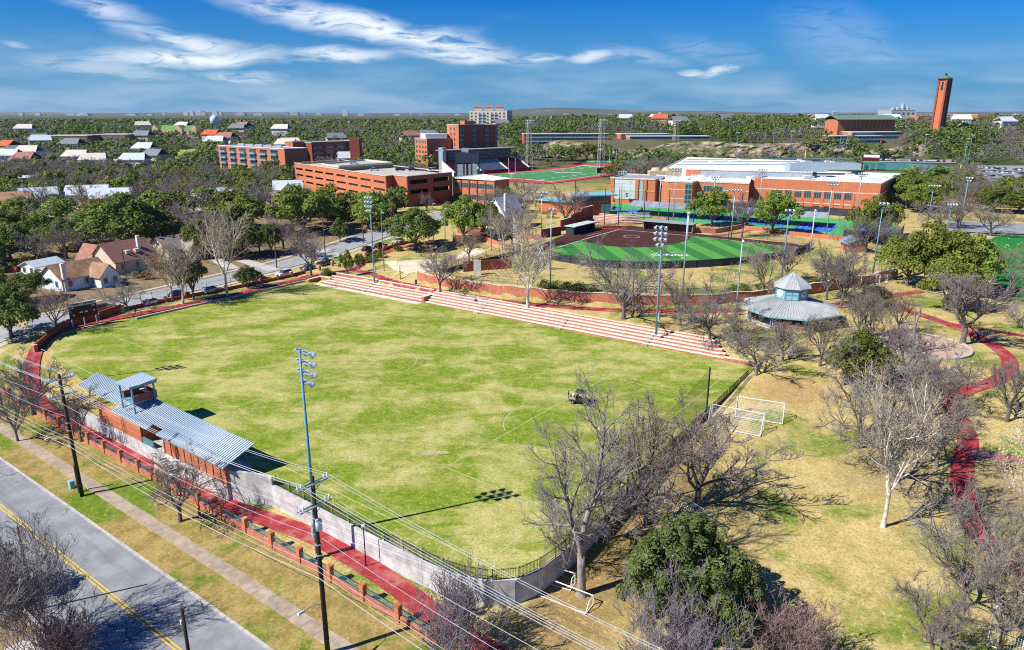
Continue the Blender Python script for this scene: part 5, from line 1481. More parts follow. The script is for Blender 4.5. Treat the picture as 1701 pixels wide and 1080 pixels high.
# ------------------------------------------------------------------ the other light poles around the sports grounds
def lamp_pole(label, base, top, rows=(4,), aim=-pi / 2, mat=GALV, spread=.9, gap=.9, rr=(.2, .1)):
    p = GT(*base); h = HZ(p, top) - p[2]
    return mast(label, p[0], p[1], h, aim, rows, z=p[2], mat=mat, spread=spread, gap=gap, rr=rr, box=False)
for lab, base, top, rows, m in (
        ('slim grey pole with one lamp arm just inside the curved wall', (914, 480), 345, (2,), GALV), ('tall grey light pole left of the softball turf', (899, 408), 318, (4,), GALV),
        ('blue light pole with wide lamp row beside the planter wall tree', (1214, 397), 314, (5,), GALV), ('grey floodlight pole at the left end of the courts', (1031, 352), 284, (4, 4), GALV),
        ('grey floodlight pole above the first-base dugout', (1118, 366), 278, (4, 4), GALV), ('slim pole rising in front of the brick gym stair window', (1094, 360), 296, (1,), GALV), ('bare pale pole standing at the edge of the softball dirt', (1141, 404), 352, (1,), WHITE),
        ('grey floodlight pole before the white-roofed gym middle block', (1183, 362), 292, (4, 3), GALV), ('grey floodlight pole in front of the gym left windows', (1260, 352), 280, (4, 3), GALV), ('tall grey floodlight pole at the near edge of the courts', (1372, 394), 300, (5, 4), GALV),
        ('grey floodlight pole near the right corner of the gym', (1422, 362), 287, (4, 3), GALV), ('pale pole without lamps right of the softball turf', (1346, 416), 348, (1,), WHITE), ('blue-grey light pole rising from the outfield lawn trees', (1298, 468), 347, (3,), BLUEST),
        ('slim grey pole beside the leftmost pavilion tree', (1222, 524), 398, (1,), GALV), ('grey pole rising over the outfield fence by the lettering', (1134, 482), 352, (1,), GALV), ('tall blue pole right of the pavilion behind the oaks', (1450, 455), 336, (3,), BLUEST),
        ('blue light pole with lamp row among the right-hand oaks', (1540, 376), 307, (5,), BLUEST), ('short blue light pole behind the big oak group', (1572, 390), 338, (4,), BLUEST), ('tallest blue light pole near the small parking lot', (1594, 380), 294, (3, 2), BLUEST),
        ('light pole beyond the gym roof, farthest left of the baseball lights', (1281, 272), 219, (4,), BLUEST), ('light pole behind the gym roof beside the yellow foul pole', (1310, 272), 218, (4,), BLUEST), ('left of a close pair of baseball light poles', (1392, 268), 221, (4,), BLUEST), ('right of a close pair of baseball light poles', (1402, 272), 223, (5,), BLUEST),
        ('light pole beyond the baseball outfield wall', (1531, 276), 223, (4,), BLUEST), ('left pole of the pair by the yellow foul pole', (1598, 286), 230, (3,), BLUEST), ('right pole of the pair by the yellow foul pole', (1605, 284), 224, (3,), BLUEST), ('light pole at the left of the gym roof horizon', (1222, 262), 220, (4,), BLUEST)):
    lamp_pole(lab, base, top, rows, mat=m)
for i, (base, top) in enumerate((((721, 414), 338), ((740, 416), 346), ((816, 417), 334), ((638, 450), 353), ((665, 464), 440))):
    p = GT(*base); h = HZ(p, top) - p[2]
    t = thing('court_lamp_pole', ['leftmost grey volleyball court pole before the dark oak', 'second grey volleyball court pole from the left', 'brownish lamp pole behind the volleyball sand', 'slim tan pole on the lawn beside the red path fork', 'short lamp post on the dry lawn near the sand court'][i], 'lamp post', p, 0, 'volleyball court lamps')
    MB().tube([(0, 0, -.2), (0, 0, h)], [.15, .1], 8).build('pole', M('weathered_pole', (.32, .27, .22), (.24, .2, .17), 3, .85), t); MB().box((.4, 0, h - .1), (.9, .25, .16)).build('lamp_head', LAMPW, t)
p = GT(854, 424)
t = thing('white_tower_pole', 'white slatted square pole beside the batting screen', 'pole', p)
hh = HZ(p, 358) - p[2]
for x in (-.3, .3): MB().box((x, 0, hh / 2), (.12, .12, hh)).build('upright', WHITE, t)
for k in range(int(hh / .8)): MB().box((0, 0, .4 + k * .8), (.48, .1, .35)).build('rung', WHITE, t)
# field beyond the oaks at the right edge
rf = sheet('right_turf_field', [q[:2] for q in gts((1655, 393), (1760, 400), (1800, 520), (1690, 500), (1612, 428))], M('deep_turf', (.012, .20, .030), (.018, .15, .024), .4, .9), dz=.3)
rf['label'] = 'bright green artificial turf field at the right edge'
for pts in (((1657, 394), (1618, 428)), ((1676, 397), (1670, 410))): ribbon('turf_line', [q[:2] for q in gts(*pts)], .2, WL, dz=.33, cols=1, parent=rf)
ribbon('turf_kerb', [q[:2] for q in gts((1644, 393), (1625, 415), (1604, 440))], 1.4, PVR, dz=.09)
sheet('red_long_jump', [q[:2] for q in gts((1618, 396), (1632, 397), (1622, 414), (1608, 414))], REDPATH, dz=.1)
# ------------------------------------------------------------------ campus buildings
def lerp(a, b, f): return (a[0] + (b[0] - a[0]) * f, a[1] + (b[1] - a[1]) * f)


def wallbox(parent, name, a, b, off, thick, z0, z1, mat):
    """slab along the line a-b, its near face off metres in front of the line"""
    d, n = away(a, b)
    return MB().prism(quad((a[0] - n.x * off, a[1] - n.y * off), (b[0] - n.x * off, b[1] - n.y * off), thick), z0, z1).build(name, mat, parent, world=parent is not None)


WINF = M('window_frame', (.40, .42, .44), (.33, .35, .37), 2, .6)
def window(parent, a, b, f0, f1, z0, z1, frame=WINF, pane=GLASS, proud=.10, bars=0, edge=.10):
    p, q = lerp(a, b, f0), lerp(a, b, f1); d, n = away(p, q)
    w = wallbox(parent, 'window', p, q, proud, proud - .01, z0, z1, frame)
    k = bars + 1; L = math.hypot(q[0] - p[0], q[1] - p[1]); ww = (L - edge * (k + 1)) / k
    for i in range(k):
        e = edge + i * (ww + edge)
        wallbox(w, 'pane', (p[0] + d.x * e, p[1] + d.y * e), (p[0] + d.x * (e + ww), p[1] + d.y * (e + ww)), proud + .03, .04, z0 + edge, z1 - edge, pane)
    return w


def roof_slab(parent, poly, z, mat=WROOF, rim=None, rh=.35, name='roof'):
    o = MB().prism(poly, z, z + .12).build(name, mat, parent, world=True)
    if rim is not None:
        for i in range(len(poly)):
            a, b = poly[i], poly[(i + 1) % len(poly)]; d = Vector((b[0] - a[0], b[1] - a[1])).normalized(); n = (-d.y * .2, d.x * .2)
            MB().prism([(a[0] - n[0], a[1] - n[1]), (b[0] - n[0], b[1] - n[1]), (b[0] + n[0], b[1] + n[1]), (a[0] + n[0], a[1] + n[1])], z + .003 * i, z + rh + .003 * i).build('parapet', rim, parent, world=True)
    return o


def hvac(parent, p, z, s=(3, 2, 1.6), mat=None):
    MB().box((p[0], p[1], z + s[2] / 2 + .12), s, RNG.uniform(-.1, .1)).build('roof_unit', mat or WHITE, parent, world=True)


# --- parking garage
GRM = M('garage_deck', (.50, .46, .40), (.40, .37, .32), .2, .9)
zr = 17.5; A, Bc, B2, C, D = [G(u, v, zr) for u, v in ((489, 271), (641, 293), (653, 291.5), (676, 293.6), (751, 286.5))]
E = (A[0] + (D[0] - C[0]) * 1.15, A[1] + (D[1] - C[1]) * 1.15)
gar = thing('parking_garage', 'long orange brick parking garage with open slots and rooftop cars', 'garage', (*Bc, 5))
MB().prism([lerp(A, E, .05), lerp(Bc, A, .02), lerp(B2, A, .03), lerp(C, E, .04), lerp(D, E, .03), lerp(E, C, .02)], 4, zr - 1.1).build('core', DARK, gar, world=True)  # near-black block paints the dark of the unlit decks
def slotted(a, b, n, rows, zt, zb, mat, slot=.95, pitch=3.1, first=2.2, parts=True):
    z = zt; levels = []
    for r in range(rows):
        s1 = zt - first - r * pitch; levels.append((s1 - slot, s1))
    hi = zt
    for (s0, s1) in levels + [(zb, zb)]:
        wallbox(gar, 'spandrel', a, b, .02, .45, s1 if (s0, s1) != (zb, zb) else zb, hi, mat); hi = s0
    for (s0, s1) in levels:
        for k in range(n + 1):
            f = k / n; wallbox(gar, 'column', lerp(a, b, max(f - .12 / n, 0)), lerp(a, b, min(f + .12 / n, 1)), .015, .44, s0 + .002, s1 - .002, mat)
slotted(A, Bc, 8, 3, zr, 3.5, BRICK)
slotted(Bc, B2, 1, 0, zr, 3.5, BRICKD); slotted(B2, C, 1, 0, zr, 3.5, BRICK)  # right-facing walls take darker brick as painted shade
slotted(C, D, 2, 2, zr, 3.5, BRICKD, slot=1.7, first=1.6, pitch=4)
roof_slab(gar, [A, Bc, B2, C, D, E], zr - 1.0, GRM)
roof_slab(gar, [lerp(A, Bc, .35), lerp(A, Bc, .55), lerp(E, D, .52), lerp(E, D, .25)], zr + .9, GRM, CAP, .9, name='ramp_deck')
MB().prism([lerp(A, Bc, .36), lerp(A, Bc, .54), lerp(E, D, .51), lerp(E, D, .26)], zr - .8, zr + .89).build('ramp_wall', M('tan_stucco', (.50, .40, .26), (.42, .33, .21), .4, .9), gar, world=True)
for i, (a, b) in enumerate(((A, Bc), (Bc, B2), (B2, C), (C, D), (D, E), (E, A))):
    d = Vector((b[0] - a[0], b[1] - a[1])).normalized(); n = (-d.y * .25, d.x * .25)
    MB().prism([(a[0] - n[0], a[1] - n[1]), (b[0] - n[0], b[1] - n[1]), (b[0] + n[0], b[1] + n[1]), (a[0] + n[0], a[1] + n[1])], zr + .004 * i + .003, zr + .25 + .004 * i).build('coping', CAP, gar, world=True)

# --- orange office wing right of the garage
zo = 15.5; q0, q1 = G(752, 294, zo), G(821, 298.5, zo)
of = thing('office_wing', 'two-storey orange brick office wing with white roof beside the garage', 'building', (*q0, 5))
q2 = G(846, 296, zo)
Q = [q0, q1, q2, (q0[0] + (q2[0] - q1[0]) + 6, q0[1] + 18)]
MB().prism(Q, 4, zo - .5).build('wall', BRICK, of, world=True)
roof_slab(of, [(x + (x - (q0[0] + q1[0]) / 2) * .03, y - .5) for x, y in Q], zo - .45, WROOF, WHITE)
for r in range(2):
    for k in range(5): window(of, q0, q1, .03 + k * .195, .03 + k * .195 + .16, zo - 4.2 - r * 5, zo - 2.0 - r * 5, bars=3)
    for k in range(4): wallbox(of, 'pier', lerp(q0, q1, .195 + k * .195), lerp(q0, q1, .22 + k * .195), .4, .38, 4, zo - 1.2, BRICK)

# --- long dorm row on the left
zd = 22.0; q0, q1 = G(362, 242, zd), G(472, 248, zd)
dm = thing('dormitory_row', 'four-storey orange brick dormitory with rows of pale blue balconies', 'building', (*q0, 6))
d, n = away(q0, q1)
Q = quad(q0, q1, 16)
MB().prism(Q, 4, zd).build('wall', BRICK, dm, world=True); roof_slab(dm, Q, zd + .02, GROOF, WROOF)
BALC = M('balcony_blue_grey', (.20, .30, .38), (.15, .24, .31), 1, .5)
for k in range(6):
    for r in range(4):
        a, b = lerp(q0, q1, .03 + k * .155), lerp(q0, q1, .03 + k * .155 + .10); z0 = zd - 3.9 - r * 3.6
        w = wallbox(dm, 'balcony', a, b, 1.3, 1.28, z0, z0 + .18, CAP)
        wallbox(w, 'railing', a, b, 1.31, .06, z0 + .2, z0 + 1.1, BALC); wallbox(w, 'glazed_wall', a, b, .06, .05, z0 + .2, z0 + 2.9, GLASS)
        wallbox(w, 'sunshade', a, b, .9, .88, z0 + 3.0, z0 + 3.15, BALC)
for k in range(5): hvac(dm, lerp(lerp(q0, q1, .2 + k * .14), lerp(Q[3], Q[2], .2 + k * .14), .5), zd, (4, 3, 1.4))
zs = 24.5; s0, s1 = G(486, 236, zs), G(515, 235, zs)
sl = thing('brick_stair_slab', 'plain orange brick slab tower at the end of the dormitory row', 'building', (*s0, 6))
MB().prism(quad(s0, s1, 9), 4, zs).build('wall', BRICK, sl, world=True); roof_slab(sl, quad(s0, s1, 9), zs + .02, GROOF, CAP)
zd2 = 24.0; q0, q1 = G(517, 237, zd2), G(594, 234, zd2)
dm2 = thing('dormitory_wing', 'red brick dormitory wing, shade painted in, with blue balconies behind the garage', 'building', (*q0, 6))
MB().prism(quad(q0, q1, 14), 4, zd2).build('wall', BRICKD, dm2, world=True); roof_slab(dm2, quad(q0, q1, 14), zd2 + .02, GROOF, WROOF)  # darker brick puts the wing's shade into its colour
for k in range(4):
    for r in range(4):
        a, b = lerp(q0, q1, .03 + k * .24), lerp(q0, q1, .03 + k * .24 + .16); z0 = zd2 - 3.9 - r * 3.6
        w = wallbox(dm2, 'balcony', a, b, 1.2, 1.18, z0, z0 + .18, CAP); wallbox(w, 'railing', a, b, 1.21, .06, z0 + .2, z0 + 1.1, BALC); wallbox(w, 'glazed_wall', a, b, .06, .05, z0 + .2, z0 + 2.9, GLASS)
q2, q3 = G(580, 229, 27), G(596, 229, 27)
MB().prism(quad(q2, q3, 8), 5, 26.5).build('stair_block', BRICKD, dm2, world=True)

# --- dormitory tower, low block, beige high-rise
def slab_tower(name, label, pts, zt, zb, mats, cat='building', roof=GROOF):
    """pts: left, corner, right roof corners"""
    l, c, r = pts
    t = thing(name, label, cat, (*c, zb)); Q = [l, c, r, (l[0] + r[0] - c[0], l[1] + r[1] - c[1])]
    MB().prism(Q, zb - 3, zt).build('wall', mats[0], t, world=True); roof_slab(t, Q, zt + .02, roof, CAP)
    return t, Q
zt = 35.0; P3 = [G(748, 207.6, zt + .2), G(767, 208.2, zt), G(828, 208.3, zt)]
P3[1] = (P3[1][0], 500.0); P3 = [(-45.5, 516), (-36.2, 500), (-10.2, 516)]
tw, Q = slab_tower('dormitory_tower', 'tall brick dormitory tower in shade-darkened red with recessed balcony columns', P3, 35.2, 8, (BRICKD,))  # dark brick colour carries the shade of the front
wallbox(tw, 'painted_sunlit_end', P3[0], P3[1], .06, .05, 6, 35.1, BRICK)  # lighter brick slab paints the sunlight on this end
for r in range(7):
    for k, f in enumerate((.03, .34, .66, .92)):
        a, b = lerp(P3[1], P3[2], f), lerp(P3[1], P3[2], f + (.10 if k < 3 else .06)); z0 = 31.3 - r * 3.4
        w = wallbox(tw, 'balcony', a, b, .25, .2, z0, z0 + 2.6, GLASS); wallbox(w, 'railing', a, b, .5, .2, z0 - .1, z0 + .7, BALC)
    for f in (.3, .6): window(tw, P3[0], P3[1], f, f + .1, 31.5 - r * 3.4, 33.6 - r * 3.4, proud=.2)
MB().prism(quad(lerp(P3[1], P3[2], .15), lerp(P3[1], P3[2], .42), 6), 35.3, 38).build('stair_block', BRICK, tw, world=True)
P3 = [(-69, 520), (-58, 500), (-42, 508)]
lb, Q = slab_tower('brick_annex', 'low orange brick block with white penthouse left of the dormitory tower', P3, 26, 8, (BRICK,))
MB().prism([lerp(P3[1], P3[0], .1), lerp(P3[1], P3[2], .8), (P3[2][0] - 3, P3[2][1] + 8), (P3[0][0] + 4, P3[0][1] + 2)], 26.2, 29.3).build('penthouse', WHITE, lb, world=True)
for r in range(4):
    for f in (.1, .35, .6, .82): window(lb, P3[0], P3[1], f, f + .12, 23 - r * 3.3, 24.8 - r * 3.3, proud=.15)
    for f in (.15, .5, .8): window(lb, P3[1], P3[2], f, f + .08, 23 - r * 3.3, 24.8 - r * 3.3, proud=.15)
BEIGE = M('cream_stucco', (.66, .60, .46), (.58, .52, .40), .1, .85)
P3 = [(-52, 905), (-6, 895), (0.5, 915)]
hr, Q = slab_tower('beige_highrise', 'cream high-rise with red tiled roof blocks on the skyline', P3, 46.5, 15, (BEIGE,))
for r in range(8):
    for k in range(9): window(hr, P3[0], P3[1], .03 + k * .108, .03 + k * .108 + .05, 42.5 - r * 3.6, 44.6 - r * 3.6, proud=.25, edge=.3)
    for k in (2, 3, 5, 6): wallbox(hr, 'balcony', lerp(P3[0], P3[1], .02 + k * .108), lerp(P3[0], P3[1], .09 + k * .108), 1.4, 1.38, 42 - r * 3.6, 42.9 - r * 3.6, GALV)
    window(hr, P3[1], P3[2], .25, .6, 42.5 - r * 3.6, 44.6 - r * 3.6, proud=.2)
RTILE = M('red_roof_tile', (.55, .13, .05), (.42, .09, .035), .4, .85)
for f in (.22, .52, .80):
    c = lerp(P3[0], P3[1], f); b = MB().box((c[0], c[1] + 8, 48.5), (10, 9, 3.6)).build('roof_house', BEIGE, hr, world=True)
    MB().add([(c[0] - 5.6, c[1] + 3, 50.32), (c[0] + 5.6, c[1] + 3, 50.32), (c[0] + 5.6, c[1] + 13, 50.32), (c[0] - 5.6, c[1] + 13, 50.32), (c[0] - 2, c[1] + 8, 52.3), (c[0] + 2, c[1] + 8, 52.3)], [(3, 2, 1, 0), (0, 1, 5, 4), (1, 2, 5), (2, 3, 4, 5), (3, 0, 4)]).build('tiled_roof', RTILE, hr, world=True)

# --- football stadium
tk = [Vector(q[:2]) for q in gts((800, 292.5), (917, 302.5), (1068, 280.5), (968, 276.2))]
ctr = sum(tk, Vector((0, 0))) / 4
FT = lines_mat('football_turf', (.030, .19, .045), (.045, .24, .060), math.atan2((tk[2] - tk[1]).y, (tk[2] - tk[1]).x), 9.1, .5, rough=.9, soft=.02)
grow = lambda k, e: [tuple(ctr + (v - ctr) * k + (v - ctr).normalized() * e) for v in tk]
def rounded(pts, r):
    out = []
    for i in range(4):
        p, a, b = Vector(pts[i]), Vector(pts[i - 1]), Vector(pts[(i + 1) % 4])
        pa, pb = p + (a - p).normalized() * r, p + (b - p).normalized() * r
        for k in range(7):
            t_ = k / 6; out.append(tuple(pa * (1 - t_) ** 2 + p * 2 * t_ * (1 - t_) + pb * t_ * t_))
    return out
TRK = M('track_red', (.52, .06, .065), (.42, .045, .05), .3, .9)
fo = sheet('running_track', rounded(grow(1.0, 17), 16), TRK, dz=.3); fo['label'] = 'red running track around the football field'
fb = sheet('football_field', grow(1.0, 1.5), WL, dz=.36); fb['label'] = 'green football field with white yard lines'
sheet('football_turf', grow(1.0, -.6), FT, dz=.42, parent=fb)
for k in range(1, 20):
    f = k / 20; a, b = tk[1].lerp(tk[2], f), tk[0].lerp(tk[3], f)
    if k % 2 == 0: ribbon('yard_line', [tuple(a.lerp(b, .02)), tuple(a.lerp(b, .98))], .22, WL, dz=.45, cols=1, parent=fb)
    for g_ in (.2, .8): ribbon('yard_number', [tuple(a.lerp(b, g_ - .03)), tuple(a.lerp(b, g_ + .03))], 1.4 if k % 2 else .5, WL, dz=.46, cols=1, parent=fb)
c_ = tk[0].lerp(tk[1], .5).lerp(tk[2].lerp(tk[3], .5), .5)
ribbon('midfield_emblem', [(c_.x - 9, c_.y), (c_.x - 3, c_.y + 2), (c_.x + 3, c_.y + 1.5), (c_.x + 9, c_.y - 1)], 2.4, WL, dz=.47, cols=1, parent=fb)
def goalpost(label, p, rz):
    t = thing('goal_post', label, 'goal post', (p[0], p[1], T_(*p) + .3), rz, 'football goal posts')
    MB().tube([(0, 0, 0), (0, 0, 3)], .12, 8).build('stem', WHITE, t); MB().tube([(0, -2.8, 3), (0, 2.8, 3)], .1, 8).build('crossbar', WHITE, t)
    for y in (-2.8, 2.8): MB().tube([(0, y, 3), (0, y, 12)], .1, 8).build('upright', WHITE, t)
goalpost('white goal post at the near left end of the football field', tuple(tk[0].lerp(tk[1], .5) + (tk[0] - tk[3]).normalized() * 3 * 0 + Vector((-2, -3))), .8)
goalpost('white goal post at the far right end of the football field', tuple(tk[2].lerp(tk[3], .5)), .8)
# grandstand on the left side of the track
e0, e1 = Vector(grow(1, 20)[0]), Vector(grow(1, 20)[0]).lerp(Vector(grow(1, 20)[3]), .56); dd = (e1 - e0).normalized(); out = Vector((-dd.y, dd.x))
gs = thing('grandstand', 'football grandstand with maroon and grey seats and a long roofed press box', 'grandstand', (e0.x, e0.y, 5.5))
LG = (e1 - e0).length
MAROON = M('maroon_seats', (.20, .02, .04), (.15, .015, .03), .6, .7); GSEAT = M('grey_seats', (.25, .30, .36), (.2, .25, .3), .6, .7)
NAVYS = M('navy_steel', (.035, .055, .09), (.025, .04, .07), 1, .5)
for i in range(14):
    for (f0, f1, m) in ((.06, .34, MAROON), (.36, .66, GSEAT), (.68, .94, MAROON)):
        p, q = e0 + dd * LG * f0 + out * i * .95, e0 + dd * LG * f1 + out * i * .95
        MB().prism([tuple(p), tuple(q), tuple(q + out * .93), tuple(p + out * .93)], 5, 7.2 + i * .48).build('seat_row', m, gs, world=True)
for f in (.05, .35, .67, .95):
    p = e0 + dd * LG * f; q = p + dd * .9
    MB().prism([tuple(p - out * 1), tuple(q - out * 1), tuple(q + out * 13), tuple(p + out * 13)], 5, [6.6, 6.6, 13.8, 13.8]).build('stairway', WHITE, gs, world=True)
p, q = e0 + dd * LG * .03 - out * .3, e0 + dd * LG * .97 - out * .3
MB().prism([tuple(p - out * .3), tuple(q - out * .3), tuple(q), tuple(p)], 5, 7.6).build('front_wall', M('purple_wall', (.13, .04, .09), (.1, .03, .07), .4, .8), gs, world=True)
p, q = e0 + dd * LG * .12 + out * 13.4, e0 + dd * LG * .88 + out * 13.4
MB().prism([tuple(p), tuple(q), tuple(q + out * 5), tuple(p + out * 5)], 6, 19.8).build('press_box', NAVYS, gs, world=True)
for r in (14.4, 17.0):
    for k in range(18): window(gs, tuple(p), tuple(q), .02 + k * .054, .02 + k * .054 + .045, r, r + 1.8, proud=.2, frame=GALV)
MB().prism([tuple(p - out * 1.4 - dd * 4), tuple(q - out * 1.4 + dd * 8), tuple(q + out * 7 + dd * 8), tuple(p + out * 7 - dd * 4)], 19.9, 20.4).build('roof', GROOF, gs, world=True)
MB().prism([tuple(p - dd * 4), tuple(p - dd * 1), tuple(p - dd * 1 + out * 4), tuple(p - dd * 4 + out * 4)], 6, 22).build('stair_tower', GALV, gs, world=True)
# big scoreboard seen from behind
p0, p1 = G(758, 294, 9), G(796, 294, 9)
zq = HZ(p0, 252)
t = thing('stadium_scoreboard', 'navy steel back of the stadium scoreboard beside the grandstand', 'scoreboard', (*p0, 5))
for k in range(4): q = lerp(p0, p1, k / 3); MB().box((q[0], q[1], (5 + zq) / 2), (.8, .8, zq - 5)).build('column', NAVYS, t, world=True)
wallbox(t, 'top_panel', p0, p1, .6, .5, zq - 6, zq - .5, NAVYS)
for k in range(2):
    for r in range(5): wallbox(t, 'back_panel', lerp(p0, p1, .06 + k * .48), lerp(p0, p1, .44 + k * .48), .3, .25, 6 + r * (zq - 12.6) / 5, 6 + (r + .94) * (zq - 12.6) / 5, GALV)
wallbox(t, 'crest_frame', lerp(p0, p1, .25), lerp(p0, p1, .55), .2, .2, zq - .4, zq + 2.0, WINF)
# lattice light towers
def lattice(label, x, y, top, w=2.4):
    p = (x, y, T_(x, y)); h = top - p[2]
    t = thing('lattice_tower', label, 'light tower', p, .4, 'lattice stadium light towers')
    CR = M('cream_lattice', (.55, .52, .42), (.45, .42, .34), 1, .6)
    cs = [(sx, sy) for sx, sy in ((-1, -1), (1, -1), (1, 1), (-1, 1))]
    at = lambda c, z: (c[0] * (w * (1 - .45 * z / h)) / 2 * 1.6, c[1] * (w * (1 - .45 * z / h)) / 2 * 1.6, z)
    for c in cs: MB().beam(at(c, 0), at(c, h), .17, .17).build('leg', CR, t)
    nb = 11
    for i in range(nb):
        z0, z1 = h * i / nb, h * (i + 1) / nb; m = MB()
        for j in range(4): a, b = cs[j], cs[(j + 1) % 4]; m.beam(at(a, z0), at(b, z1), .08, .08).beam(at(b, z0), at(a, z1), .08, .08).beam(at(a, z1), at(b, z1), .08, .08)
        m.build('bracing', CR, t)
    for r in range(3):
        MB().beam((-3.2, -1, h - .6 - r * 1.8), (3.2, -1, h - .6 - r * 1.8), .25, .25).build('lamp_rail', GALV, t)
        for k in range(6): o = link('lamp', LAMP, t, (-3 + k * 1.2, -1.3, h - .6 - r * 1.8)); o.rotation_euler = (0, .5, -pi / 2); o.scale = (1.3, 1.3, 1.3)
q = Vector(grow(1, 13)[1]).lerp(Vector(grow(1, 13)[2]), .42)
lattice('cream lattice light tower in front of the football field', q.x, q.y, HZ(tuple(q), 198))
q = e0 + dd * LG * 1.02 + out * 6
lattice('lattice light tower right of the grandstand', q.x, q.y, HZ(tuple(q), 199))
q = G(1120, 268, 6)
lattice('lattice light tower above the white gym roof', q[0], q[1], HZ(q, 200))
fw = [Vector(grow(1, 15)[1]).lerp(Vector(grow(1, 15)[2]), f) for f in (.38, 1.02)]
t = thing('stadium_banner_wall', 'dark banner wall with white lettering along the near side of the football field', 'wall', (fw[0].x, fw[0].y, 5.3))
MB().prism([tuple(fw[0]), tuple(fw[1]), tuple(fw[1] + Vector((.2, .3))), tuple(fw[0] + Vector((.2, .3)))], 7.4, 10.6).build('banner', NAVYS, t, world=True)
d_ = (fw[1] - fw[0]).normalized(); m_ = fw[0].lerp(fw[1], .62)
o = link('lettering', text_mesh('TRINITY FOOTBALL', 3.4, WL, bold=.04), t, (m_.x - d_.y * -.06 - fw[0].x + .06, m_.y - .1 - fw[0].y - .08, 9.0 - 5.3)); o.rotation_euler = (pi / 2, 0, math.atan2(d_.y, d_.x))
for k in range(12): q = fw[0].lerp(fw[1], k / 11); MB().box((q.x + .1, q.y + .5, 6.4), (.3, .3, 3)).build('support', GALV, t, world=True)

# --- gymnasium complex
gy_ = thing('gymnasium', 'large orange brick gymnasium with white flat roofs and pilastered front', 'building', (*G(1464, 305, 16.5), 5))
zr = 16.5; a, b = G(1254, 296.3, zr), G(1464, 305, zr); c = G(1497, 289, zr)
Q = [a, b, c, (a[0] + c[0] - b[0], a[1] + c[1] - b[1])]
MB().prism(Q, 4, zr - .6).build('wall', BRICK, gy_, world=True); roof_slab(gy_, Q, zr - .58, WROOF, CAP, .75)
wallbox(gy_, 'string_course', a, b, .35, .34, zr - 4.2, zr - 3.85, CAP); wallbox(gy_, 'upper_band', a, b, .3, .29, zr - 3.84, zr + .05, BRICK)
wallbox(gy_, 'string_course', b, c, .35, .34, zr - 4.2, zr - 3.85, CAP)
for k in range(9):
    f = .165 + k * .079; wallbox(gy_, 'pilaster', lerp(a, b, f), lerp(a, b, f + .02), .34, .33, 4, zr - 4.21, BRICK)
    if k < 8:
        window(gy_, a, b, f + .022, f + .077, zr - 6.9, zr - 4.5, bars=2, proud=.12); wallbox(gy_, 'spandrel', lerp(a, b, f + .021), lerp(a, b, f + .078), .2, .19, zr - 8.6, zr - 7.0, BRICK)
        wallbox(gy_, 'lintel', lerp(a, b, f + .021), lerp(a, b, f + .078), .25, .24, zr - 9.1, zr - 8.65, CAP)
        if k in (4, 5): wallbox(gy_, 'entrance', lerp(a, b, f + .03), lerp(a, b, f + .07), .1, .09, 5.0, 6.6, DARK)
wallbox(gy_, 'end_wall', lerp(a, b, .82), b, .3, .29, 4, zr - 4.21, BRICK); wallbox(gy_, 'end_wall', a, lerp(a, b, .16), .3, .29, 4, zr - 4.21, BRICK)
for i, (f, g_) in enumerate(((.3, .5), (.35, .3), (.62, .7), (.5, .25), (.8, .6), (.9, .3), (.15, .5), (.2, .7), (.72, .35))): hvac(gy_, lerp(lerp(a, b, f), lerp(Q[3], Q[2], f), g_), zr - .5, (2 + i % 3, 1.6, .8 + .3 * (i % 2)))
for k in range(4): q = lerp(lerp(a, b, .37 + .015 * k), lerp(Q[3], Q[2], .37 + .015 * k), .2); MB().tube([(q[0] - 1, q[1], zr + .2), (q[0] + 1, q[1], zr + .6)], .5, 8).build('vent_pipe', GALV, gy_, world=True)
# middle block
zm = 15.2; a1, b1, c1, d1 = [G(u, v, zm) for u, v in ((1090, 298), (1110, 300.3), (1151, 302), (1159, 300.6))]; e1_ = G(1245, 304, zm)
gm = thing('gymnasium_wing', 'orange brick gymnasium wing with glazed stair window and cluttered white roof', 'building', (*b1, 5))
Q = [a1, b1, c1, d1, e1_, (e1_[0] + 14, e1_[1] + 40), (a1[0] + 16, a1[1] + 46)]
MB().prism(Q, 4, zm - .5).build('wall', BRICK, gm, world=True); roof_slab(gm, Q, zm - .48, WROOF, CAP, .6)
for z in (zm - 3.6, zm - 7.4): wallbox(gm, 'string_course', b1, c1, .1, .09, z, z + .3, CAP); wallbox(gm, 'string_course', d1, e1_, .1, .09, z, z + .3, CAP)
for r in range(4): window(gm, b1, c1, .70, .98, 5.6 + r * 2.2, 7.6 + r * 2.2, bars=1, proud=.15, frame=SKYPAINT)
for r in range(2): window(gm, d1, e1_, .12, .5, 7.5 + r * 3.6, 9.8 + r * 3.6, bars=5, proud=.15, frame=SKYPAINT)
for f in (.1, .36, .52, .86): wallbox(gm, 'pilaster', lerp(d1, e1_, f), lerp(d1, e1_, f + .03), .3, .29, 4, zm - 4, BRICK)
for i in range(16): hvac(gm, (b1[0] + RNG.uniform(2, 42), b1[1] + RNG.uniform(9, 34)), zm - .45, (RNG.uniform(1.5, 5), RNG.uniform(1.5, 3), RNG.uniform(.6, 1.6)))
hvac(gm, (b1[0] + 16, b1[1] + 26), zm - .45, (9, 5, 3.4)); hvac(gm, (b1[0] + 33, b1[1] + 20), zm - .45, (6, 4, 3))
TAN = M('tan_cooling', (.55, .45, .30), (.45, .37, .24), .6, .8)
for k in range(3): MB().lathe((a1[0] + 4 + k * 5, a1[1] + 22, zm), [(2.3, -.3), (2.5, 2.2), (1.9, 3.0), (1.6, 3.4)], 14).build('cooling_tower', TAN, gm, world=True)
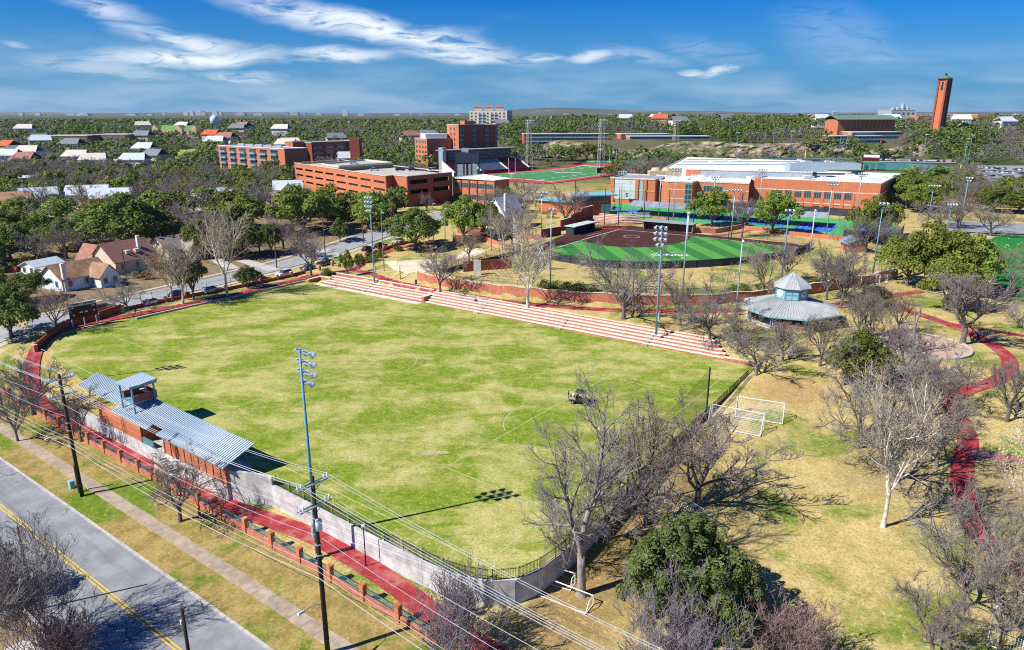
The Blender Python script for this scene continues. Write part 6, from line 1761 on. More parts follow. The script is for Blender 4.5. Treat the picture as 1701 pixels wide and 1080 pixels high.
MB().box((a1[0] + 9, a1[1] + 20.5, zm + .9), (17, 6, 2.4)).build('cooling_base', TAN, gm, world=True)
# left block with pale panel wall
zl_ = 15.6; a2, b2 = G(1014.5, 295, zl_), G(1089, 298, zl_)
gl_ = thing('panel_wall_block', 'orange brick block with large pale panel wall at the left end of the gymnasium', 'building', (*a2, 5))
Q = quad(a2, b2, 22); MB().prism(Q, 4, zl_ - .4).build('wall', BRICK, gl_, world=True); roof_slab(gl_, Q, zl_ - .38, GROOF, CAP, .6)
PANW = M('pale_panel', (.52, .56, .58), (.46, .50, .52), .6, .7, rnd=.06)
for r in range(5):
    for k in range(4): wallbox(gl_, 'panel', lerp(a2, b2, .10 + k * .118), lerp(a2, b2, .10 + (k + .97) * .118), .2, .15, 6.6 + r * 1.66, 6.6 + r * 1.66 + 1.6, PANW)
wallbox(gl_, 'glass_slot', lerp(a2, b2, .66), lerp(a2, b2, .74), .15, .1, 5.2, zl_ - .8, GALV)
for f in (.03, .58, .76): wallbox(gl_, 'pier', lerp(a2, b2, f), lerp(a2, b2, f + .06), .5, .49, 4, zl_ - .2, BRICK)
wallbox(gl_, 'string_course', a2, b2, .26, .05, 10.4, 10.7, CAP)
p = lerp(a2, b2, .385); d, n = away(a2, b2)
o = link('wall_numeral', text_mesh('S', 2.4, NAVY, bold=.05), gl_, (p[0] - a2[0] - n.x * .28, p[1] - a2[1] - n.y * .28, 8.4 - 5)); o.rotation_euler = (pi / 2, 0, math.atan2(d.y, d.x))
for f in (.44, .53): wallbox(gl_, 'banner', lerp(a2, b2, f), lerp(a2, b2, f + .085), .6, .1, 5.7, 6.9, MAR)
# rear halls with the higher white roofs
zh = 18.5; a3, b3 = G(1104, 279, zh), G(1163, 281, zh)
gh = thing('rear_sports_hall', 'rear sports hall with broad white roof and orange brick end behind the gymnasium', 'building', (*a3, 5))
c3 = G(1350, 286, zh); Q = [a3, b3, c3, (c3[0] + 30, c3[1] + 75), (a3[0] + 30, a3[1] + 85)]
MB().prism(Q, 4, zh - .4).build('wall', M('grey_cladding', (.34, .38, .42), (.28, .32, .36), .3, .7), gh, world=True); roof_slab(gh, Q, zh - .38, WROOF, CAP, .5)
wallbox(gh, 'brick_end', a3, b3, .15, .12, 4, zh - .5, BRICK)
for i in range(12): hvac(gh, (a3[0] + 25 + RNG.uniform(0, 70), a3[1] + RNG.uniform(20, 60)), zh - .35, (2, 1.5, .9))
for k in range(3): q = lerp(a3, (a3[0] + 30, a3[1] + 85), .25 + .25 * k); MB().beam((q[0] + 3, q[1], zh + .02), (q[0] + 95, q[1] + 6, zh + .02), .5, .5).build('roof_joint', GALV, gh, world=True)
q = G(1345, 283, zh); MB().box((q[0] + 12, q[1] + 10, zh + 1.2), (26, 9, 2.8), -.1).build('roof_monitor', GALV, gh, world=True)
q = G(1440, 292, zh); MB().box((q[0] - 14, q[1] + 26, zh + 1.5), (16, 8, 3.4), -.1).build('roof_monitor', GALV, gh, world=True)

# --- baseball ground beyond the gym
bw = [q[:2] for q in gts((1275, 275), (1310, 277), (1362, 278))]
def field_wall(label, pts, h, m):
    t = thing('field_wall', label, 'wall', GT(*pts[0]))
    P = [GT(*q) for q in pts]
    for a, b in zip(P[:-1], P[1:]): MB().prism(quad(a, b, .4), min(a[2], b[2]) - .5, a[2] + h).build('wall_panel', m, t, world=True)
field_wall('dark green baseball field wall beyond the gym roof', [(1270, 276), (1300, 277), (1330, 278), (1362, 278)], 6, M('wall_green', (.02, .11, .09), (.015, .08, .07), .5, .7))
field_wall('long teal baseball outfield wall below the parked cars', [(1434, 280), (1470, 281), (1510, 283), (1550, 286), (1598, 292)], 4.5, M('wall_teal', (.06, .22, .24), (.05, .18, .2), .5, .7))
sheet('baseball_turf', [q[:2] for q in gts((1436, 283), (1500, 284), (1560, 288), (1594, 293), (1585, 302), (1520, 300), (1436, 296))], CLAY, dz=.25)
sheet('baseball_turf', [q[:2] for q in gts((1436, 285), (1500, 286), (1550, 290), (1580, 296), (1570, 299), (1520, 297), (1436, 292))], M('baseball_green', (.04, .30, .05), (.05, .24, .05), .2, .9), dz=.32)
YELP = M('yellow_paint', (.85, .65, .02), (.75, .55, .02), 2, .5)
for lab, base, top in (('yellow foul pole right of the teal outfield wall', (1592, 302), 274), ('yellow foul pole beside the dark green field wall', (1336, 277), 250)):
    p = GT(*base); o = MB().tube([(0, 0, -.3), (0, 0, HZ(p, top) - p[2])], .4, 8).build('foul_pole', YELP); o.location = p; tag(o, lab, 'pole', 'yellow foul poles')
p = GT(1432, 282); zt_ = HZ(p, 270)
t = thing('baseball_scoreboard', 'white and maroon baseball scoreboard before the parked cars', 'scoreboard', p)
q = G(1458, 283, p[2]); wallbox(t, 'board', p, q, .3, .3, zt_, zt_ + 5.4, MAR); wallbox(t, 'top_panel', p, q, .35, .04, zt_ + 3.6, zt_ + 5.3, WHITE); wallbox(t, 'base_panel', p, q, .35, .04, zt_, zt_ + 1, CGREEN)
for f in (.1, .5, .9): x = lerp(p, q, f); MB().box((x[0], x[1] + .5, (p[2] + zt_) / 2), (.5, .5, zt_ - p[2] + 1)).build('post', GALV, t, world=True)

sheet('far_courts', [q[:2] for q in gts((975, 268), (1140, 268), (1140, 272), (975, 271))], CGREEN, dz=.4)
for k in range(5): sheet('far_court', [q[:2] for q in gts((988 + k * 30, 268.6), (1008 + k * 30, 268.6), (1008 + k * 30, 270.8), (988 + k * 30, 270.8))], CBLUE, dz=.5)

# --- upper campus on the bluff
CLIFF, T, b = base_mat('limestone_cliff'); b.inputs['Roughness'].default_value = .95
geo = T.n('ShaderNodeNewGeometry'); col = T.mix(T.ramp(T.noise(geo.outputs['Position'], .3, 6, .7), .38, .62), (.46, .37, .24), (.20, .15, .10))
T.l(T.mix(T.ramp(T.noise(geo.outputs['Position'], .1, 5, .7), .44, .58), col, (.09, .11, .035)), b.inputs['Base Color'])
bl = smooth_line(BLUFF[1:], 3.5); mb = MB(); rows = 7; vs = []
for r in range(rows + 1):
    for i, p in enumerate(bl):
        x, y = p; k = r / rows
        vs.append((x + RNG.uniform(-1.2, 1.2), y - 3 + 8.5 * k + RNG.uniform(-1.6, 1.0), T_(x, y - 4) - .5 + (T_(x, y + 12) - T_(x, y - 4) + .8) * (k ** .7)))
w_ = len(bl); mb.add(vs, [(r * w_ + i, r * w_ + i + 1, (r + 1) * w_ + i + 1, (r + 1) * w_ + i) for r in range(rows) for i in range(w_ - 1)])
o = struct(mb.build('limestone_bluff', CLIFF)); o['label'] = 'pale limestone bluff below the upper dormitories'
def long_dorm(name, label, u0, u1, vt0, vt1, Y, floors, zb=None, glass=GLASS, endm=BRICK, fh=3.1, depth=12):
    f = lambda u, Y_: ((u - 850.5) / F * (Y_ * CP + 16 * SP), Y_)
    a, b = f(u0, Y), f(u1, Y + 6); zt = HZ(a, vt0)
    t = thing(name, label, 'building', (*a, T_(*a)))
    MB().prism(quad(a, b, depth), T_(*a) - 4, zt - .3).build('wall', M('shade_tinted_glass', (.26, .38, .40), (.16, .25, .28), .25, .4, spec=.5), t, world=True)  # glass colour holds the shade under the galleries
    d, n = away(a, b); e = 1.4
    MB().prism(quad((a[0] - d.x * e - n.x * 2, a[1] - d.y * e - n.y * 2), (b[0] + d.x * e - n.x * 2, b[1] + d.y * e - n.y * 2), depth + 4), zt - .28, zt + .25).build('roof', M('pale_roof', (.55, .60, .62), (.48, .53, .55), .3, .7), t, world=True)
    for r in range(floors):
        z0 = zt - (r + 1) * fh
        s_ = wallbox(t, 'gallery', a, b, 1.6, 1.58, z0 - .15, z0 + .2, PANW); wallbox(s_, 'railing', a, b, 1.62, .1, z0 + .2, z0 + 1.0, BALC)
        for k in range(int((u1 - u0) / 7)): g_ = k / int((u1 - u0) / 7); window(t, a, b, g_ + .015, g_ + .035, z0 + .3, z0 + 2.5, proud=.2, edge=.15, frame=PANW)
    for q, s_ in ((a, -1), (b, 1)): MB().prism(quad((q[0] + d.x * .0 - n.x * 1.7, q[1] - n.y * 1.7), (q[0] + d.x * s_ * 1.3, q[1] + d.y * s_ * 1.3 - n.y * 1.7), depth), T_(*q) - 4, zt - .31).build('end_wall', endm, t, world=True)
    return t, a, b, zt
long_dorm('bluff_dormitory', 'long three-storey gallery dormitory on the bluff with white roof', 872, 1008, 222.5, 222, 600, 4)
long_dorm('bluff_dormitory', 'low gallery dormitory on the bluff with brick ends, farther right', 1048, 1178, 226.5, 226, 600, 3)
long_dorm('bluff_dormitory', 'upper gallery dormitory with brick left end behind the right-hand one', 1033, 1110, 222.6, 222.4, 615, 2)
t, a, b, zt = long_dorm('library', 'low dark-glazed building with thin roof below the green-roofed hall', 1378, 1462, 226, 226, 585, 2)
t, a, b, zt = long_dorm('library_wing', 'two-level brick and glass building stepping up behind the dark-glazed one', 1415, 1493, 219.5, 219.5, 600, 2, endm=BRICK)
# bell tower
Y = 650; zt = HZ((0, Y), 131); xb = (1561 - 850.5) / F * (Y * CP)
t = thing('bell_tower', 'tall slender red brick bell tower with green cap on the skyline', 'tower', (xb, Y, 28), .55)
MB().box((0, 0, (zt - 28) / 2 - 1), (6.6, 6.6, zt - 28 + 2)).build('shaft', BRICK, t)
for sx in (-1, 1):
    for sy in (-1, 1): MB().box((sx * 3.35, sy * 3.35, (zt - 28) / 2 - 1), (1.5, 1.5, zt - 28 + 2.2)).build('corner_pier', BRICKD, t)
for k in range(4):
    an = k * pi / 2; x, y = 3.32 * cos(an), 3.32 * sin(an)
    MB().box((x, y, zt - 28 - 6), (.3 if k % 2 == 0 else 1.6, 1.6 if k % 2 == 0 else .3, 7)).build('belfry_shade_panel', DARK, t)  # dark slab on the shaft, painting the shade of an opening
GRN = M('verdigris_roof', (.12, .20, .15), (.09, .15, .12), .6, .7)
MB().add([(-5.2, -5.2, zt - 27.9), (5.2, -5.2, zt - 27.9), (5.2, 5.2, zt - 27.9), (-5.2, 5.2, zt - 27.9), (-1, -1, zt - 25.4), (1, -1, zt - 25.4), (1, 1, zt - 25.4), (-1, 1, zt - 25.4)], [(3, 2, 1, 0), (4, 5, 6, 7), (0, 1, 5, 4), (1, 2, 6, 5), (2, 3, 7, 6), (3, 0, 4, 7)]).build('cap_roof', GRN, t)
MB().box((0, 0, zt - 24.9), (1.4, 1.4, 1.2)).lathe((0, 0, zt - 24.4), [(.9, 0), (.9, .5), (.1, 1.0)], 8).build('finial', DARK, t)
# green-roofed hall
Y = 640; f = lambda u, Y_: ((u - 850.5) / F * (Y_ * CP), Y_)
a, b = f(1394, Y), f(1489, Y + 12); ze_ = HZ(a, 198.5); zr_ = HZ(a, 192)
t = thing('green_roof_hall', 'brick hall with long green pitched roof left of the bell tower', 'building', (*a, 26))
Q = quad(a, b, 18); MB().prism(Q, 18, ze_).build('wall', BRICK, t, world=True)
for k in range(9): wallbox(t, 'slit_window', lerp(a, b, .28 + k * .072), lerp(a, b, .288 + k * .072), .1, .1, ze_ - 7, ze_ - 1.5, DARK)
d, n = away(a, b); o_ = 2.0
Qe = quad((a[0] - d.x * o_ - n.x * o_, a[1] - d.y * o_ - n.y * o_), (b[0] + d.x * o_ - n.x * o_, b[1] + d.y * o_ - n.y * o_), 18 + 2 * o_)
m0, m1 = lerp(Qe[0], Qe[3], .5), lerp(Qe[1], Qe[2], .5)
for (p, q) in ((Qe[0], Qe[1]), (Qe[3], Qe[2])): MB().add([(*p, ze_ - .3), (*q, ze_ - .3), (*m1, zr_), (*m0, zr_), (*p, ze_), (*q, ze_), (*m1, zr_ + .35), (*m0, zr_ + .35)], [(0, 1, 2, 3), (7, 6, 5, 4), (0, 4, 5, 1), (1, 5, 6, 2), (2, 6, 7, 3), (3, 7, 4, 0)]).build('roof_slope', M('green_tile', (.16, .24, .20), (.12, .19, .16), .4, .7), t, world=True)
MB().add([(*Q[1], ze_), (*Q[2], ze_), (*lerp(Q[1], Q[2], .5), zr_ - .2)], [(0, 1, 2)]).build('gable', BRICKD, t, world=True)
# grey science block and red-roofed neighbours behind
GC = M('pale_grey_panel', (.36, .42, .44), (.30, .36, .38), .15, .7)
for lab, u0, u1, vt, Y, m, dep in (('pale grey laboratory block with roof plant behind the green-roofed hall', 1480, 1520, 183, 820, GC, 30), ('lower grey laboratory wing behind the bell tower', 1521, 1588, 187, 830, GC, 25), ('pale low block in front of the laboratory', 1500, 1530, 199, 780, PANW, 20),
                                   ('orange brick block left of the tower foot', 1529, 1558, 193, 800, BRICK, 20), ('orange brick block right of the tower', 1566, 1579, 194, 790, BRICK, 18), ('wide low orange brick block right of the tower', 1583, 1612, 194, 800, BRICK, 18), ('rightmost orange brick block on the skyline', 1624, 1641, 190.5, 800, BRICK, 16), ('orange roofed block at the right edge of the skyline', 1686, 1725, 198, 760, RTILE, 20), ('thin pale roof below the skyline right of the tower', 1580, 1640, 199.5, 770, PANW, 20)):
    a, b = f(u0, Y), f(u1, Y); zt = HZ(a, vt)
    t = thing('campus_block', lab, 'building', (*a, 24)); MB().prism(quad(a, b, dep), 12, zt).build('wall', m, t, world=True); roof_slab(t, quad(a, b, dep), zt + .02, GROOF if m is not WROOF else WROOF, CAP)
    n_ = max(2, int((u1 - u0) / 8))
    for k in range(n_): window(t, a, b, (k + .25) / n_, (k + .7) / n_, zt - 4.5, zt - 2.2, proud=.3, edge=.3)
    if 'roof plant' in lab:
        for k in range(4): q = lerp(a, b, .2 + .2 * k); MB().lathe((q[0], q[1] + 8, zt), [(2.4, 0), (2.4, 2.5), (1.8, 3 + (k == 2) * 4)], 10).build('roof_plant', GALV, t, world=True)
# ------------------------------------------------------------------ houses
sA_ = (ET[0] + .15 * ES[0], ET[1] + .15 * ES[1])
aST = math.atan2(sA_[1], sA_[0])                    # direction of the side street


def gable_mass(t, x0, x1, y0, y1, h, rh, wallm, roofm, over=.5, along='x', hip=0.0, tag_='', nwin=3):
    """one gabled or hipped mass; the ridge runs along x or y"""
    if along == 'y':
        f = lambda x, y, z: (y, x, z); a0, a1, b0, b1 = y0, y1, x0, x1
    else:
        f = lambda x, y, z: (x, y, z); a0, a1, b0, b1 = x0, x1, y0, y1
    m = (b0 + b1) / 2
    w = MB(); w.prism([(x0, y0), (x1, y0), (x1, y1), (x0, y1)], -.6, h)
    if not hip:
        for a in (a0, a1): w.add([f(a, b0, h), f(a, b1, h), f(a, m, h + rh)], [(0, 1, 2)])
    w.build('wall', wallm, t)
    o, k = over, rh / ((b1 - b0) / 2); e = h - k * o; hp = hip * (b1 - b0) / 2
    for s_, bb in ((-1, b0 - o), (1, b1 + o)):
        vs = [f(a0 - o, bb, e), f(a1 + o, bb, e), f(a1 + o - hp, m, h + rh), f(a0 - o + hp, m, h + rh)]
        vs += [(x, y, z + .16) for x, y, z in vs]
        MB().add(vs, [(0, 1, 2, 3), (7, 6, 5, 4), (0, 4, 5, 1), (1, 5, 6, 2), (2, 6, 7, 3), (3, 7, 4, 0)]).build('roof_slope', roofm, t)
    if hip:
        for a, sg in ((a0 - o, 1), (a1 + o, -1)):
            vs = [f(a, b0 - o, e), f(a, b1 + o, e), f(a + sg * hp, m, h + rh)]; vs += [(x, y, z + .16) for x, y, z in vs]
            MB().add(vs, [(0, 1, 2), (5, 4, 3), (0, 3, 4, 1)]).build('roof_hip', roofm, t)
    # windows on all four sides
    for side, (p, q) in enumerate((((x0, y0), (x1, y0)), ((x1, y0), (x1, y1)), ((x1, y1), (x0, y1)), ((x0, y1), (x0, y0)))):
        L_ = math.hypot(q[0] - p[0], q[1] - p[1]); d = ((q[0] - p[0]) / L_, (q[1] - p[1]) / L_); n = (d[1], -d[0])
        for k in range(nwin if side % 2 == 0 else max(1, nwin - 1)):
            c = L_ * (k + .5) / (nwin if side % 2 == 0 else max(1, nwin - 1)); cx, cy = p[0] + d[0] * c, p[1] + d[1] * c
            an = math.atan2(d[1], d[0])
            w = MB().box((cx + n[0] * .04, cy + n[1] * .04, h * .55), (1.1, .1, 1.5), an).build('window', WINF, t)
            MB().box((cx + n[0] * .08, cy + n[1] * .08, h * .55), (.9, .06, 1.3), an).build('pane', GLASS, w)


def house(label, px, W_, D_, h, rh, rz, wallm, roofm, wing=None, hip=0.0, chim=None, along='x', name='house', sz=1.0, cat='house'):
    p = GT(*px)
    t = thing(name, label, cat, p, rz, 'neighbourhood houses')
    gable_mass(t, -W_ / 2, W_ / 2, -D_ / 2, D_ / 2, h, rh, wallm, roofm, hip=hip, along=along)
    if wing: gable_mass(t, *wing[:4], h - .1, wing[4], wallm, roofm, along=wing[5], nwin=2)
    MB().box((W_ * .1, -D_ / 2 - .05, 1.05), (1.0, .1, 2.1)).build('door', WOODB, t)
    if chim: MB().box((chim[0], chim[1], h * .5 + rh * .6), (.9, .7, h + rh * 1.4)).build('chimney', chim[2], t)
    return t


BLUEW = M('white_blue_siding', (.72, .80, .88), (.60, .68, .76), .8, .8)
CREAM = M('cream_wall', (.66, .56, .42), (.58, .48, .36), .8, .85)
WSID = M('white_siding', (.72, .72, .70), (.62, .62, .60), .8, .8)
TEALW = M('pale_teal_siding', (.34, .52, .50), (.28, .45, .43), .8, .8)
SHB = M('tan_shingle', (.34, .20, .12), (.26, .15, .09), 1.2, .9, c3=(.42, .27, .17), s3=.4)
SHR = M('red_brown_shingle', (.36, .18, .13), (.28, .13, .10), 1.2, .9)
SHG = M('grey_shingle', (.22, .23, .25), (.16, .17, .19), 1.2, .9)
SHW = M('pale_metal_roof', (.56, .62, .66), (.46, .52, .56), .6, .6)
SHGR = M('green_roof', (.10, .30, .06), (.08, .24, .05), .4, .8)
hs_ = aST - pi / 2      # facades face the street
hA = house('white and pale blue bungalow with tan cross-gabled roof beside the side street', (128, 474), 12, 9, 3.2, 3.0, aST + pi, BLUEW, SHB, wing=(-6, -1, 3, 9, 2.6, 'y'), chim=(5.2, 4.6, WSID))
hB = house('cream stucco house with red-brown dormered roof behind the bungalow', (210, 448), 12.5, 11, 3.8, 4.4, aST + pi, CREAM, SHR, wing=(2, 7.5, -10, -4, 3.6, 'y'), chim=(-3, 2.6, WSID))
for i, sx in enumerate((-1.5, 1.2)):
    MB().box((sx, 3.6, 5.6), (1.3, 1.2, .9)).build('dormer', CREAM, hB)
house('pale metal-roofed shed behind the bungalow', (72, 452), 8, 6, 2.4, 1.2, aST + .1, WSID, SHW, name='shed', cat='shed')
house('low flat grey-roofed carport beside the pale shed', (96, 458), 9, 5, 2.2, .8, aST + .15, WSID, SHW, name='shed', cat='shed')
house('cream house with grey hip roof behind the sycamores', (292, 428), 11, 10, 3.6, 3.2, aST + pi, CREAM, M('taupe_shingle', (.34, .27, .23), (.27, .21, .18), 1.2, .9), wing=(-4, 1, 3, 8, 2.8, 'y'))
house('white house with blue-grey roof half hidden by the big oaks', (480, 332), 12, 10, 5.2, 3.4, .3, WSID, SHW, wing=(-3, 3, -8, -3, 2.8, 'y'))
house('pale teal two-storey house at the left edge', (48, 314), 10, 9, 6.0, .8, .5, TEALW, SHW)
house('grey-roofed low house at the far left edge', (15, 318), 14, 9, 3.2, 1.4, .3, SHG, SHG)
for lab, px, W_, D_, wm, rm, rz in (('long white-roofed house among the left trees', (150, 338), 16, 11, WSID, SHW, .25), ('white-roofed house with pale walls right of the teal house', (190, 344), 15, 11, WSID, SHW, .25), ('small white metal-roofed house below the teal house', (68, 343), 13, 10, CREAM, SHW, .6), ('brown-roofed house at the left edge below the oaks', (22, 352), 14, 10, CREAM, SHB, .4),
                                    ('white gabled house below the dark oak row', (352, 345), 14, 9, WSID, SHW, .9), ('white house beneath the central oaks', (370, 348), 10, 9, CREAM, SHW, .2), ('white house glimpsed between the bare trees', (215, 292), 14, 10, WSID, SHW, .2), ('white-walled house behind the grey trees', (205, 284), 12, 9, WSID, CAP, .2),
                                    ('pale gabled house at the horizon trees on the left', (78, 214), 26, 16, WSID, SHW, .2), ('red-roofed house left of the green-roofed school', (228, 213), 18, 12, WSID, RTILE, .2), ('red-roofed small house among far left trees', (180, 213), 12, 10, WSID, RTILE, .2), ('pale blue roofed house right of the school', (405, 218), 18, 14, WSID, SHW, .5),
                                    ('green-roofed mansion on the far tree line', (523, 205), 30, 16, WSID, M('pale_green_roof', (.25, .45, .33), (.2, .38, .28), .3, .8), .1), ('tan house with green roof behind the dormitory row', (470, 234), 16, 12, CREAM, SHG, .1), ('orange-tiled house left of the tower block', (592, 207), 24, 13, WSID, RTILE, .1), ('brown-roofed white house behind the dormitory wing', (585, 218), 22, 14, WSID, SHR, .2),
                                    ('orange-tiled house on the middle skyline', (694, 204), 13, 10, WSID, RTILE, .3), ('orange-tiled house near the beige high-rise', (745, 211), 14, 12, CREAM, RTILE, .1), ('orange-tiled house right of the beige high-rise', (885, 207), 20, 12, CREAM, RTILE, .1), ('red-roofed villa behind the bluff dormitories', (852, 216), 16, 12, CREAM, RTILE, .3),
                                    ('pale green roofed mansion above the bluff dormitories', (1024, 208), 24, 14, CREAM, M('pale_teal_roof', (.30, .45, .44), (.25, .38, .37), .3, .8), .1), ('orange-roofed mansion on the skyline above the bluff', (1074, 202), 28, 14, WSID, RTILE, .1), ('orange-roofed house right of the bluff dormitories', (1112, 211), 24, 14, CREAM, RTILE, .1), ('white house among the trees left of the green-roofed hall', (1352, 212), 16, 12, WSID, SHW, .1)):
    house(lab, px, W_, D_, 4.4, 3.4, rz, wm, rm)
# white gabled cottage with chimney beside the volleyball court
house('white cottage with tall chimney and steep grey roof behind the bare trees', (838, 380), 10, 9, 5.5, 5.5, .9, WSID, M('white_shingle', (.45, .5, .55), (.38, .43, .48), 1, .8), chim=(-3.8, -3.5, WSID))
# green-roofed school, long white roofs, water tower
sY = 760; f_ = lambda u, Y_: ((u - 850.5) / F * (Y_ * CP), Y_)
a, b = f_(251, sY), f_(322, sY - 20)
t = thing('school', 'tan brick school with bright green gabled roof at the left', 'building', (*a, T_(*a)))
ze_ = HZ(a, 215.5); zr_ = HZ(a, 209)
TANB = M('tan_brick', (.50, .36, .20), (.42, .30, .17), .4, .9)
Q = quad(a, b, 16); MB().prism(Q, 8, ze_).build('wall', TANB, t, world=True)
d, n = away(a, b); m0, m1 = lerp(Q[0], Q[3], .5), lerp(Q[1], Q[2], .5)
for (p, q) in ((Q[0], Q[1]), (Q[3], Q[2])): MB().add([(*p, ze_ - .3), (*q, ze_ - .3), (*m1, zr_), (*m0, zr_), (*p, ze_), (*q, ze_), (*m1, zr_ + .4), (*m0, zr_ + .4)], [(0, 1, 2, 3), (7, 6, 5, 4), (0, 4, 5, 1), (1, 5, 6, 2), (2, 6, 7, 3), (3, 7, 4, 0)]).build('roof_slope', SHGR, t, world=True)
for f0 in (.0, .56, .93):
    p, q = lerp(a, b, f0), lerp(a, b, f0 + .16); g_ = wallbox(t, 'gable_bay', p, q, 2.5, 8, 8, ze_ + .5, TANB)
    pn = (p[0] - n.x * 2.5, p[1] - n.y * 2.5); qn = (q[0] - n.x * 2.5, q[1] - n.y * 2.5)
    MB().prism([pn, qn, (qn[0] + n.x * .8, qn[1] + n.y * .8), (pn[0] + n.x * .8, pn[1] + n.y * .8)], ze_ + .5, ze_ + .6).add([(*pn, ze_ + .6), (*qn, ze_ + .6), (*lerp(pn, qn, .5), zr_ + 1), (pn[0] + n.x * 8, pn[1] + n.y * 8, ze_ + .6), (qn[0] + n.x * 8, qn[1] + n.y * 8, ze_ + .6), (lerp(pn, qn, .5)[0] + n.x * 8, lerp(pn, qn, .5)[1] + n.y * 8, zr_ + 1)], [(0, 1, 2), (0, 2, 5, 3), (1, 4, 5, 2)]).build('gable', TANB, g_, world=True)
for r in range(3):
    for k in range(12): window(t, a, b, .02 + k * .082, .05 + k * .082, ze_ - 3 - r * 3.6, ze_ - 1 - r * 3.6, proud=.2, edge=.2)
for lab, u0, u1, v, Y_ in (('long low building with white roof left of the school', 55, 138, 226, 640), ('white-roofed gym building between oaks at the left', 138, 206, 224, 660)):
    a, b = f_(u0, Y_), f_(u1, Y_); zt = HZ(a, v)
    t = thing('long_building', lab, 'building', (*a, T_(*a))); MB().prism(quad(a, b, 30), 4, zt).build('wall', M('brown_brick', (.28, .18, .12), (.22, .14, .1), .4, .9), t, world=True); roof_slab(t, quad(a, b, 30), zt + .02, SHW, CAP)
    for k in range(9): window(t, a, b, .03 + k * .107, .03 + k * .107 + .06, zt - 5, zt - 2.4, proud=.2, edge=.2)
sheet('school_lawn', [q[:2] for q in gts((265, 252), (325, 249), (328, 262), (300, 266), (270, 260))], TURF, dz=.5)
x, y = f_(355, 800); zt = HZ((x, y), 191)
t = thing('water_tower', 'pale blue water tower on legs on the left skyline', 'water tower', (x, y, T_(x, y)))
hb = zt - T_(x, y)
MB().lathe((0, 0, hb - 9), [(1, -1.5), (4.4, 0), (4.6, 5), (3.5, 7), (.6, 9)], 14).build('tank', LAMPW, t, smooth=True)
for k in range(4): MB().beam((5 * cos(k * pi / 2 + .6), 5 * sin(k * pi / 2 + .6), -1), (3.6 * cos(k * pi / 2 + .6), 3.6 * sin(k * pi / 2 + .6), hb - 8.5), .7, .7).build('leg', GALV, t)

# street clutter on the left
for lab, base, top, m in (('brown utility pole with can by the driveway mouth', (460, 446), 376, WOODB), ('brown street pole with lamp arm behind the black cars', (541, 432), 365, WOODB), ('brown pole beside the cream house', (211, 468), 414, WOODB), ('grey-sleeved pole across the side street', (604, 404), 348, WOODB), ('brown pole at the far left yard', (8, 478), 437, WOODB), ('brown pole near the garage corner', (651, 385), 336, WOODB), ('brown pole over the oaks behind the sycamore', (312, 372), 342, WOODB), ('dark pole at the left end of the school field', (296, 266), 243, WOODP), ('dark pole right of the school field', (311, 263), 248, WOODP)):
    p = GT(*base); h = HZ(p, top) - p[2]
    t = thing('utility_pole', lab, 'utility pole', p, aST, 'wooden poles on the side street')
    MB().tube([(0, 0, -.3), (0, 0, h)], [.17, .12], 8).build('pole', m, t)
    MB().box((0, 0, h - .5), (.1, 2.0, .12)).build('crossarm', m, t)
    MB().lathe((.25, 0, h - 2.4), [(.1, 0), (.22, .05), (.22, .8), (.1, .85)], 8).build('transformer', LAMPW, t)
    if 'lamp arm' in lab: MB().tube([(0, 0, h * .75), (.0, -1.8, h * .75 + .5)], .04, 5).build('lamp_arm', GALV, t)

# ------------------------------------------------------------------ cars
def car_mesh(kind):
    """side profile (x, z) sections of body and glasshouse, lofted across the width"""
    if kind == 'sedan': body = [(-2.3, .35), (-2.32, .75), (-1.7, .92), (1.0, .90), (2.1, .78), (2.3, .60), (2.3, .35)]; cab = [(-1.65, .92), (-1.0, 1.38), (.25, 1.42), (1.05, .91)]
    elif kind == 'suv': body = [(-2.3, .4), (-2.32, 1.0), (-2.2, 1.08), (1.0, 1.06), (2.1, .96), (2.3, .72), (2.3, .4)]; cab = [(-2.2, 1.08), (-1.95, 1.70), (.2, 1.74), (1.05, 1.06)]
    elif kind == 'pickup': body = [(-2.7, .45), (-2.7, 1.08), (-.7, 1.10), (1.2, 1.10), (2.5, 1.0), (2.65, .8), (2.65, .45)]; cab = [(-.75, 1.10), (-.55, 1.80), (.6, 1.82), (1.25, 1.10)]
    else: body = [(-2.5, .4), (-2.55, 1.1), (1.3, 1.1), (2.3, 1.0), (2.45, .7), (2.45, .4)]; cab = [(-2.5, 1.1), (-2.4, 1.95), (.8, 2.0), (1.5, 1.1)]
    def loft(prof, w0, w1, zref):
        mb = MB(); n = len(prof); zs = [p[1] for p in prof]; zm = max(zs)
        hw = [w0 - (w0 - w1) * max(0, (z - zref) / max(.01, zm - zref)) for x, z in prof]
        mb.add([(x, -hw[i], z) for i, (x, z) in enumerate(prof)] + [(x, hw[i], z) for i, (x, z) in enumerate(prof)],
               [tuple(range(n - 1, -1, -1)), tuple(range(n, 2 * n))] + [(i, (i + 1) % n, n + (i + 1) % n, n + i) for i in range(n)])
        return mb
    return loft(body, .92, .86, .6), loft(cab, .84, .62, cab[0][1]), cab


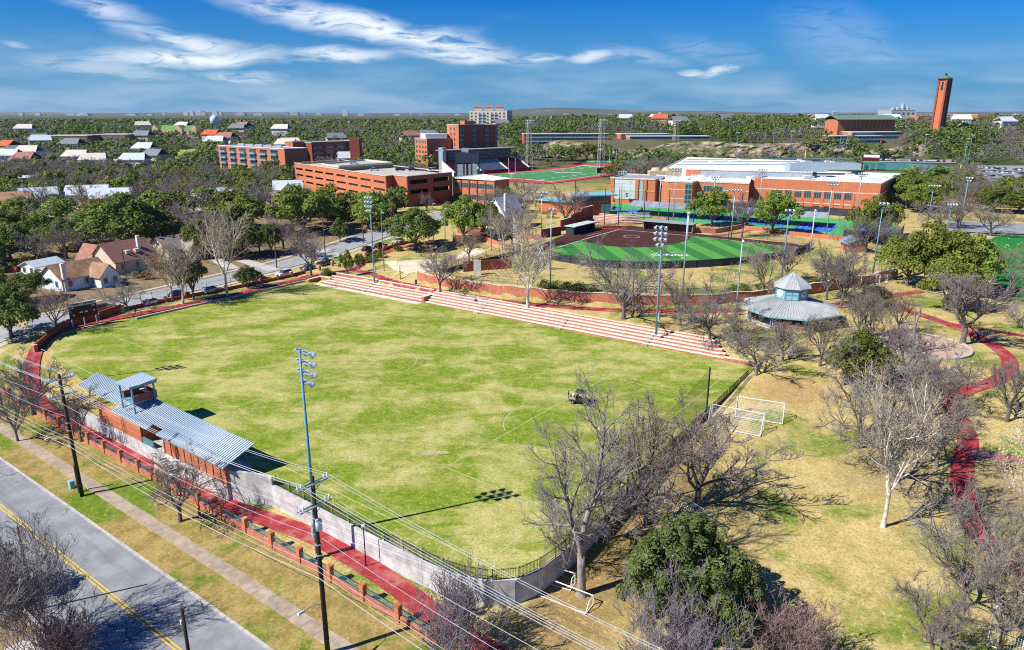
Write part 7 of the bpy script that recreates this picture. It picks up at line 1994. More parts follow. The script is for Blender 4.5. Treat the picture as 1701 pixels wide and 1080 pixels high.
def car_proto(kind, paint, simple=False):
    b, c, cab = car_mesh(kind)
    if simple:
        me = b.mesh('car', paint); nb = len(me.polygons)
        all_ = MB(); all_.add(b.v, b.f); k0 = len(all_.f); all_.add(c.v, c.f)
        all_.add([(cab[1][0] + .05, -.6, cab[1][1] + .01), (cab[2][0] - .05, -.6, cab[2][1] + .01), (cab[2][0] - .05, .6, cab[2][1] + .01), (cab[1][0] + .05, .6, cab[1][1] + .01)], [(0, 1, 2, 3)])
        me = all_.mesh('parked_car', paint); me.materials.append(GLASS)
        for i, f in enumerate(me.polygons): f.material_index = 1 if k0 <= i < len(all_.f) - 1 else 0
        return me
    t = thing('parked_car', 'car', 'car', (0, 0, -500))
    b.build('body', paint, t); c.build('cabin_glass', GLASS, t)
    MB().prism([(cab[1][0] + .02, -.62), (cab[2][0] - .02, -.62), (cab[2][0] - .02, .62), (cab[1][0] + .02, .62)], cab[1][1] - .03, cab[2][1] + .03).build('roof', paint, t)
    for x in (-1.4, 1.4):
        for y in (-.8, .8):
            w = MB().tube([(x, y - .12, .34), (x, y + .12, .34)], .34, 14).build('wheel', BLACK, t); MB().tube([(x, y - .13, .34), (x, y + .13, .34)], .2, 10).build('rim', GALV, w)
    x0, x1 = b.v[0][0], max(v[0] for v in b.v)
    for y in (-.62, .62):
        MB().box((x1 - .06, y, .66), (.1, .36, .16)).build('headlight', LAMPW, t); MB().box((x0 + .02, y, .80), (.08, .3, .2)).build('tail_light', M('tail_red', (.5, .02, .02), None, 2, .3), t)
    return t


def paint(name, c): return M('car_paint_' + name, c, tuple(x * .9 for x in c), 2, .28, spec=.6, metal=.1)
PW, PB, PS, PN, PT, PR = paint('white', (.72, .74, .76)), paint('black', (.012, .013, .016)), paint('silver', (.42, .45, .48)), paint('navy', (.03, .06, .16)), paint('tan', (.20, .15, .10)), paint('red', (.32, .02, .02))
for lab, px, kind, m, dz in (('dark bronze car parked at the left behind the scoreboard', (175, 516), 'suv', PT, 0), ('white sedan parked on the side street beside the low wall', (254, 505), 'sedan', PW, 0), ('black car half hidden by the sycamore trunk', (298, 494), 'suv', PB, 0), ('silver car parked behind the pale sycamore', (352, 486), 'suv', PS, 0),
                             ('bronze car behind the small street tree', (437, 468), 'sedan', PT, 0), ('white car at the driveway mouth', (472, 459), 'suv', PW, 0), ('dark blue sedan with red tail lights beside the bare street tree', (511, 448), 'sedan', PN, 0), ('large black pickup on the side street', (541, 440), 'pickup', PB, 0), ('black car, left of the two beyond the red path fork', (612, 418), 'suv', PB, 0), ('black car, right of the two beyond the red path fork', (633, 412), 'suv', PB, 0), ('silver car under the big dark oak', (662, 403), 'sedan', PS, 0)):
    t = car_proto(kind, m); p = GT(*px); t.location = (p[0], p[1], p[2] + .07); t.rotation_euler = (0, 0, aST + (pi if RNG.random() < .3 else 0)); t['label'] = lab; t['group'] = 'cars on the side street'
for lab, px, kind, m in (('white car on the upper garage ramp', (588, 273), 'sedan', PW), ('white sedan on the garage roof', (622, 284), 'sedan', PW), ('black car, left of a pair on the garage roof', (665, 284), 'suv', PB), ('black car, right of a pair on the garage roof', (686, 284), 'suv', PB), ('white van at the right end of the garage roof', (721, 285.5), 'van', PW)):
    z = 18.5 if 'ramp' in lab else 16.65
    t = car_proto(kind, m); p = G(*px, z); t.location = (p[0], p[1], z); t.rotation_euler = (0, 0, .35); t['label'] = lab; t['group'] = 'cars on the garage roof'
# far parking lots
LOT = M('lot_asphalt', (.30, .31, .32), (.24, .25, .26), .2, .9)
sheet('parking_lot', [q[:2] for q in gts((1622, 276), (1720, 276), (1760, 322), (1660, 318), (1618, 300))], LOT, dz=.4)
sheet('parking_lot', [q[:2] for q in gts((1440, 264), (1585, 266), (1590, 272), (1440, 270))], LOT, dz=.4)
sheet('parking_road', [q[:2] for q in gts((1570, 386), (1720, 392), (1720, 374), (1580, 368))], LOT, dz=.25)
simple = [car_proto(k, m, True) for k, m in (('suv', PW), ('sedan', PB), ('suv', PS), ('sedan', PN), ('pickup', PB), ('sedan', PW), ('suv', PR))]
rows_ = [((1632, 281), (1715, 285), 10, 'top row of the right-hand lot'), ((1634, 287), (1715, 292), 10, 'second row of the right-hand lot'), ((1640, 294), (1715, 300), 8, 'third row of the right-hand lot'), ((1652, 302), (1715, 309), 7, 'fourth row of the right-hand lot'), ((1444, 267), (1582, 270), 30, 'long row of cars below the oak belt'), ((900, 262), (948, 263), 10, 'row right of the grandstand')]
cn = ['white', 'black', 'silver', 'navy blue', 'black pickup', 'white low', 'red']
for (a, b, n_, ph) in rows_:
    pa, pb = GT(*a), GT(*b)
    for k in range(n_):
        if RNG.random() < .1: continue
        f0 = (k + RNG.uniform(-.1, .1)) / (n_ - 1); i = RNG.choice((0, 0, 1, 1, 2, 2, 3, 4, 5, 6)); x, y = lerp(pa, pb, f0)
        o = link('parked_car', simple[i], None, (x, y, T_(x, y) + .4), math.atan2(pb[1] - pa[1], pb[0] - pa[0]) + 1.2 + RNG.uniform(-.05, .05)); tag(o, '%s car, %s in the %s' % (cn[i], ORD[k], ph), 'car', 'cars in the far parking lots')

# roofs scattered through the far woods
protos = []
for wm, rm in ((WSID, SHW), (CREAM, RTILE), (CREAM, SHG), (WSID, SHR), (WSID, CAP)):
    t = thing('far_house', 'x', 'house', (0, 0, -400)); MB().box((0, 0, 3), (16, 11, 9)).build('wall', wm, t)
    for s_ in (-1, 1):
        MB().add([(-9, s_ * 6.5, 6.8), (9, s_ * 6.5, 6.8), (7, 0, 11), (-7, 0, 11), (-9, s_ * 6.5, 7.2), (9, s_ * 6.5, 7.2), (7, 0, 11.4), (-7, 0, 11.4)], [(0, 1, 2, 3), (7, 6, 5, 4), (0, 4, 5, 1), (2, 6, 7, 3), (1, 5, 6, 2), (3, 7, 4, 0)]).build('roof_slope', rm, t)
    protos.append(t)
rh = random.Random(12); pts_ = []
for k in range(46):
    Y = rh.choice((rh.uniform(470, 700), rh.uniform(650, 960))); X = rh.uniform(-.7, .7) * Y
    if X > -60 and Y < 680: X = -60 - rh.random() * .6 * Y
    pts_.append((X / Y, X, Y))
for k, (_, X, Y) in enumerate(sorted(pts_)):
    t = protos[k] if k < 5 else copy_tree(protos[rh.choice((0, 0, 1, 2, 2, 3, 4, 4))])
    t.location = (X, Y, T_(X, Y) + (.8 if Y < 700 else 2.2)); t.rotation_euler = (0, 0, rh.uniform(-.6, .6)); t['label'] = 'far house with roof showing above the woods, %s from the left' % ORD[k]; t['group'] = 'roofs in the far woods'
# ------------------------------------------------------------------ trees
def rnd_unit(r):
    z = r.uniform(-1, 1); a = r.uniform(0, 2 * pi); s = math.sqrt(1 - z * z); return Vector((s * cos(a), s * sin(a), z))


def bare_skeleton(seed, Ht, spread=.5, trunk=.22, limbs=5, n2=8, n3=8, n4=8, gnarl=.22, up=.10, r0=None, lean=(0, 0), fork=False, droop=0.0):
    r = random.Random(seed); r0 = r0 or Ht * .024; lines = []
    def walk(p, d, L, ra, rb, nseg, wan, trop, lev):
        pts, rs, ds = [p], [ra], [d]
        for i in range(nseg):
            d = (d + rnd_unit(r) * wan + Vector((0, 0, trop))).normalized(); p = p + d * (L / nseg)
            pts.append(p); rs.append(ra + (rb - ra) * (i + 1) / nseg); ds.append(d)
        lines.append((pts, rs, lev)); return pts, rs, ds
    def kids(pts, rs, ds, L, n, lev, f0, ang):
        out = []
        for k in range(n):
            f = f0 + (1 - f0) * (k + r.uniform(.2, .8)) / n; x = f * (len(pts) - 1); i = min(int(x), len(pts) - 2); g = x - i
            p = pts[i].lerp(pts[i + 1], g); d = ds[min(i + 1, len(ds) - 1)]; ra = rs[i] + (rs[i + 1] - rs[i]) * g
            ax = d.cross(rnd_unit(r)); ax = ax.normalized() if ax.length > .01 else Vector((1, 0, 0))
            from mathutils import Quaternion
            nd = d.copy(); nd.rotate(Quaternion(ax, r.uniform(*ang)))
            out.append((p, nd, ra, f))
        return out
    d0 = Vector((lean[0], lean[1], 1)).normalized()
    pts, rs, ds = walk(Vector((0, 0, -.2)), d0, Ht * trunk, r0, r0 * .78, 5, .06, .05, 0)
    top, dt = pts[-1], ds[-1]
    lines.append(([Vector((0, 0, -.3)), Vector((0, 0, .5))], [r0 * 1.5, r0 * 1.0], 0))
    nl = 2 if fork else limbs
    for k in range(nl):
        a = 2 * pi * (k + r.uniform(-.25, .25)) / nl; sp = spread * r.uniform(.6, 1.25) * (.55 if fork else 1)
        d = (dt * 1.0 + Vector((cos(a) * sp * 1.5, sin(a) * sp * 1.5, .15))).normalized()
        st = top if k < 2 else pts[-1 - (k % 2)]
        L1 = Ht * (1 - trunk) * r.uniform(.72, 1.0)
        lp, lr, ld = walk(st, d, L1, r0 * (.62 if not fork else .75) * r.uniform(.8, 1.05), r0 * .10, 8, gnarl, up - droop, 1)
        for (p, nd, ra, f) in kids(lp, lr, ld, L1, n2 + (2 if fork else 0), 2, .18, (.5, 1.15)):
            L2 = L1 * .52 * r.uniform(.7, 1.15) * (1.15 - .55 * f)
            p2, r2, d2 = walk(p, nd, L2, ra * .62, .03, 6, gnarl * 1.15, up * .8 - droop, 2)
            for (q, qd, qa, qf) in kids(p2, r2, d2, L2, n3, 3, .15, (.45, 1.1)):
                L3 = L2 * .5 * r.uniform(.7, 1.2) * (1.15 - .5 * qf)
                p3, r3, d3 = walk(q, qd, L3, max(qa * .6, .022), .016, 4, gnarl * 1.2, up - droop, 3)
                for (s_, sd, sa, sf) in kids(p3, r3, d3, L3, n4, 4, .12, (.4, 1.0)):
                    walk(s_, sd, L3 * .55 * r.uniform(.6, 1.2), max(sa * .7, .016), .009, 2, gnarl, up, 4)
    return lines


def lines_mesh(name, lines, levels, mat, thick=1.0):
    V, Fq = [], []
    sides = {0: 9, 1: 7, 2: 5, 3: 3, 4: 3, 5: 3}
    for pts, rs, lev in lines:
        if lev not in levels: continue
        n = sides[lev]; o = len(V); m = len(pts)
        for i, p in enumerate(pts):
            d = (pts[min(i + 1, m - 1)] - pts[max(i - 1, 0)]); d.normalize()
            a = d.cross(Vector((.3, .9, .31)) if abs(d.z) > .9 else Vector((0, 0, 1))); a.normalize(); b = d.cross(a); rr = rs[i] * thick
            for k in range(n):
                c, s = cos(2 * pi * k / n) * rr, sin(2 * pi * k / n) * rr
                V.append((p.x + a.x * c + b.x * s, p.y + a.y * c + b.y * s, p.z + a.z * c + b.z * s))
        for i in range(m - 1):
            for k in range(n): Fq.append((o + i * n + k, o + i * n + (k + 1) % n, o + (i + 1) * n + (k + 1) % n, o + (i + 1) * n + k))
    me = np_mesh(name, np.array(V), np.array(Fq), smooth=True); me.materials.append(mat)
    return me


def leaf_cloud(rng, centers, radii, per, size, up=.35, flat=.8, aspect=1.7, jit=.55):
    """leaf-cluster cards over the shells of clumps: arrays of quads"""
    n = len(centers) * per
    c = np.repeat(centers, per, 0); rad = np.repeat(radii, per)
    v = rng.normal(size=(n, 3)); v /= np.linalg.norm(v, axis=1, keepdims=True)
    v[:, 2] = np.where(v[:, 2] < -.35, -v[:, 2], v[:, 2])
    pos = c + v * (rad * rng.uniform(.72, 1.08, n))[:, None] * np.array([1, 1, flat])
    nrm = v + rng.normal(size=(n, 3)) * jit + np.array([0, 0, up]); nrm /= np.linalg.norm(nrm, axis=1, keepdims=True)
    t = np.cross(nrm, rng.normal(size=(n, 3))); t /= np.linalg.norm(t, axis=1, keepdims=True); b = np.cross(nrm, t)
    s = size * rng.uniform(.6, 1.3, n)[:, None]
    q = np.stack([pos - t * s * aspect * .5, pos + b * s * .5, pos + t * s * aspect * .5, pos - b * s * .5], 1).reshape(-1, 3)
    f = np.arange(n * 4).reshape(-1, 4)
    return q, f


def oak_clumps(rng, R, Hc, z0, n, flat=1.0):
    """clump centres over a broad uneven dome"""
    a = rng.uniform(0, 2 * pi, n); u = rng.uniform(0, 1, n) ** .55; lob = 1 + .18 * np.sin(a * 3 + rng.uniform(0, 6)) + .12 * np.sin(a * 5 + rng.uniform(0, 6))
    rr = R * u * lob * .86; z = z0 + Hc * np.sqrt(np.clip(1 - (u * .95) ** 2, 0, 1)) * rng.uniform(.62, 1.0, n)
    low = rng.random(n) < .28
    z = np.where(low, z0 + Hc * rng.uniform(.1, .45, n), z)
    return np.stack([rr * np.cos(a), rr * np.sin(a), z], 1)


BARK = M('grey_bark', (.20, .175, .16), (.11, .095, .088), 3, .95, stretch=(1, 1, .2), rnd=.25)
TWIG = M('grey_twigs', (.31, .28, .265), (.21, .19, .18), .8, .95, rnd=.25)
TWIGP = M('purple_brown_twigs', (.29, .23, .225), (.20, .16, .155), .8, .95, rnd=.2)
TWIGT = M('tan_twigs', (.37, .30, .23), (.26, .21, .16), .8, .95, rnd=.2)
SYC = M('pale_sycamore_bark', (.62, .58, .50), (.34, .30, .25), 1.6, .9, lo=.45, hi=.7)
SYCT = M('tan_sycamore_twigs', (.44, .36, .28), (.34, .27, .21), 1, .95)
LEAF = leaf_mat('live_oak_leaves', ((.115, .165, .02), (.21, .25, .035), (.33, .33, .07)))
LEAFD = leaf_mat('dark_evergreen_leaves', ((.08, .125, .02), (.145, .195, .033), (.25, .28, .06)), .25)
LEAFY = leaf_mat('olive_yellow_leaves', ((.17, .18, .015), (.26, .23, .02), (.36, .29, .03)), .25)
LEAFB = leaf_mat('dead_brown_leaves', ((.34, .18, .08), (.42, .24, .11), (.5, .32, .18)), .2)
LEAFP = leaf_mat('pale_dry_leaves', ((.55, .47, .38), (.62, .55, .46), (.70, .62, .52)), .15)

BARE = []          # (trunk mesh, crown mesh, height)
for i, kw in enumerate((dict(Ht=10, spread=.75, trunk=.2, limbs=6, gnarl=.26, up=.05), dict(Ht=10, spread=.6, trunk=.22, limbs=5, gnarl=.22, up=.10), dict(Ht=10, spread=.9, trunk=.18, limbs=6, gnarl=.28, up=.04), dict(Ht=10, spread=.5, trunk=.25, limbs=5, gnarl=.2, up=.13), dict(Ht=10, spread=.7, trunk=.24, limbs=7, n2=6, gnarl=.3, up=.07))):
    ln_ = bare_skeleton(11 + i, **kw)
    BARE.append((lines_mesh('trunk', ln_, (0, 1, 2), BARK), lines_mesh('crown', ln_, (3, 4), (TWIG, TWIGP, TWIG, TWIGP, TWIGT)[i])))
SYCS = []
for i in range(3):
    ln_ = bare_skeleton(41 + i, Ht=10, spread=.42, trunk=.28, limbs=5, n2=8, n3=7, n4=6, gnarl=.16, up=.16, r0=.15)
    SYCS.append((lines_mesh('trunk', ln_, (0, 1, 2), SYC), lines_mesh('crown', ln_, (3, 4), SYCT)))
FARB = []
for i in range(4):
    ln_ = bare_skeleton(61 + i, Ht=10, spread=.75, trunk=.2, limbs=6, n2=6, n3=6, n4=3, gnarl=.26, up=.06)
    FARB.append((lines_mesh('trunk', ln_, (0, 1, 2), BARK, 1.2), lines_mesh('crown', ln_, (3, 4), TWIGP if i % 2 else TWIG, 2.2)))
OAKS, FARO = [], []
def oak_trunk(seed, R=5):
    ln_ = bare_skeleton(seed, Ht=7.5, spread=.9, trunk=.25, limbs=6, n2=3, n3=1, n4=0, gnarl=.22, up=.04, r0=.34)
    return lines_mesh('trunk', ln_, (0, 1, 2), BARK)
def leafmesh(q, f, mat, smooth=False):
    me = np_mesh('crown', q, f); me.materials.append(mat); return me
for i in range(5):
    rng = np.random.default_rng(100 + i)
    c = oak_clumps(rng, 5.6, 5.6, 2.2, 70); rad = rng.uniform(.8, 1.5, len(c))
    OAKS.append((oak_trunk(81 + i), leafmesh(*leaf_cloud(rng, c, rad, 125, .29, aspect=1.5, jit=.45), LEAF if i % 2 else LEAFD)))
for i in range(5):
    rng = np.random.default_rng(200 + i)
    c = oak_clumps(rng, 5.6, 5.6, 1.8, 38); rad = rng.uniform(1.0, 1.8, len(c))
    FARO.append((oak_trunk(91 + i % 2), leafmesh(*leaf_cloud(rng, c, rad, 42, .58, aspect=1.3, jit=.38), (LEAF, LEAFD, LEAF, LEAFD, LEAFY)[i])))


def plant_tree(name, label, p, proto, sc, rz, cat='tree', group=None, crown_mat=None):
    t = thing(name, label, cat, p, rz, group)
    t.scale = sc if isinstance(sc, tuple) else (sc, sc, sc)
    link('trunk', proto[0], t); link('crown', proto[1], t)
    return t


SIZES = {}
def size_of(pr):
    """height and breadth of a tree's meshes"""
    k = pr[1].name
    if k not in SIZES:
        v = np.zeros(len(pr[1].vertices) * 3, np.float32); pr[1].vertices.foreach_get('co', v); v = v.reshape(-1, 3)
        SIZES[k] = (float(np.percentile(v[:, 2], 99.6)), 2 * float(np.percentile(np.hypot(v[:, 0], v[:, 1]), 95)))
    return SIZES[k]


PLACED = []
def put(kind, label, base, top, width=None, proto=None, rz=None, group=None, name=None):
    """tree by its foot pixel, the row of its top and its width in photo pixels"""
    p = GT(*base); h = max(HZ(p, top) - p[2], 1.5)
    lst = {'bare': BARE, 'syc': SYCS, 'oak': OAKS, 'faroak': FARO, 'farbare': FARB}[kind]
    pr = lst[(RNG.randrange(len(lst)) if proto is None else proto) % len(lst)]
    nomH, nomW = size_of(pr)
    sc = h / nomH; sw = sc
    if width: sw = width / (F / (p[1] * CP + (H - p[2]) * SP)) / nomW
    PLACED.append((p[0], p[1], max(sw, sc) * 5))
    return plant_tree(name or {'bare': 'bare_tree', 'syc': 'sycamore', 'oak': 'live_oak', 'faroak': 'live_oak', 'farbare': 'bare_tree'}[kind], label, p, pr, (sw, sw, sc), RNG.uniform(0, 6.28) if rz is None else rz, group=group)


# --- trees one can name
NAMED = [
    ('bare', 'spreading bare tree between the softball wall and the seating steps', (1036, 530), 398, 190, 2), ('syc', 'pale sycamore behind the seating steps beside the red path', (876, 513), 388, 120, 0),
    ('bare', 'small bare tree beside the blue floodlight mast', (1130, 541), 455, 75, 1), ('bare', 'bare tree with pale trunk left of the pavilion', (1179, 567), 447, 140, 0),
    ('bare', 'low spreading bare tree at the right end of the seating steps', (1256, 624), 528, 150, 2), ('bare', 'bare tree in front of the pavilion brickwork', (1362, 608), 520, 120, 4),
    ('bare', 'bare tree behind the curved wall left of the pavilion', (1265, 494), 402, 110, 4), ('bare', 'bare tree on the outfield lawn above the pavilion roof', (1306, 468), 396, 80, 3), ('bare', 'bare tree right of the pavilion lantern', (1372, 498), 400, 90, 1), ('bare', 'dark bare tree right of the pavilion with pale trunk', (1396, 512), 393, 130, 0),
    ('bare', 'grey bare tree in front of the round sand bed', (1440, 580), 480, 120, 4), ('bare', 'big bare tree with split pale trunk right of the sand bed', (1599, 572), 436, 170, 3), ('bare', 'grey bare tree beside the bend of the winding path', (1528, 672), 570, 130, 2),
    ('syc', 'white-barked sycamore on the open tan lawn', (1467, 875), 618, 135, 1), ('bare', 'dark gnarled bare tree behind the white sycamore', (1484, 800), 590, 220, 0), ('bare', 'low wide bare tree at the lower right', (1598, 1012), 838, 230, 2), ('bare', 'grey bare tree in the bottom right corner', (1660, 1085), 905, 210, 4), ('bare', 'twiggy bare tree at the bottom edge right of the lawn', (1545, 1100), 960, 150, 1),
    ('bare', 'slim bare tree behind the large bare one, left of the goal', (1072, 872), 668, 230, 4), ('bare', 'slim straight bare tree casting a broad shadow on the lawn', (1158, 842), 672, 230, 1), ('bare', 'crooked bare tree at the wall corner below the net', (1010, 895), 720, 190, 0), ('bare', 'low bare tree leaning over the fence beside the pecan', (935, 945), 800, 130, 2),
    ('bare', 'bare street tree over the brick fence in front of the stand', (300, 868), 752, 190, 4), ('bare', 'bare tree at the left end of the stand', (56, 690), 572, 130, 0), ('bare', 'dark bare tree below the left utility pole', (30, 735), 600, 120, 2), ('bare', 'bare tree crossing the left end of the stand roof', (135, 735), 640, 80, 3),
    ('bare', 'bare tree behind the scoreboard at the left', (96, 552), 468, 75, 1), ('bare', 'round bare tree in front of the cream house', (213, 515), 458, 90, 0), ('syc', 'tall pale sycamore beside the silver parked car', (378, 492), 342, 110, 2), ('syc', 'leaning sycamore with brown leaves near the white sedan', (304, 506), 400, 80, 1),
    ('bare', 'bare street tree at the left end of the seating steps', (517, 459), 382, 75, 3), ('bare', 'dense bare tree beside the sand volleyball court', (731, 488), 404, 95, 1), ('bare', 'bare forked tree in the volleyball sand', (779, 434), 380, 80, 4),
    ('bare', 'tall bare tree before the white cottage', (852, 412), 318, 110, 0), ('syc', 'pale sycamore between the cottage and the softball turf', (866, 428), 350, 60, 1), ('syc', 'slim pale tree at the left of the white slatted pole', (834, 420), 352, 45, 0), ('bare', 'bare tree left of the softball press box', (938, 378), 306, 85, 1),
    ('bare', 'bare tree on the planter wall by the courts', (1232, 394), 318, 60, 3), ('bare', 'bare tree beside the hut below the courts', (1436, 420), 345, 90, 2), ('bare', 'dark bare tree right of the hut', (1480, 425), 362, 80, 0), ('bare', 'bare tree behind the right-hand oaks', (1590, 380), 330, 90, 4), ('bare', 'wide bare tree near the right parking road', (1560, 378), 322, 100, 2), ('bare', 'bare tree beside the parking road at the right', (1645, 392), 340, 90, 1), ('bare', 'bare tree in front of the right turf field', (1650, 470), 400, 110, 4), ('bare', 'small grey bare tree beyond the winding path at the right edge', (1690, 545), 490, 80, 2),
    ('oak', 'broad dark oak beside the side street near the red path', (690, 414), 346, 100, 0), ('oak', 'bright oak behind the volleyball court', (770, 402), 326, 80, 1), ('oak', 'dark oak next to the white cottage', (806, 396), 338, 62, 2),
    ('faroak', 'dark oak below the bluff dormitories, first from the left', (862, 262), 236, 30, 0),
    ('faroak', 'dark oak below the bluff dormitories, second from the left', (885, 266), 238, 40, 1),
    ('faroak', 'dark oak below the bluff dormitories, third from the left', (925, 267), 240, 36, 2),
    ('faroak', 'dark oak below the bluff dormitories, fourth from the left', (950, 267), 240, 36, 3),
    ('faroak', 'dark oak below the bluff dormitories, fifth from the left', (975, 266), 238, 40, 0),
    ('faroak', 'dark oak below the bluff dormitories, sixth from the left', (996, 264), 238, 34, 1),
    ('oak', 'evergreen right of the gymnasium, first from the left', (1478, 340), 292, 64, 3),
    ('oak', 'evergreen right of the gymnasium, second from the left', (1505, 346), 298, 72, 1),
    ('oak', 'evergreen right of the gymnasium, third from the left', (1520, 330), 294, 60, 2),
    ('oak', 'evergreen right of the gymnasium, fourth from the left', (1530, 352), 303, 70, 1),
    ('oak', 'evergreen right of the gymnasium, fifth from the left', (1556, 342), 300, 60, 3),
    ('oak', 'evergreen right of the gymnasium, sixth from the left', (1622, 338), 304, 52, 1),
    ('oak', 'evergreen right of the gymnasium, seventh from the left', (1650, 352), 312, 74, 2),
    ('oak', 'evergreen right of the gymnasium, eighth from the left', (1672, 338), 302, 66, 1),
    ('oak', 'evergreen right of the gymnasium, ninth from the left', (1692, 354), 316, 80, 3),
    ('bare', 'grey bare tree left of the round evergreen', (1400, 640), 545, 110, 0), ('bare', 'bare tree behind the round sand bed', (1490, 556), 478, 95, 4), ('bare', 'wispy bare tree in front of the round sand bed', (1500, 628), 535, 120, 3), ('bare', 'bare tree left of the walking person', (1552, 690), 590, 130, 1), ('bare', 'dark bare tree on the lawn left of the white sycamore', (1425, 745), 600, 160, 0), ('bare', 'bare tree between the white sycamore and the winding path', (1555, 775), 650, 160, 4), ('bare', 'bare tree at the right edge above the path spur', (1672, 700), 585, 120, 3), ('bare', 'slim bare tree right of the pavilion floor', (1425, 560), 470, 90, 1), ('bare', 'small bare tree at the left of the pavilion steps', (1225, 585), 505, 95, 4), ('bare', 'bare tree between the pavilion and the seating end', (1300, 600), 525, 90, 3), ('bare', 'bare tree at the lower right beside the winding path', (1650, 960), 800, 190, 2), ('oak', 'oak behind the cream hip-roofed house', (340, 424), 360, 74, 0), ('oak', 'oak right of the pale sycamore crown', (372, 430), 372, 60, 1), ('bare', 'bare tree in the yard right of the sycamore', (432, 420), 362, 74, 2), ('bare', 'bare tree left of the driveway bend', (470, 414), 360, 80, 3), ('bare', 'bare tree in the left yard behind the shed', (62, 436), 378, 66, 0), ('bare', 'bare tree behind the bungalow roof', (112, 430), 372, 74, 1), ('oak', 'oak in the back yard at the far left', (18, 432), 372, 80, 2), ('bare', 'bare tree over the side-street driveway', (500, 428), 372, 66, 3), ('bare', 'bare tree behind the red-brown roofed house', (170, 420), 360, 70, 0),
    ('oak', 'left oak of the big group right of the pavilion', (1506, 474), 386, 100, 1), ('oak', 'central tall oak of the big group right of the pavilion', (1548, 482), 372, 120, 3), ('oak', 'right oak of the big group, before the red strip', (1600, 488), 392, 110, 1), ('oak', 'lower front oak of the big group right of the pavilion', (1570, 512), 425, 100, 3),
    ('oak', 'round evergreen in front of the sand bed', (1424, 642), 552, 115, 0), ('oak', 'small dark evergreen beside the red path junction', (1450, 508), 476, 44, 2), ('oak', 'evergreen with open trunk before the gym scoreboard', (1182, 376), 312, 72, 1), ('oak', 'evergreen on the mound in front of the gym windows', (1282, 388), 318, 76, 3), ('oak', 'grey-green evergreen below the right end of the gym', (1452, 405), 326, 84, 1),
    ('oak', 'small evergreen street tree beside the white parked car', (412, 478), 442, 46, 0), ('oak', 'evergreen sapling pair at the red path fork', (577, 460), 416, 26, 1), ('oak', 'slim evergreen right of the path fork saplings', (598, 452), 422, 20, 2), ('oak', 'ivy-clad evergreen behind the brown-leaved sycamore', (322, 498), 422, 50, 2), ('oak', 'dark evergreen at the left edge above the street', (20, 560), 478, 110, 0), ('oak', 'evergreen bush left of the white bungalow', (48, 500), 455, 70, 2), ('oak', 'huge dark oak behind the two houses', (215, 420), 322, 150, 0), ('oak', 'dark oak right of the huge one behind the houses', (262, 418), 352, 80, 2), ('oak', 'bright oak beyond the driveway bend', (505, 388), 308, 110, 1), ('oak', 'grey-green oak above the sycamore crown', (405, 390), 325, 100, 3), ('oak', 'dark conical evergreen beside the driveway pole', (452, 424), 372, 34, 2), ('oak', 'dark oak across the side street near the yellow shrub', (565, 402), 362, 34, 0),
]
for kind, lab, base, top, wd, pr in NAMED: put(kind, lab, base, top, wd, pr)

# the large foreground pecan, two heavy stems
p = GT(966, 988); hgt = HZ(p, 604) - p[2]
ln_ = bare_skeleton(305, Ht=hgt, spread=.5, trunk=.30, limbs=2, n2=13, n3=9, n4=7, gnarl=.19, up=.10, r0=.46, fork=True)
t = thing('pecan_tree', 'tallest bare tree in the foreground with two heavy forked stems', 'tree', p, .35)
zk = hgt / max(q.z for pts, rs_, lv in ln_ for q in pts)
wk = 200 / (F / (p[1] * CP + (H - p[2]) * SP)) / (2 * np.percentile([math.hypot(q.x, q.y) for pts, rs_, lv in ln_ for q in pts], 96))
for pts, rs_, lv in ln_:
    for q in pts: q.x *= wk; q.y *= wk; q.z *= zk
link('trunk', lines_mesh('trunk', ln_, (0, 1, 2), M('pecan_bark', (.34, .30, .275), (.19, .17, .155), 4, .95, stretch=(1, 1, .2))), t); link('crown', lines_mesh('crown', ln_, (3, 4), TWIG), t); PLACED.append((p[0], p[1], 6))
# dead trunks in the round bed
for k, (u, v, tp) in enumerate(((1515, 590, 500), (1503, 578, 522))):
    p = GT(u, v); ln_ = bare_skeleton(400 + k, Ht=HZ(p, tp) - p[2], spread=.25, trunk=.6, limbs=2, n2=2, n3=1, n4=0, gnarl=.15, up=.15, r0=.3)
    o = link('dead_trunk', lines_mesh('dead_trunk', ln_, (0, 1, 2), M('dead_wood', (.30, .27, .24), (.2, .18, .16), 3, .95)), None, p); tag(o, ('tall', 'short')[k] + ' grey dead trunk with cut branches in the round sand bed', 'trunk')
# big evergreen bush-tree in the foreground
rng = np.random.default_rng(5)
p = GT(1137, 1035); hgt = HZ(p, 872) - p[2]
def bush(name, label, p, R, Hh, n, per, size, mat, up=.9, aspect=2.6, trunk=True, cat='shrub', z0=.3, group=None, rad=(.7, 1.2), flat=.8):
    c = oak_clumps(rng, R, Hh, z0, n); q, f = leaf_cloud(rng, c, rng.uniform(*rad, n), per, size, up=up, aspect=aspect, flat=flat)
    t = thing(name, label, cat, p, 0, group); link('crown' if trunk else 'foliage', leafmesh(q, f, mat), t)
    st = bare_skeleton(int(rng.integers(1e6)), Ht=Hh * .9, spread=.8, trunk=.15, limbs=6, n2=3, n3=1, n4=0, r0=max(.03, Hh * .025)); link('trunk' if trunk else 'stem', lines_mesh('trunk', st, (0, 1, 2), BARK), t)
    return t
bush('evergreen_tree', 'large dense dark green evergreen in the foreground', p, 6.9, hgt - .8, 330, 130, .15, leaf_mat('olive_evergreen_leaves', ((.085, .118, .03), (.155, .185, .052), (.30, .30, .12)), .05), cat='tree', z0=.6, rad=(.35, .8), flat=1.7, up=.5)
PLACED.append((p[0], p[1], 7))
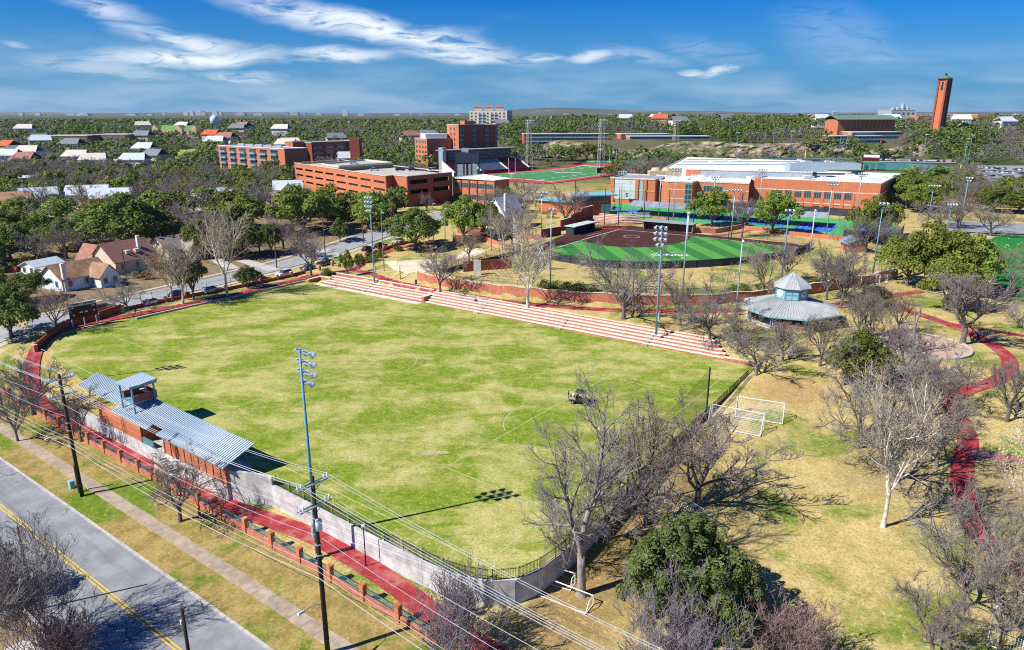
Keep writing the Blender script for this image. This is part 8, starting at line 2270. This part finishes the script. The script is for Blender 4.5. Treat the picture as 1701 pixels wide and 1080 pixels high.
# leaves still hanging on two sycamores, right edge pale tree
def hang_leaves(label, base, top, wpx, mat, n=26, per=40, size=.24, name='sycamore', kind=2):
    p = GT(*base); h = HZ(p, top) - p[2]; t = put('syc', label, base, top, wpx, kind, name=name)
    R = wpx / 2 / (F / (p[1] * CP + (H - p[2]) * SP)) / t.scale[0]; hh = h / t.scale[2]
    c = oak_clumps(rng, R * .9, hh * .62, hh * .3, n); q, f = leaf_cloud(rng, c, rng.uniform(.6, 1.3, n), per, size / t.scale[0]); link('leaves', leafmesh(q, f, mat), t)
hang_leaves('sycamore with brown dead leaves in front of the cream house', (285, 500), 405, 80, LEAFB, 40, 28)
hang_leaves('pale dry-leaved tree at the right edge', (1705, 930), 640, 150, LEAFP, 60, 70, .1)
hang_leaves('second pale dry-leaved tree cut off at the right edge', (1725, 800), 620, 110, LEAFP, 50, 60, .1)
# shrubs
def twig_shrub(label, base, top, wpx, mat, seed, dens=7, name='bare_shrub'):
    p = GT(*base); h = HZ(p, top) - p[2]; R = wpx / 2 / (F / (p[1] * CP + (H - p[2]) * SP))
    r = random.Random(seed); L = []
    for k in range(9):
        a = r.uniform(0, 6.28); sub = bare_skeleton(seed * 10 + k, Ht=h * r.uniform(.75, 1.0), spread=.55, trunk=.12, limbs=4, n2=dens, n3=6, n4=3, gnarl=.14, up=.18, r0=.05)
        off = Vector((cos(a) * R * r.uniform(.1, .62), sin(a) * R * r.uniform(.1, .62), 0))
        L += [([q + off for q in pts], rs, lev) for pts, rs, lev in sub]
    t = thing(name, label, 'shrub', p); link('stem', lines_mesh('stem', L, (0, 1, 2), mat), t); link('crown', lines_mesh('crown', L, (3, 4), mat), t)
PGY = M('violet_grey_twigs', (.27, .235, .26), (.19, .165, .18), 1, .95)
PPK = M('pinkish_twigs', (.34, .24, .22), (.24, .17, .16), 1, .95)
twig_shrub('violet-grey bare shrub over the red path at the bottom', (770, 1092), 962, 190, PGY, 3)
twig_shrub('pinkish dense bare shrub at the bottom below the lawn', (1300, 1110), 1000, 190, PPK, 4)
twig_shrub('grey bare shrub in front of the large evergreen', (1120, 1150), 985, 230, PGY, 5, 6)
twig_shrub('dark bare shrub in the lower left corner', (35, 1085), 885, 150, TWIG, 6, 6)
twig_shrub('brown bare shrub beside the lower-left terrace', (110, 1110), 1010, 110, PPK, 7, 5)
bush('evergreen_tree', 'dark leafy tree at the left edge beside the street', GT(-15, 1000), 2.6, 6.5, 40, 80, .22, LEAFD, cat='tree')
for i, (u, v) in enumerate(((905, 484), (925, 486), (945, 487), (962, 488), (985, 490), (1010, 492), (1215, 492), (1235, 490), (1260, 488), (1345, 482), (1365, 478), (1408, 470))):
    bush('hedge_shrub', 'dark green shrub behind the curved brick wall, %s from the left' % ORD[i], GT(u, v - 4), 1.5, 1.5, 10, 60, .2, LEAFD, up=.4, aspect=1.6, trunk=False, z0=.1, group='shrubs behind the curved wall')
for i, (u, v, m, R) in enumerate(((545, 458, LEAFD, 1.4), (612, 436, LEAFD, 1.6), (622, 433, LEAFD, 1.4), (632, 428, LEAFD, 1.3), (661, 417, LEAF, 1.1), (618, 381, LEAFY, 4.0), (632, 384, LEAFY, 3.0), (40, 440, LEAFY, 3), (20, 450, LEAFY, 2.2), (910, 362, LEAFY, 3.0), (222, 462, LEAFD, 1.6), (245, 464, LEAFD, 1.6))):
    bush('garden_shrub', ['round green shrub by the low wall piers', 'dark shrub, left of three beside the red path', 'dark shrub, middle of three beside the red path', 'dark shrub, right of three beside the red path', 'small bright shrub at the path top', 'large yellow shrub across the side street', 'yellow shrub right of the larger yellow one', 'yellow-green shrub left of the shed', 'small yellow shrub at the left yard', 'yellow-green hedge left of the press box', 'dark shrub before the cream house porch', 'dark shrub at the cream house corner'][i], GT(u, v), R, R * 1.0, 12, 70, .22, m, up=.3, aspect=1.5, trunk=False, z0=.1)
# rubbish-strewn yard left of the bungalow
for i in range(14):
    p = GT(20 + i * 6.5 + RNG.uniform(-3, 3), 452 + RNG.uniform(-7, 8)); s_ = RNG.uniform(.5, 1.2); c = RNG.choice([(.5, .05, .05), (.05, .1, .4), (.6, .6, .6), (.05, .25, .15), (.3, .2, .12), (.55, .15, .3)])
    o = MB().add([(-s_, -s_ * .6, 0), (s_, -s_ * .5, 0), (s_ * .9, s_ * .6, 0), (-s_ * .8, s_ * .5, 0), (-s_ * .6, -s_ * .4, s_), (s_ * .7, -s_ * .3, s_ * .8), (s_ * .6, s_ * .4, s_ * 1.1), (-s_ * .5, s_ * .3, s_ * .9)], [(3, 2, 1, 0), (4, 5, 6, 7), (0, 1, 5, 4), (1, 2, 6, 5), (2, 3, 7, 6), (3, 0, 4, 7)]).build('junk_heap', M('junk_%d' % i, c, None, 3, .8)); o.location = p; tag(o, 'heap of coloured junk in the yard, %s from the left' % ORD[i], 'junk', 'junk in the yard left of the bungalow')

# --- woods and yard trees over the rest of the land
bpy.context.view_layer.update()
CLEARB = []
for o in COL.objects:
    if o.type == 'EMPTY' and o.get('category') in ('building', 'house', 'shed', 'garage', 'grandstand', 'car', 'tower', 'scoreboard', 'light tower', 'water tower', 'hut', 'pavilion') or (o.type == 'EMPTY' and o.get('category') == 'light pole'):
        lo, hi = [1e9, 1e9], [-1e9, -1e9]
        for ch in KIDS.get(o.name, ()):
            if ch.type != 'MESH': continue
            for c in ch.bound_box:
                w = ch.matrix_world @ Vector(c)
                for k in (0, 1): lo[k] = min(lo[k], w[k]); hi[k] = max(hi[k], w[k])
        if lo[0] < 1e8 and hi[0] - lo[0] < 140: CLEARB.append((lo[0], lo[1], hi[0], hi[1], (1.5 if o.get('category') in ('car', 'light pole') else 2.5 if o.get('category') == 'house' else 4.5)))
CLB = np.array(CLEARB)
CLEARP = [[S(-60, -60), S(130, -60), S(131, -10), S(128, 20), S(131, 66), S(140, 118), S(150, 160), S(120, 170), S(60, 270), S(-60, 300), S(-200, 200)],
          [q[:2] for q in gts((640, 470), (655, 405), (760, 396), (860, 372), (900, 340), (1010, 330), (1010, 300), (1500, 288), (1500, 400), (1640, 470), (1800, 520), (1800, 1000), (900, 600))],
          [tuple(v) for v in grow(1.0, 26)], [tuple(e0 - dd * 6 - out * 4), tuple(e1 + dd * 6 - out * 4), tuple(e1 + dd * 6 + out * 22), tuple(e0 - dd * 6 + out * 22)],
          [q[:2] for q in gts((1615, 274), (1720, 274), (1790, 326), (1640, 322), (1612, 300))], [q[:2] for q in gts((1436, 262), (1590, 264), (1600, 304), (1436, 298))], [q[:2] for q in gts((1270, 268), (1370, 268), (1440, 300), (1270, 300))],
          [q[:2] for q in gts((262, 250), (328, 247), (332, 263), (300, 268), (266, 262))], [q[:2] for q in gts((1560, 390), (1720, 396), (1720, 372), (1575, 364))],
          [q[:2] for q in gts((560, 300), (650, 348), (760, 338), (850, 330), (900, 318), (860, 300), (760, 296), (640, 296))],
          [q[:2] for q in gts((80, 480), (190, 492), (280, 470), (280, 440), (160, 440), (60, 465))], [q[:2] for q in gts((400, 455), (560, 432), (640, 396), (600, 386), (540, 398), (470, 420), (395, 430))],
          [(5, 568), (120, 562), (165, 558), (165, 640), (5, 640)], [f_(1385, 600), f_(1500, 600), f_(1500, 650), f_(1385, 650)],
          [(120, 535), (190, 532), (190, 562), (120, 566)], [q[:2] for q in gts((800, 301), (1015, 297), (1015, 334), (880, 338), (850, 318))], [q[:2] for q in gts((0, 420), (60, 415), (80, 425), (0, 440))], [q[:2] for q in gts((0, 575), (300, 505), (420, 475), (410, 430), (330, 428), (270, 436), (200, 426), (150, 424), (60, 440), (0, 440))]]
rs = np.random.RandomState(3)
def scatter(x0, x1, y0, y1, step):
    nx, ny = int((x1 - x0) / step), int((y1 - y0) / step)
    gx_, gy_ = np.meshgrid(np.arange(nx), np.arange(ny))
    x = x0 + (gx_ + .5 * (gy_ % 2) + rs.uniform(-.36, .36, gx_.shape)) * step; y = y0 + (gy_ + rs.uniform(-.36, .36, gx_.shape)) * step
    x, y = x.ravel(), y.ravel()
    vis = np.abs(x) < y * .76 + 12
    x, y = x[vis], y[vis]
    ok = np.ones(len(x), bool)
    for P in CLEARP: ok &= ~inside(P, x, y)
    for (a, b, c, d, m) in CLB: ok &= ~((x > a - m) & (x < c + m) & (y > b - m * 1.2) & (y < d + m))
    sx, sy = np.array(st).T
    for k in range(len(sx)): ok &= (np.hypot(x - sx[k], y - sy[k]) > 7.5)
    for (px_, py_, r_) in PLACED: ok &= np.hypot(x - px_, y - py_) > r_ * .8
    return x[ok], y[ok]
def clump_noise(x, y, s=60.0): return np.sin(x / s * 2.1 + 1.3) * np.cos(y / s * 1.7 + .4) + .6 * np.sin(x / s * 4.3 - y / s * 3.1)
x, y = scatter(-760, 760, 120, 1000, 9.3)
keep = rs.random_sample(len(x)) < np.where(y < 330, .80, .92); x, y = x[keep], y[keep]
kindE = (clump_noise(x, y) + rs.normal(0, .7, len(x))) > -.28
order = np.argsort(y); zone_n = {}
near_lim = {True: 285, False: 235}; cnt = {True: 0, False: 0}; farE, farB = [], []; rows_z = []
for i in order:
    e = bool(kindE[i])
    if cnt[e] < near_lim[e] and y[i] < 560:
        cnt[e] += 1; rows_z.append((x[i], y[i], e))
    else: (farE if e else farB).append((x[i], y[i]))
def zone_of(x, y):
    if y > 440 and x < -70: return 'beyond the dormitory row' if x > -190 else 'on the far left slope'
    if x > 60: return 'right of the gymnasium' if y < 430 else 'below the upper campus'
    if x > -70: return 'around the stadium' if y > 330 else 'near the garage'
    if y < 190: return 'in the yards by the side street'
    for lim, ph in ((230, 'in the first block behind the side street'), (265, 'in the second block behind the side street'), (300, 'in the third block behind the side street'), (345, 'in the middle of the neighbourhood'), (400, 'in the far half of the neighbourhood')):
        if y < lim: return ph
    return 'beyond the neighbourhood houses'
groups = {}
for (tx, ty, e) in rows_z: groups.setdefault((zone_of(tx, ty), e), []).append((tx, ty))
for (zn, e), L_ in groups.items():
    L_.sort(key=lambda q: q[0] / q[1])
    for k, (tx, ty) in enumerate(L_):
        lab = '%s %s from the left %s' % (ORD[k], 'evergreen oak' if e else 'bare grey tree', zn)
        sc = rs.uniform(.8, 1.35); lst = (OAKS if ty < 240 else FARO) if e else (BARE if ty < 200 else FARB)
        pr = lst[rs.randint(len(lst))]
        if e and ty >= 240 and pr is FARO[4] and rs.rand() < .6: pr = FARO[0]
        plant_tree('live_oak' if e else 'bare_tree', lab, (tx, ty, T_(tx, ty) - .1), pr, (sc, sc, sc * rs.uniform(.85, 1.1)), rs.uniform(0, 6.28), group='evergreen oaks ' + zn if e else 'bare trees ' + zn)

def wood_mass(name, label, pts, mat, per_clump, nclump, size, R, Hh, tall=(.75, 1.25)):
    """many distant crowns as one mass of leaf-cluster faces"""
    rng = np.random.default_rng(17 + len(pts)); protos = []
    for k in range(8):
        c = oak_clumps(rng, R, Hh, 2.0, nclump); protos.append(leaf_cloud(rng, c, rng.uniform(1.3, 2.3, nclump), per_clump, size, aspect=1.1, jit=.2, up=.5)[0])
    V = []
    for (px_, py_) in pts:
        q = protos[rng.integers(8)]; s = rng.uniform(*tall); a = rng.uniform(0, 6.28); ca, sa = cos(a) * s, sin(a) * s
        V.append(np.stack([q[:, 0] * ca - q[:, 1] * sa + px_, q[:, 0] * sa + q[:, 1] * ca + py_, q[:, 2] * s + T_(px_, py_)], 1))
    v = np.concatenate(V); me = np_mesh(name, v, np.arange(len(v)).reshape(-1, 4)); me.materials.append(mat)
    o = link(name, me); o['kind'] = 'stuff'; o['label'] = label; return o
FARLEAF = leaf_mat('far_evergreen_leaves', ((.09, .135, .022), (.17, .205, .035), (.28, .285, .065)), 0, .2)
FARTWIG = leaf_mat('far_bare_crowns', ((.19, .165, .16), (.25, .215, .205), (.33, .28, .25)), 0, .3)
wood_mass('far_evergreen_wood', 'dark evergreen canopy covering the land behind the campus', farE, FARLEAF, 10, 11, 1.35, 5.4, 6.0, (.7, 1.4))
wood_mass('far_bare_wood', 'grey leafless canopy mixed through the far woods', farB, FARTWIG, 11, 10, .72, 5.2, 5.8, (.7, 1.3))
x2, y2 = scatter(-2300, 2300, 1000, 3000, 30)
hv = rs.random_sample(len(x2)) < .62
wood_mass('horizon_evergreen_wood', 'evergreen woods thinning out toward the horizon', list(zip(x2[hv], y2[hv])), FARLEAF, 4, 7, 4.2, 15, 9)
wood_mass('horizon_bare_wood', 'grey woods thinning out toward the horizon', list(zip(x2[~hv], y2[~hv])), FARTWIG, 4, 7, 3.8, 15, 8)
# ------------------------------------------------------------------ the city on the horizon
FB = [M('far_block_%d' % i, c, None, .02, .8) for i, c in enumerate(((.62, .62, .60), (.45, .50, .55), (.55, .48, .40), (.30, .36, .42)))]
far_list = [(36, 188, 7, 5, 0), (64, 189, 10, 3, 1), (72, 189, 6, 2, 2), (273, 187, 5, 6, 1), (310, 187, 8, 4, 0), (318, 185.5, 10, 5, 0), (330, 185, 16, 6, 0), (338, 187, 10, 4, 2), (358, 185.5, 9, 5, 0), (366, 186, 6, 4, 0), (140, 189, 20, 2, 0), (400, 188, 16, 2, 1), (120, 190, 14, 2, 0),
            (477, 186, 6, 6, 3), (490, 186.5, 13, 6, 1), (506, 187, 6, 5, 3), (530, 189, 10, 3, 1), (574, 184, 9, 11, 0), (600, 190, 12, 2, 0), (683, 189, 6, 4, 3), (700, 189, 5, 4, 3), (940, 189.5, 7, 11, 2), (960, 191, 14, 2, 0), (870, 191, 10, 3, 0), (1096, 187, 4, 7, 0), (1080, 190, 3, 4, 0), (1130, 191, 18, 3, 0), (1180, 191, 14, 3, 2), (1250, 191, 20, 3, 0), (1285, 192, 22, 3, 0), (1318, 189.5, 6, 6, 2), (1332, 190, 12, 5, 3), (1352, 190, 18, 5, 0), (1387, 186, 9, 8, 3), (1440, 192, 16, 3, 0), (1660, 191, 14, 3, 0), (1690, 190, 12, 4, 0), (760, 190, 10, 3, 1), (430, 189.5, 14, 2, 0), (220, 190, 16, 2, 0), (250, 190, 9, 2, 2), (660, 190.5, 12, 2, 0), (1015, 191, 12, 2, 0), (1215, 190.5, 8, 3, 1)]
for i, (u, vt, wpx, hpx, c) in enumerate(far_list):
    Y = 6600 + (i * 577) % 1900; k = (Y * CP) / F
    x = (u - 850.5) * k; zt = HZ((x, Y), vt); w = wpx * k; h = max(hpx * k * 1.2, zt - T_(x, Y) + 2)
    t = thing('distant_building', 'far building on the hazy skyline, %s from the left' % ORD[sorted(range(len(far_list)), key=lambda j: far_list[j][0]).index(i)], 'building', (x, Y, zt - h), 0, 'far skyline buildings')
    MB().box((0, 0, h / 2), (w, w * .7, h)).build('wall', FB[c], t); MB().box((0, 0, h + k * .5), (w * .6, w * .4, k * 1.0)).build('roof_house', FB[(c + 1) % 4], t)
# air: thin haze over everything
hz_ = MB().box((0, 13000, 32), (58000, 28400, 128)).build('haze', None)
m = bpy.data.materials.new('haze_air'); m.use_nodes = True; nt = m.node_tree; nt.nodes.clear()
pv = nt.nodes.new('ShaderNodeVolumePrincipled'); pv.inputs['Color'].default_value = (.62, .78, 1.0, 1); pv.inputs['Density'].default_value = 3e-5; pv.inputs['Anisotropy'].default_value = .2
ou = nt.nodes.new('ShaderNodeOutputMaterial'); nt.links.new(pv.outputs[0], ou.inputs['Volume'])
hz_.data.materials.append(m); hz_['kind'] = 'stuff'; hz_['label'] = 'thin blue haze in the air over the land'
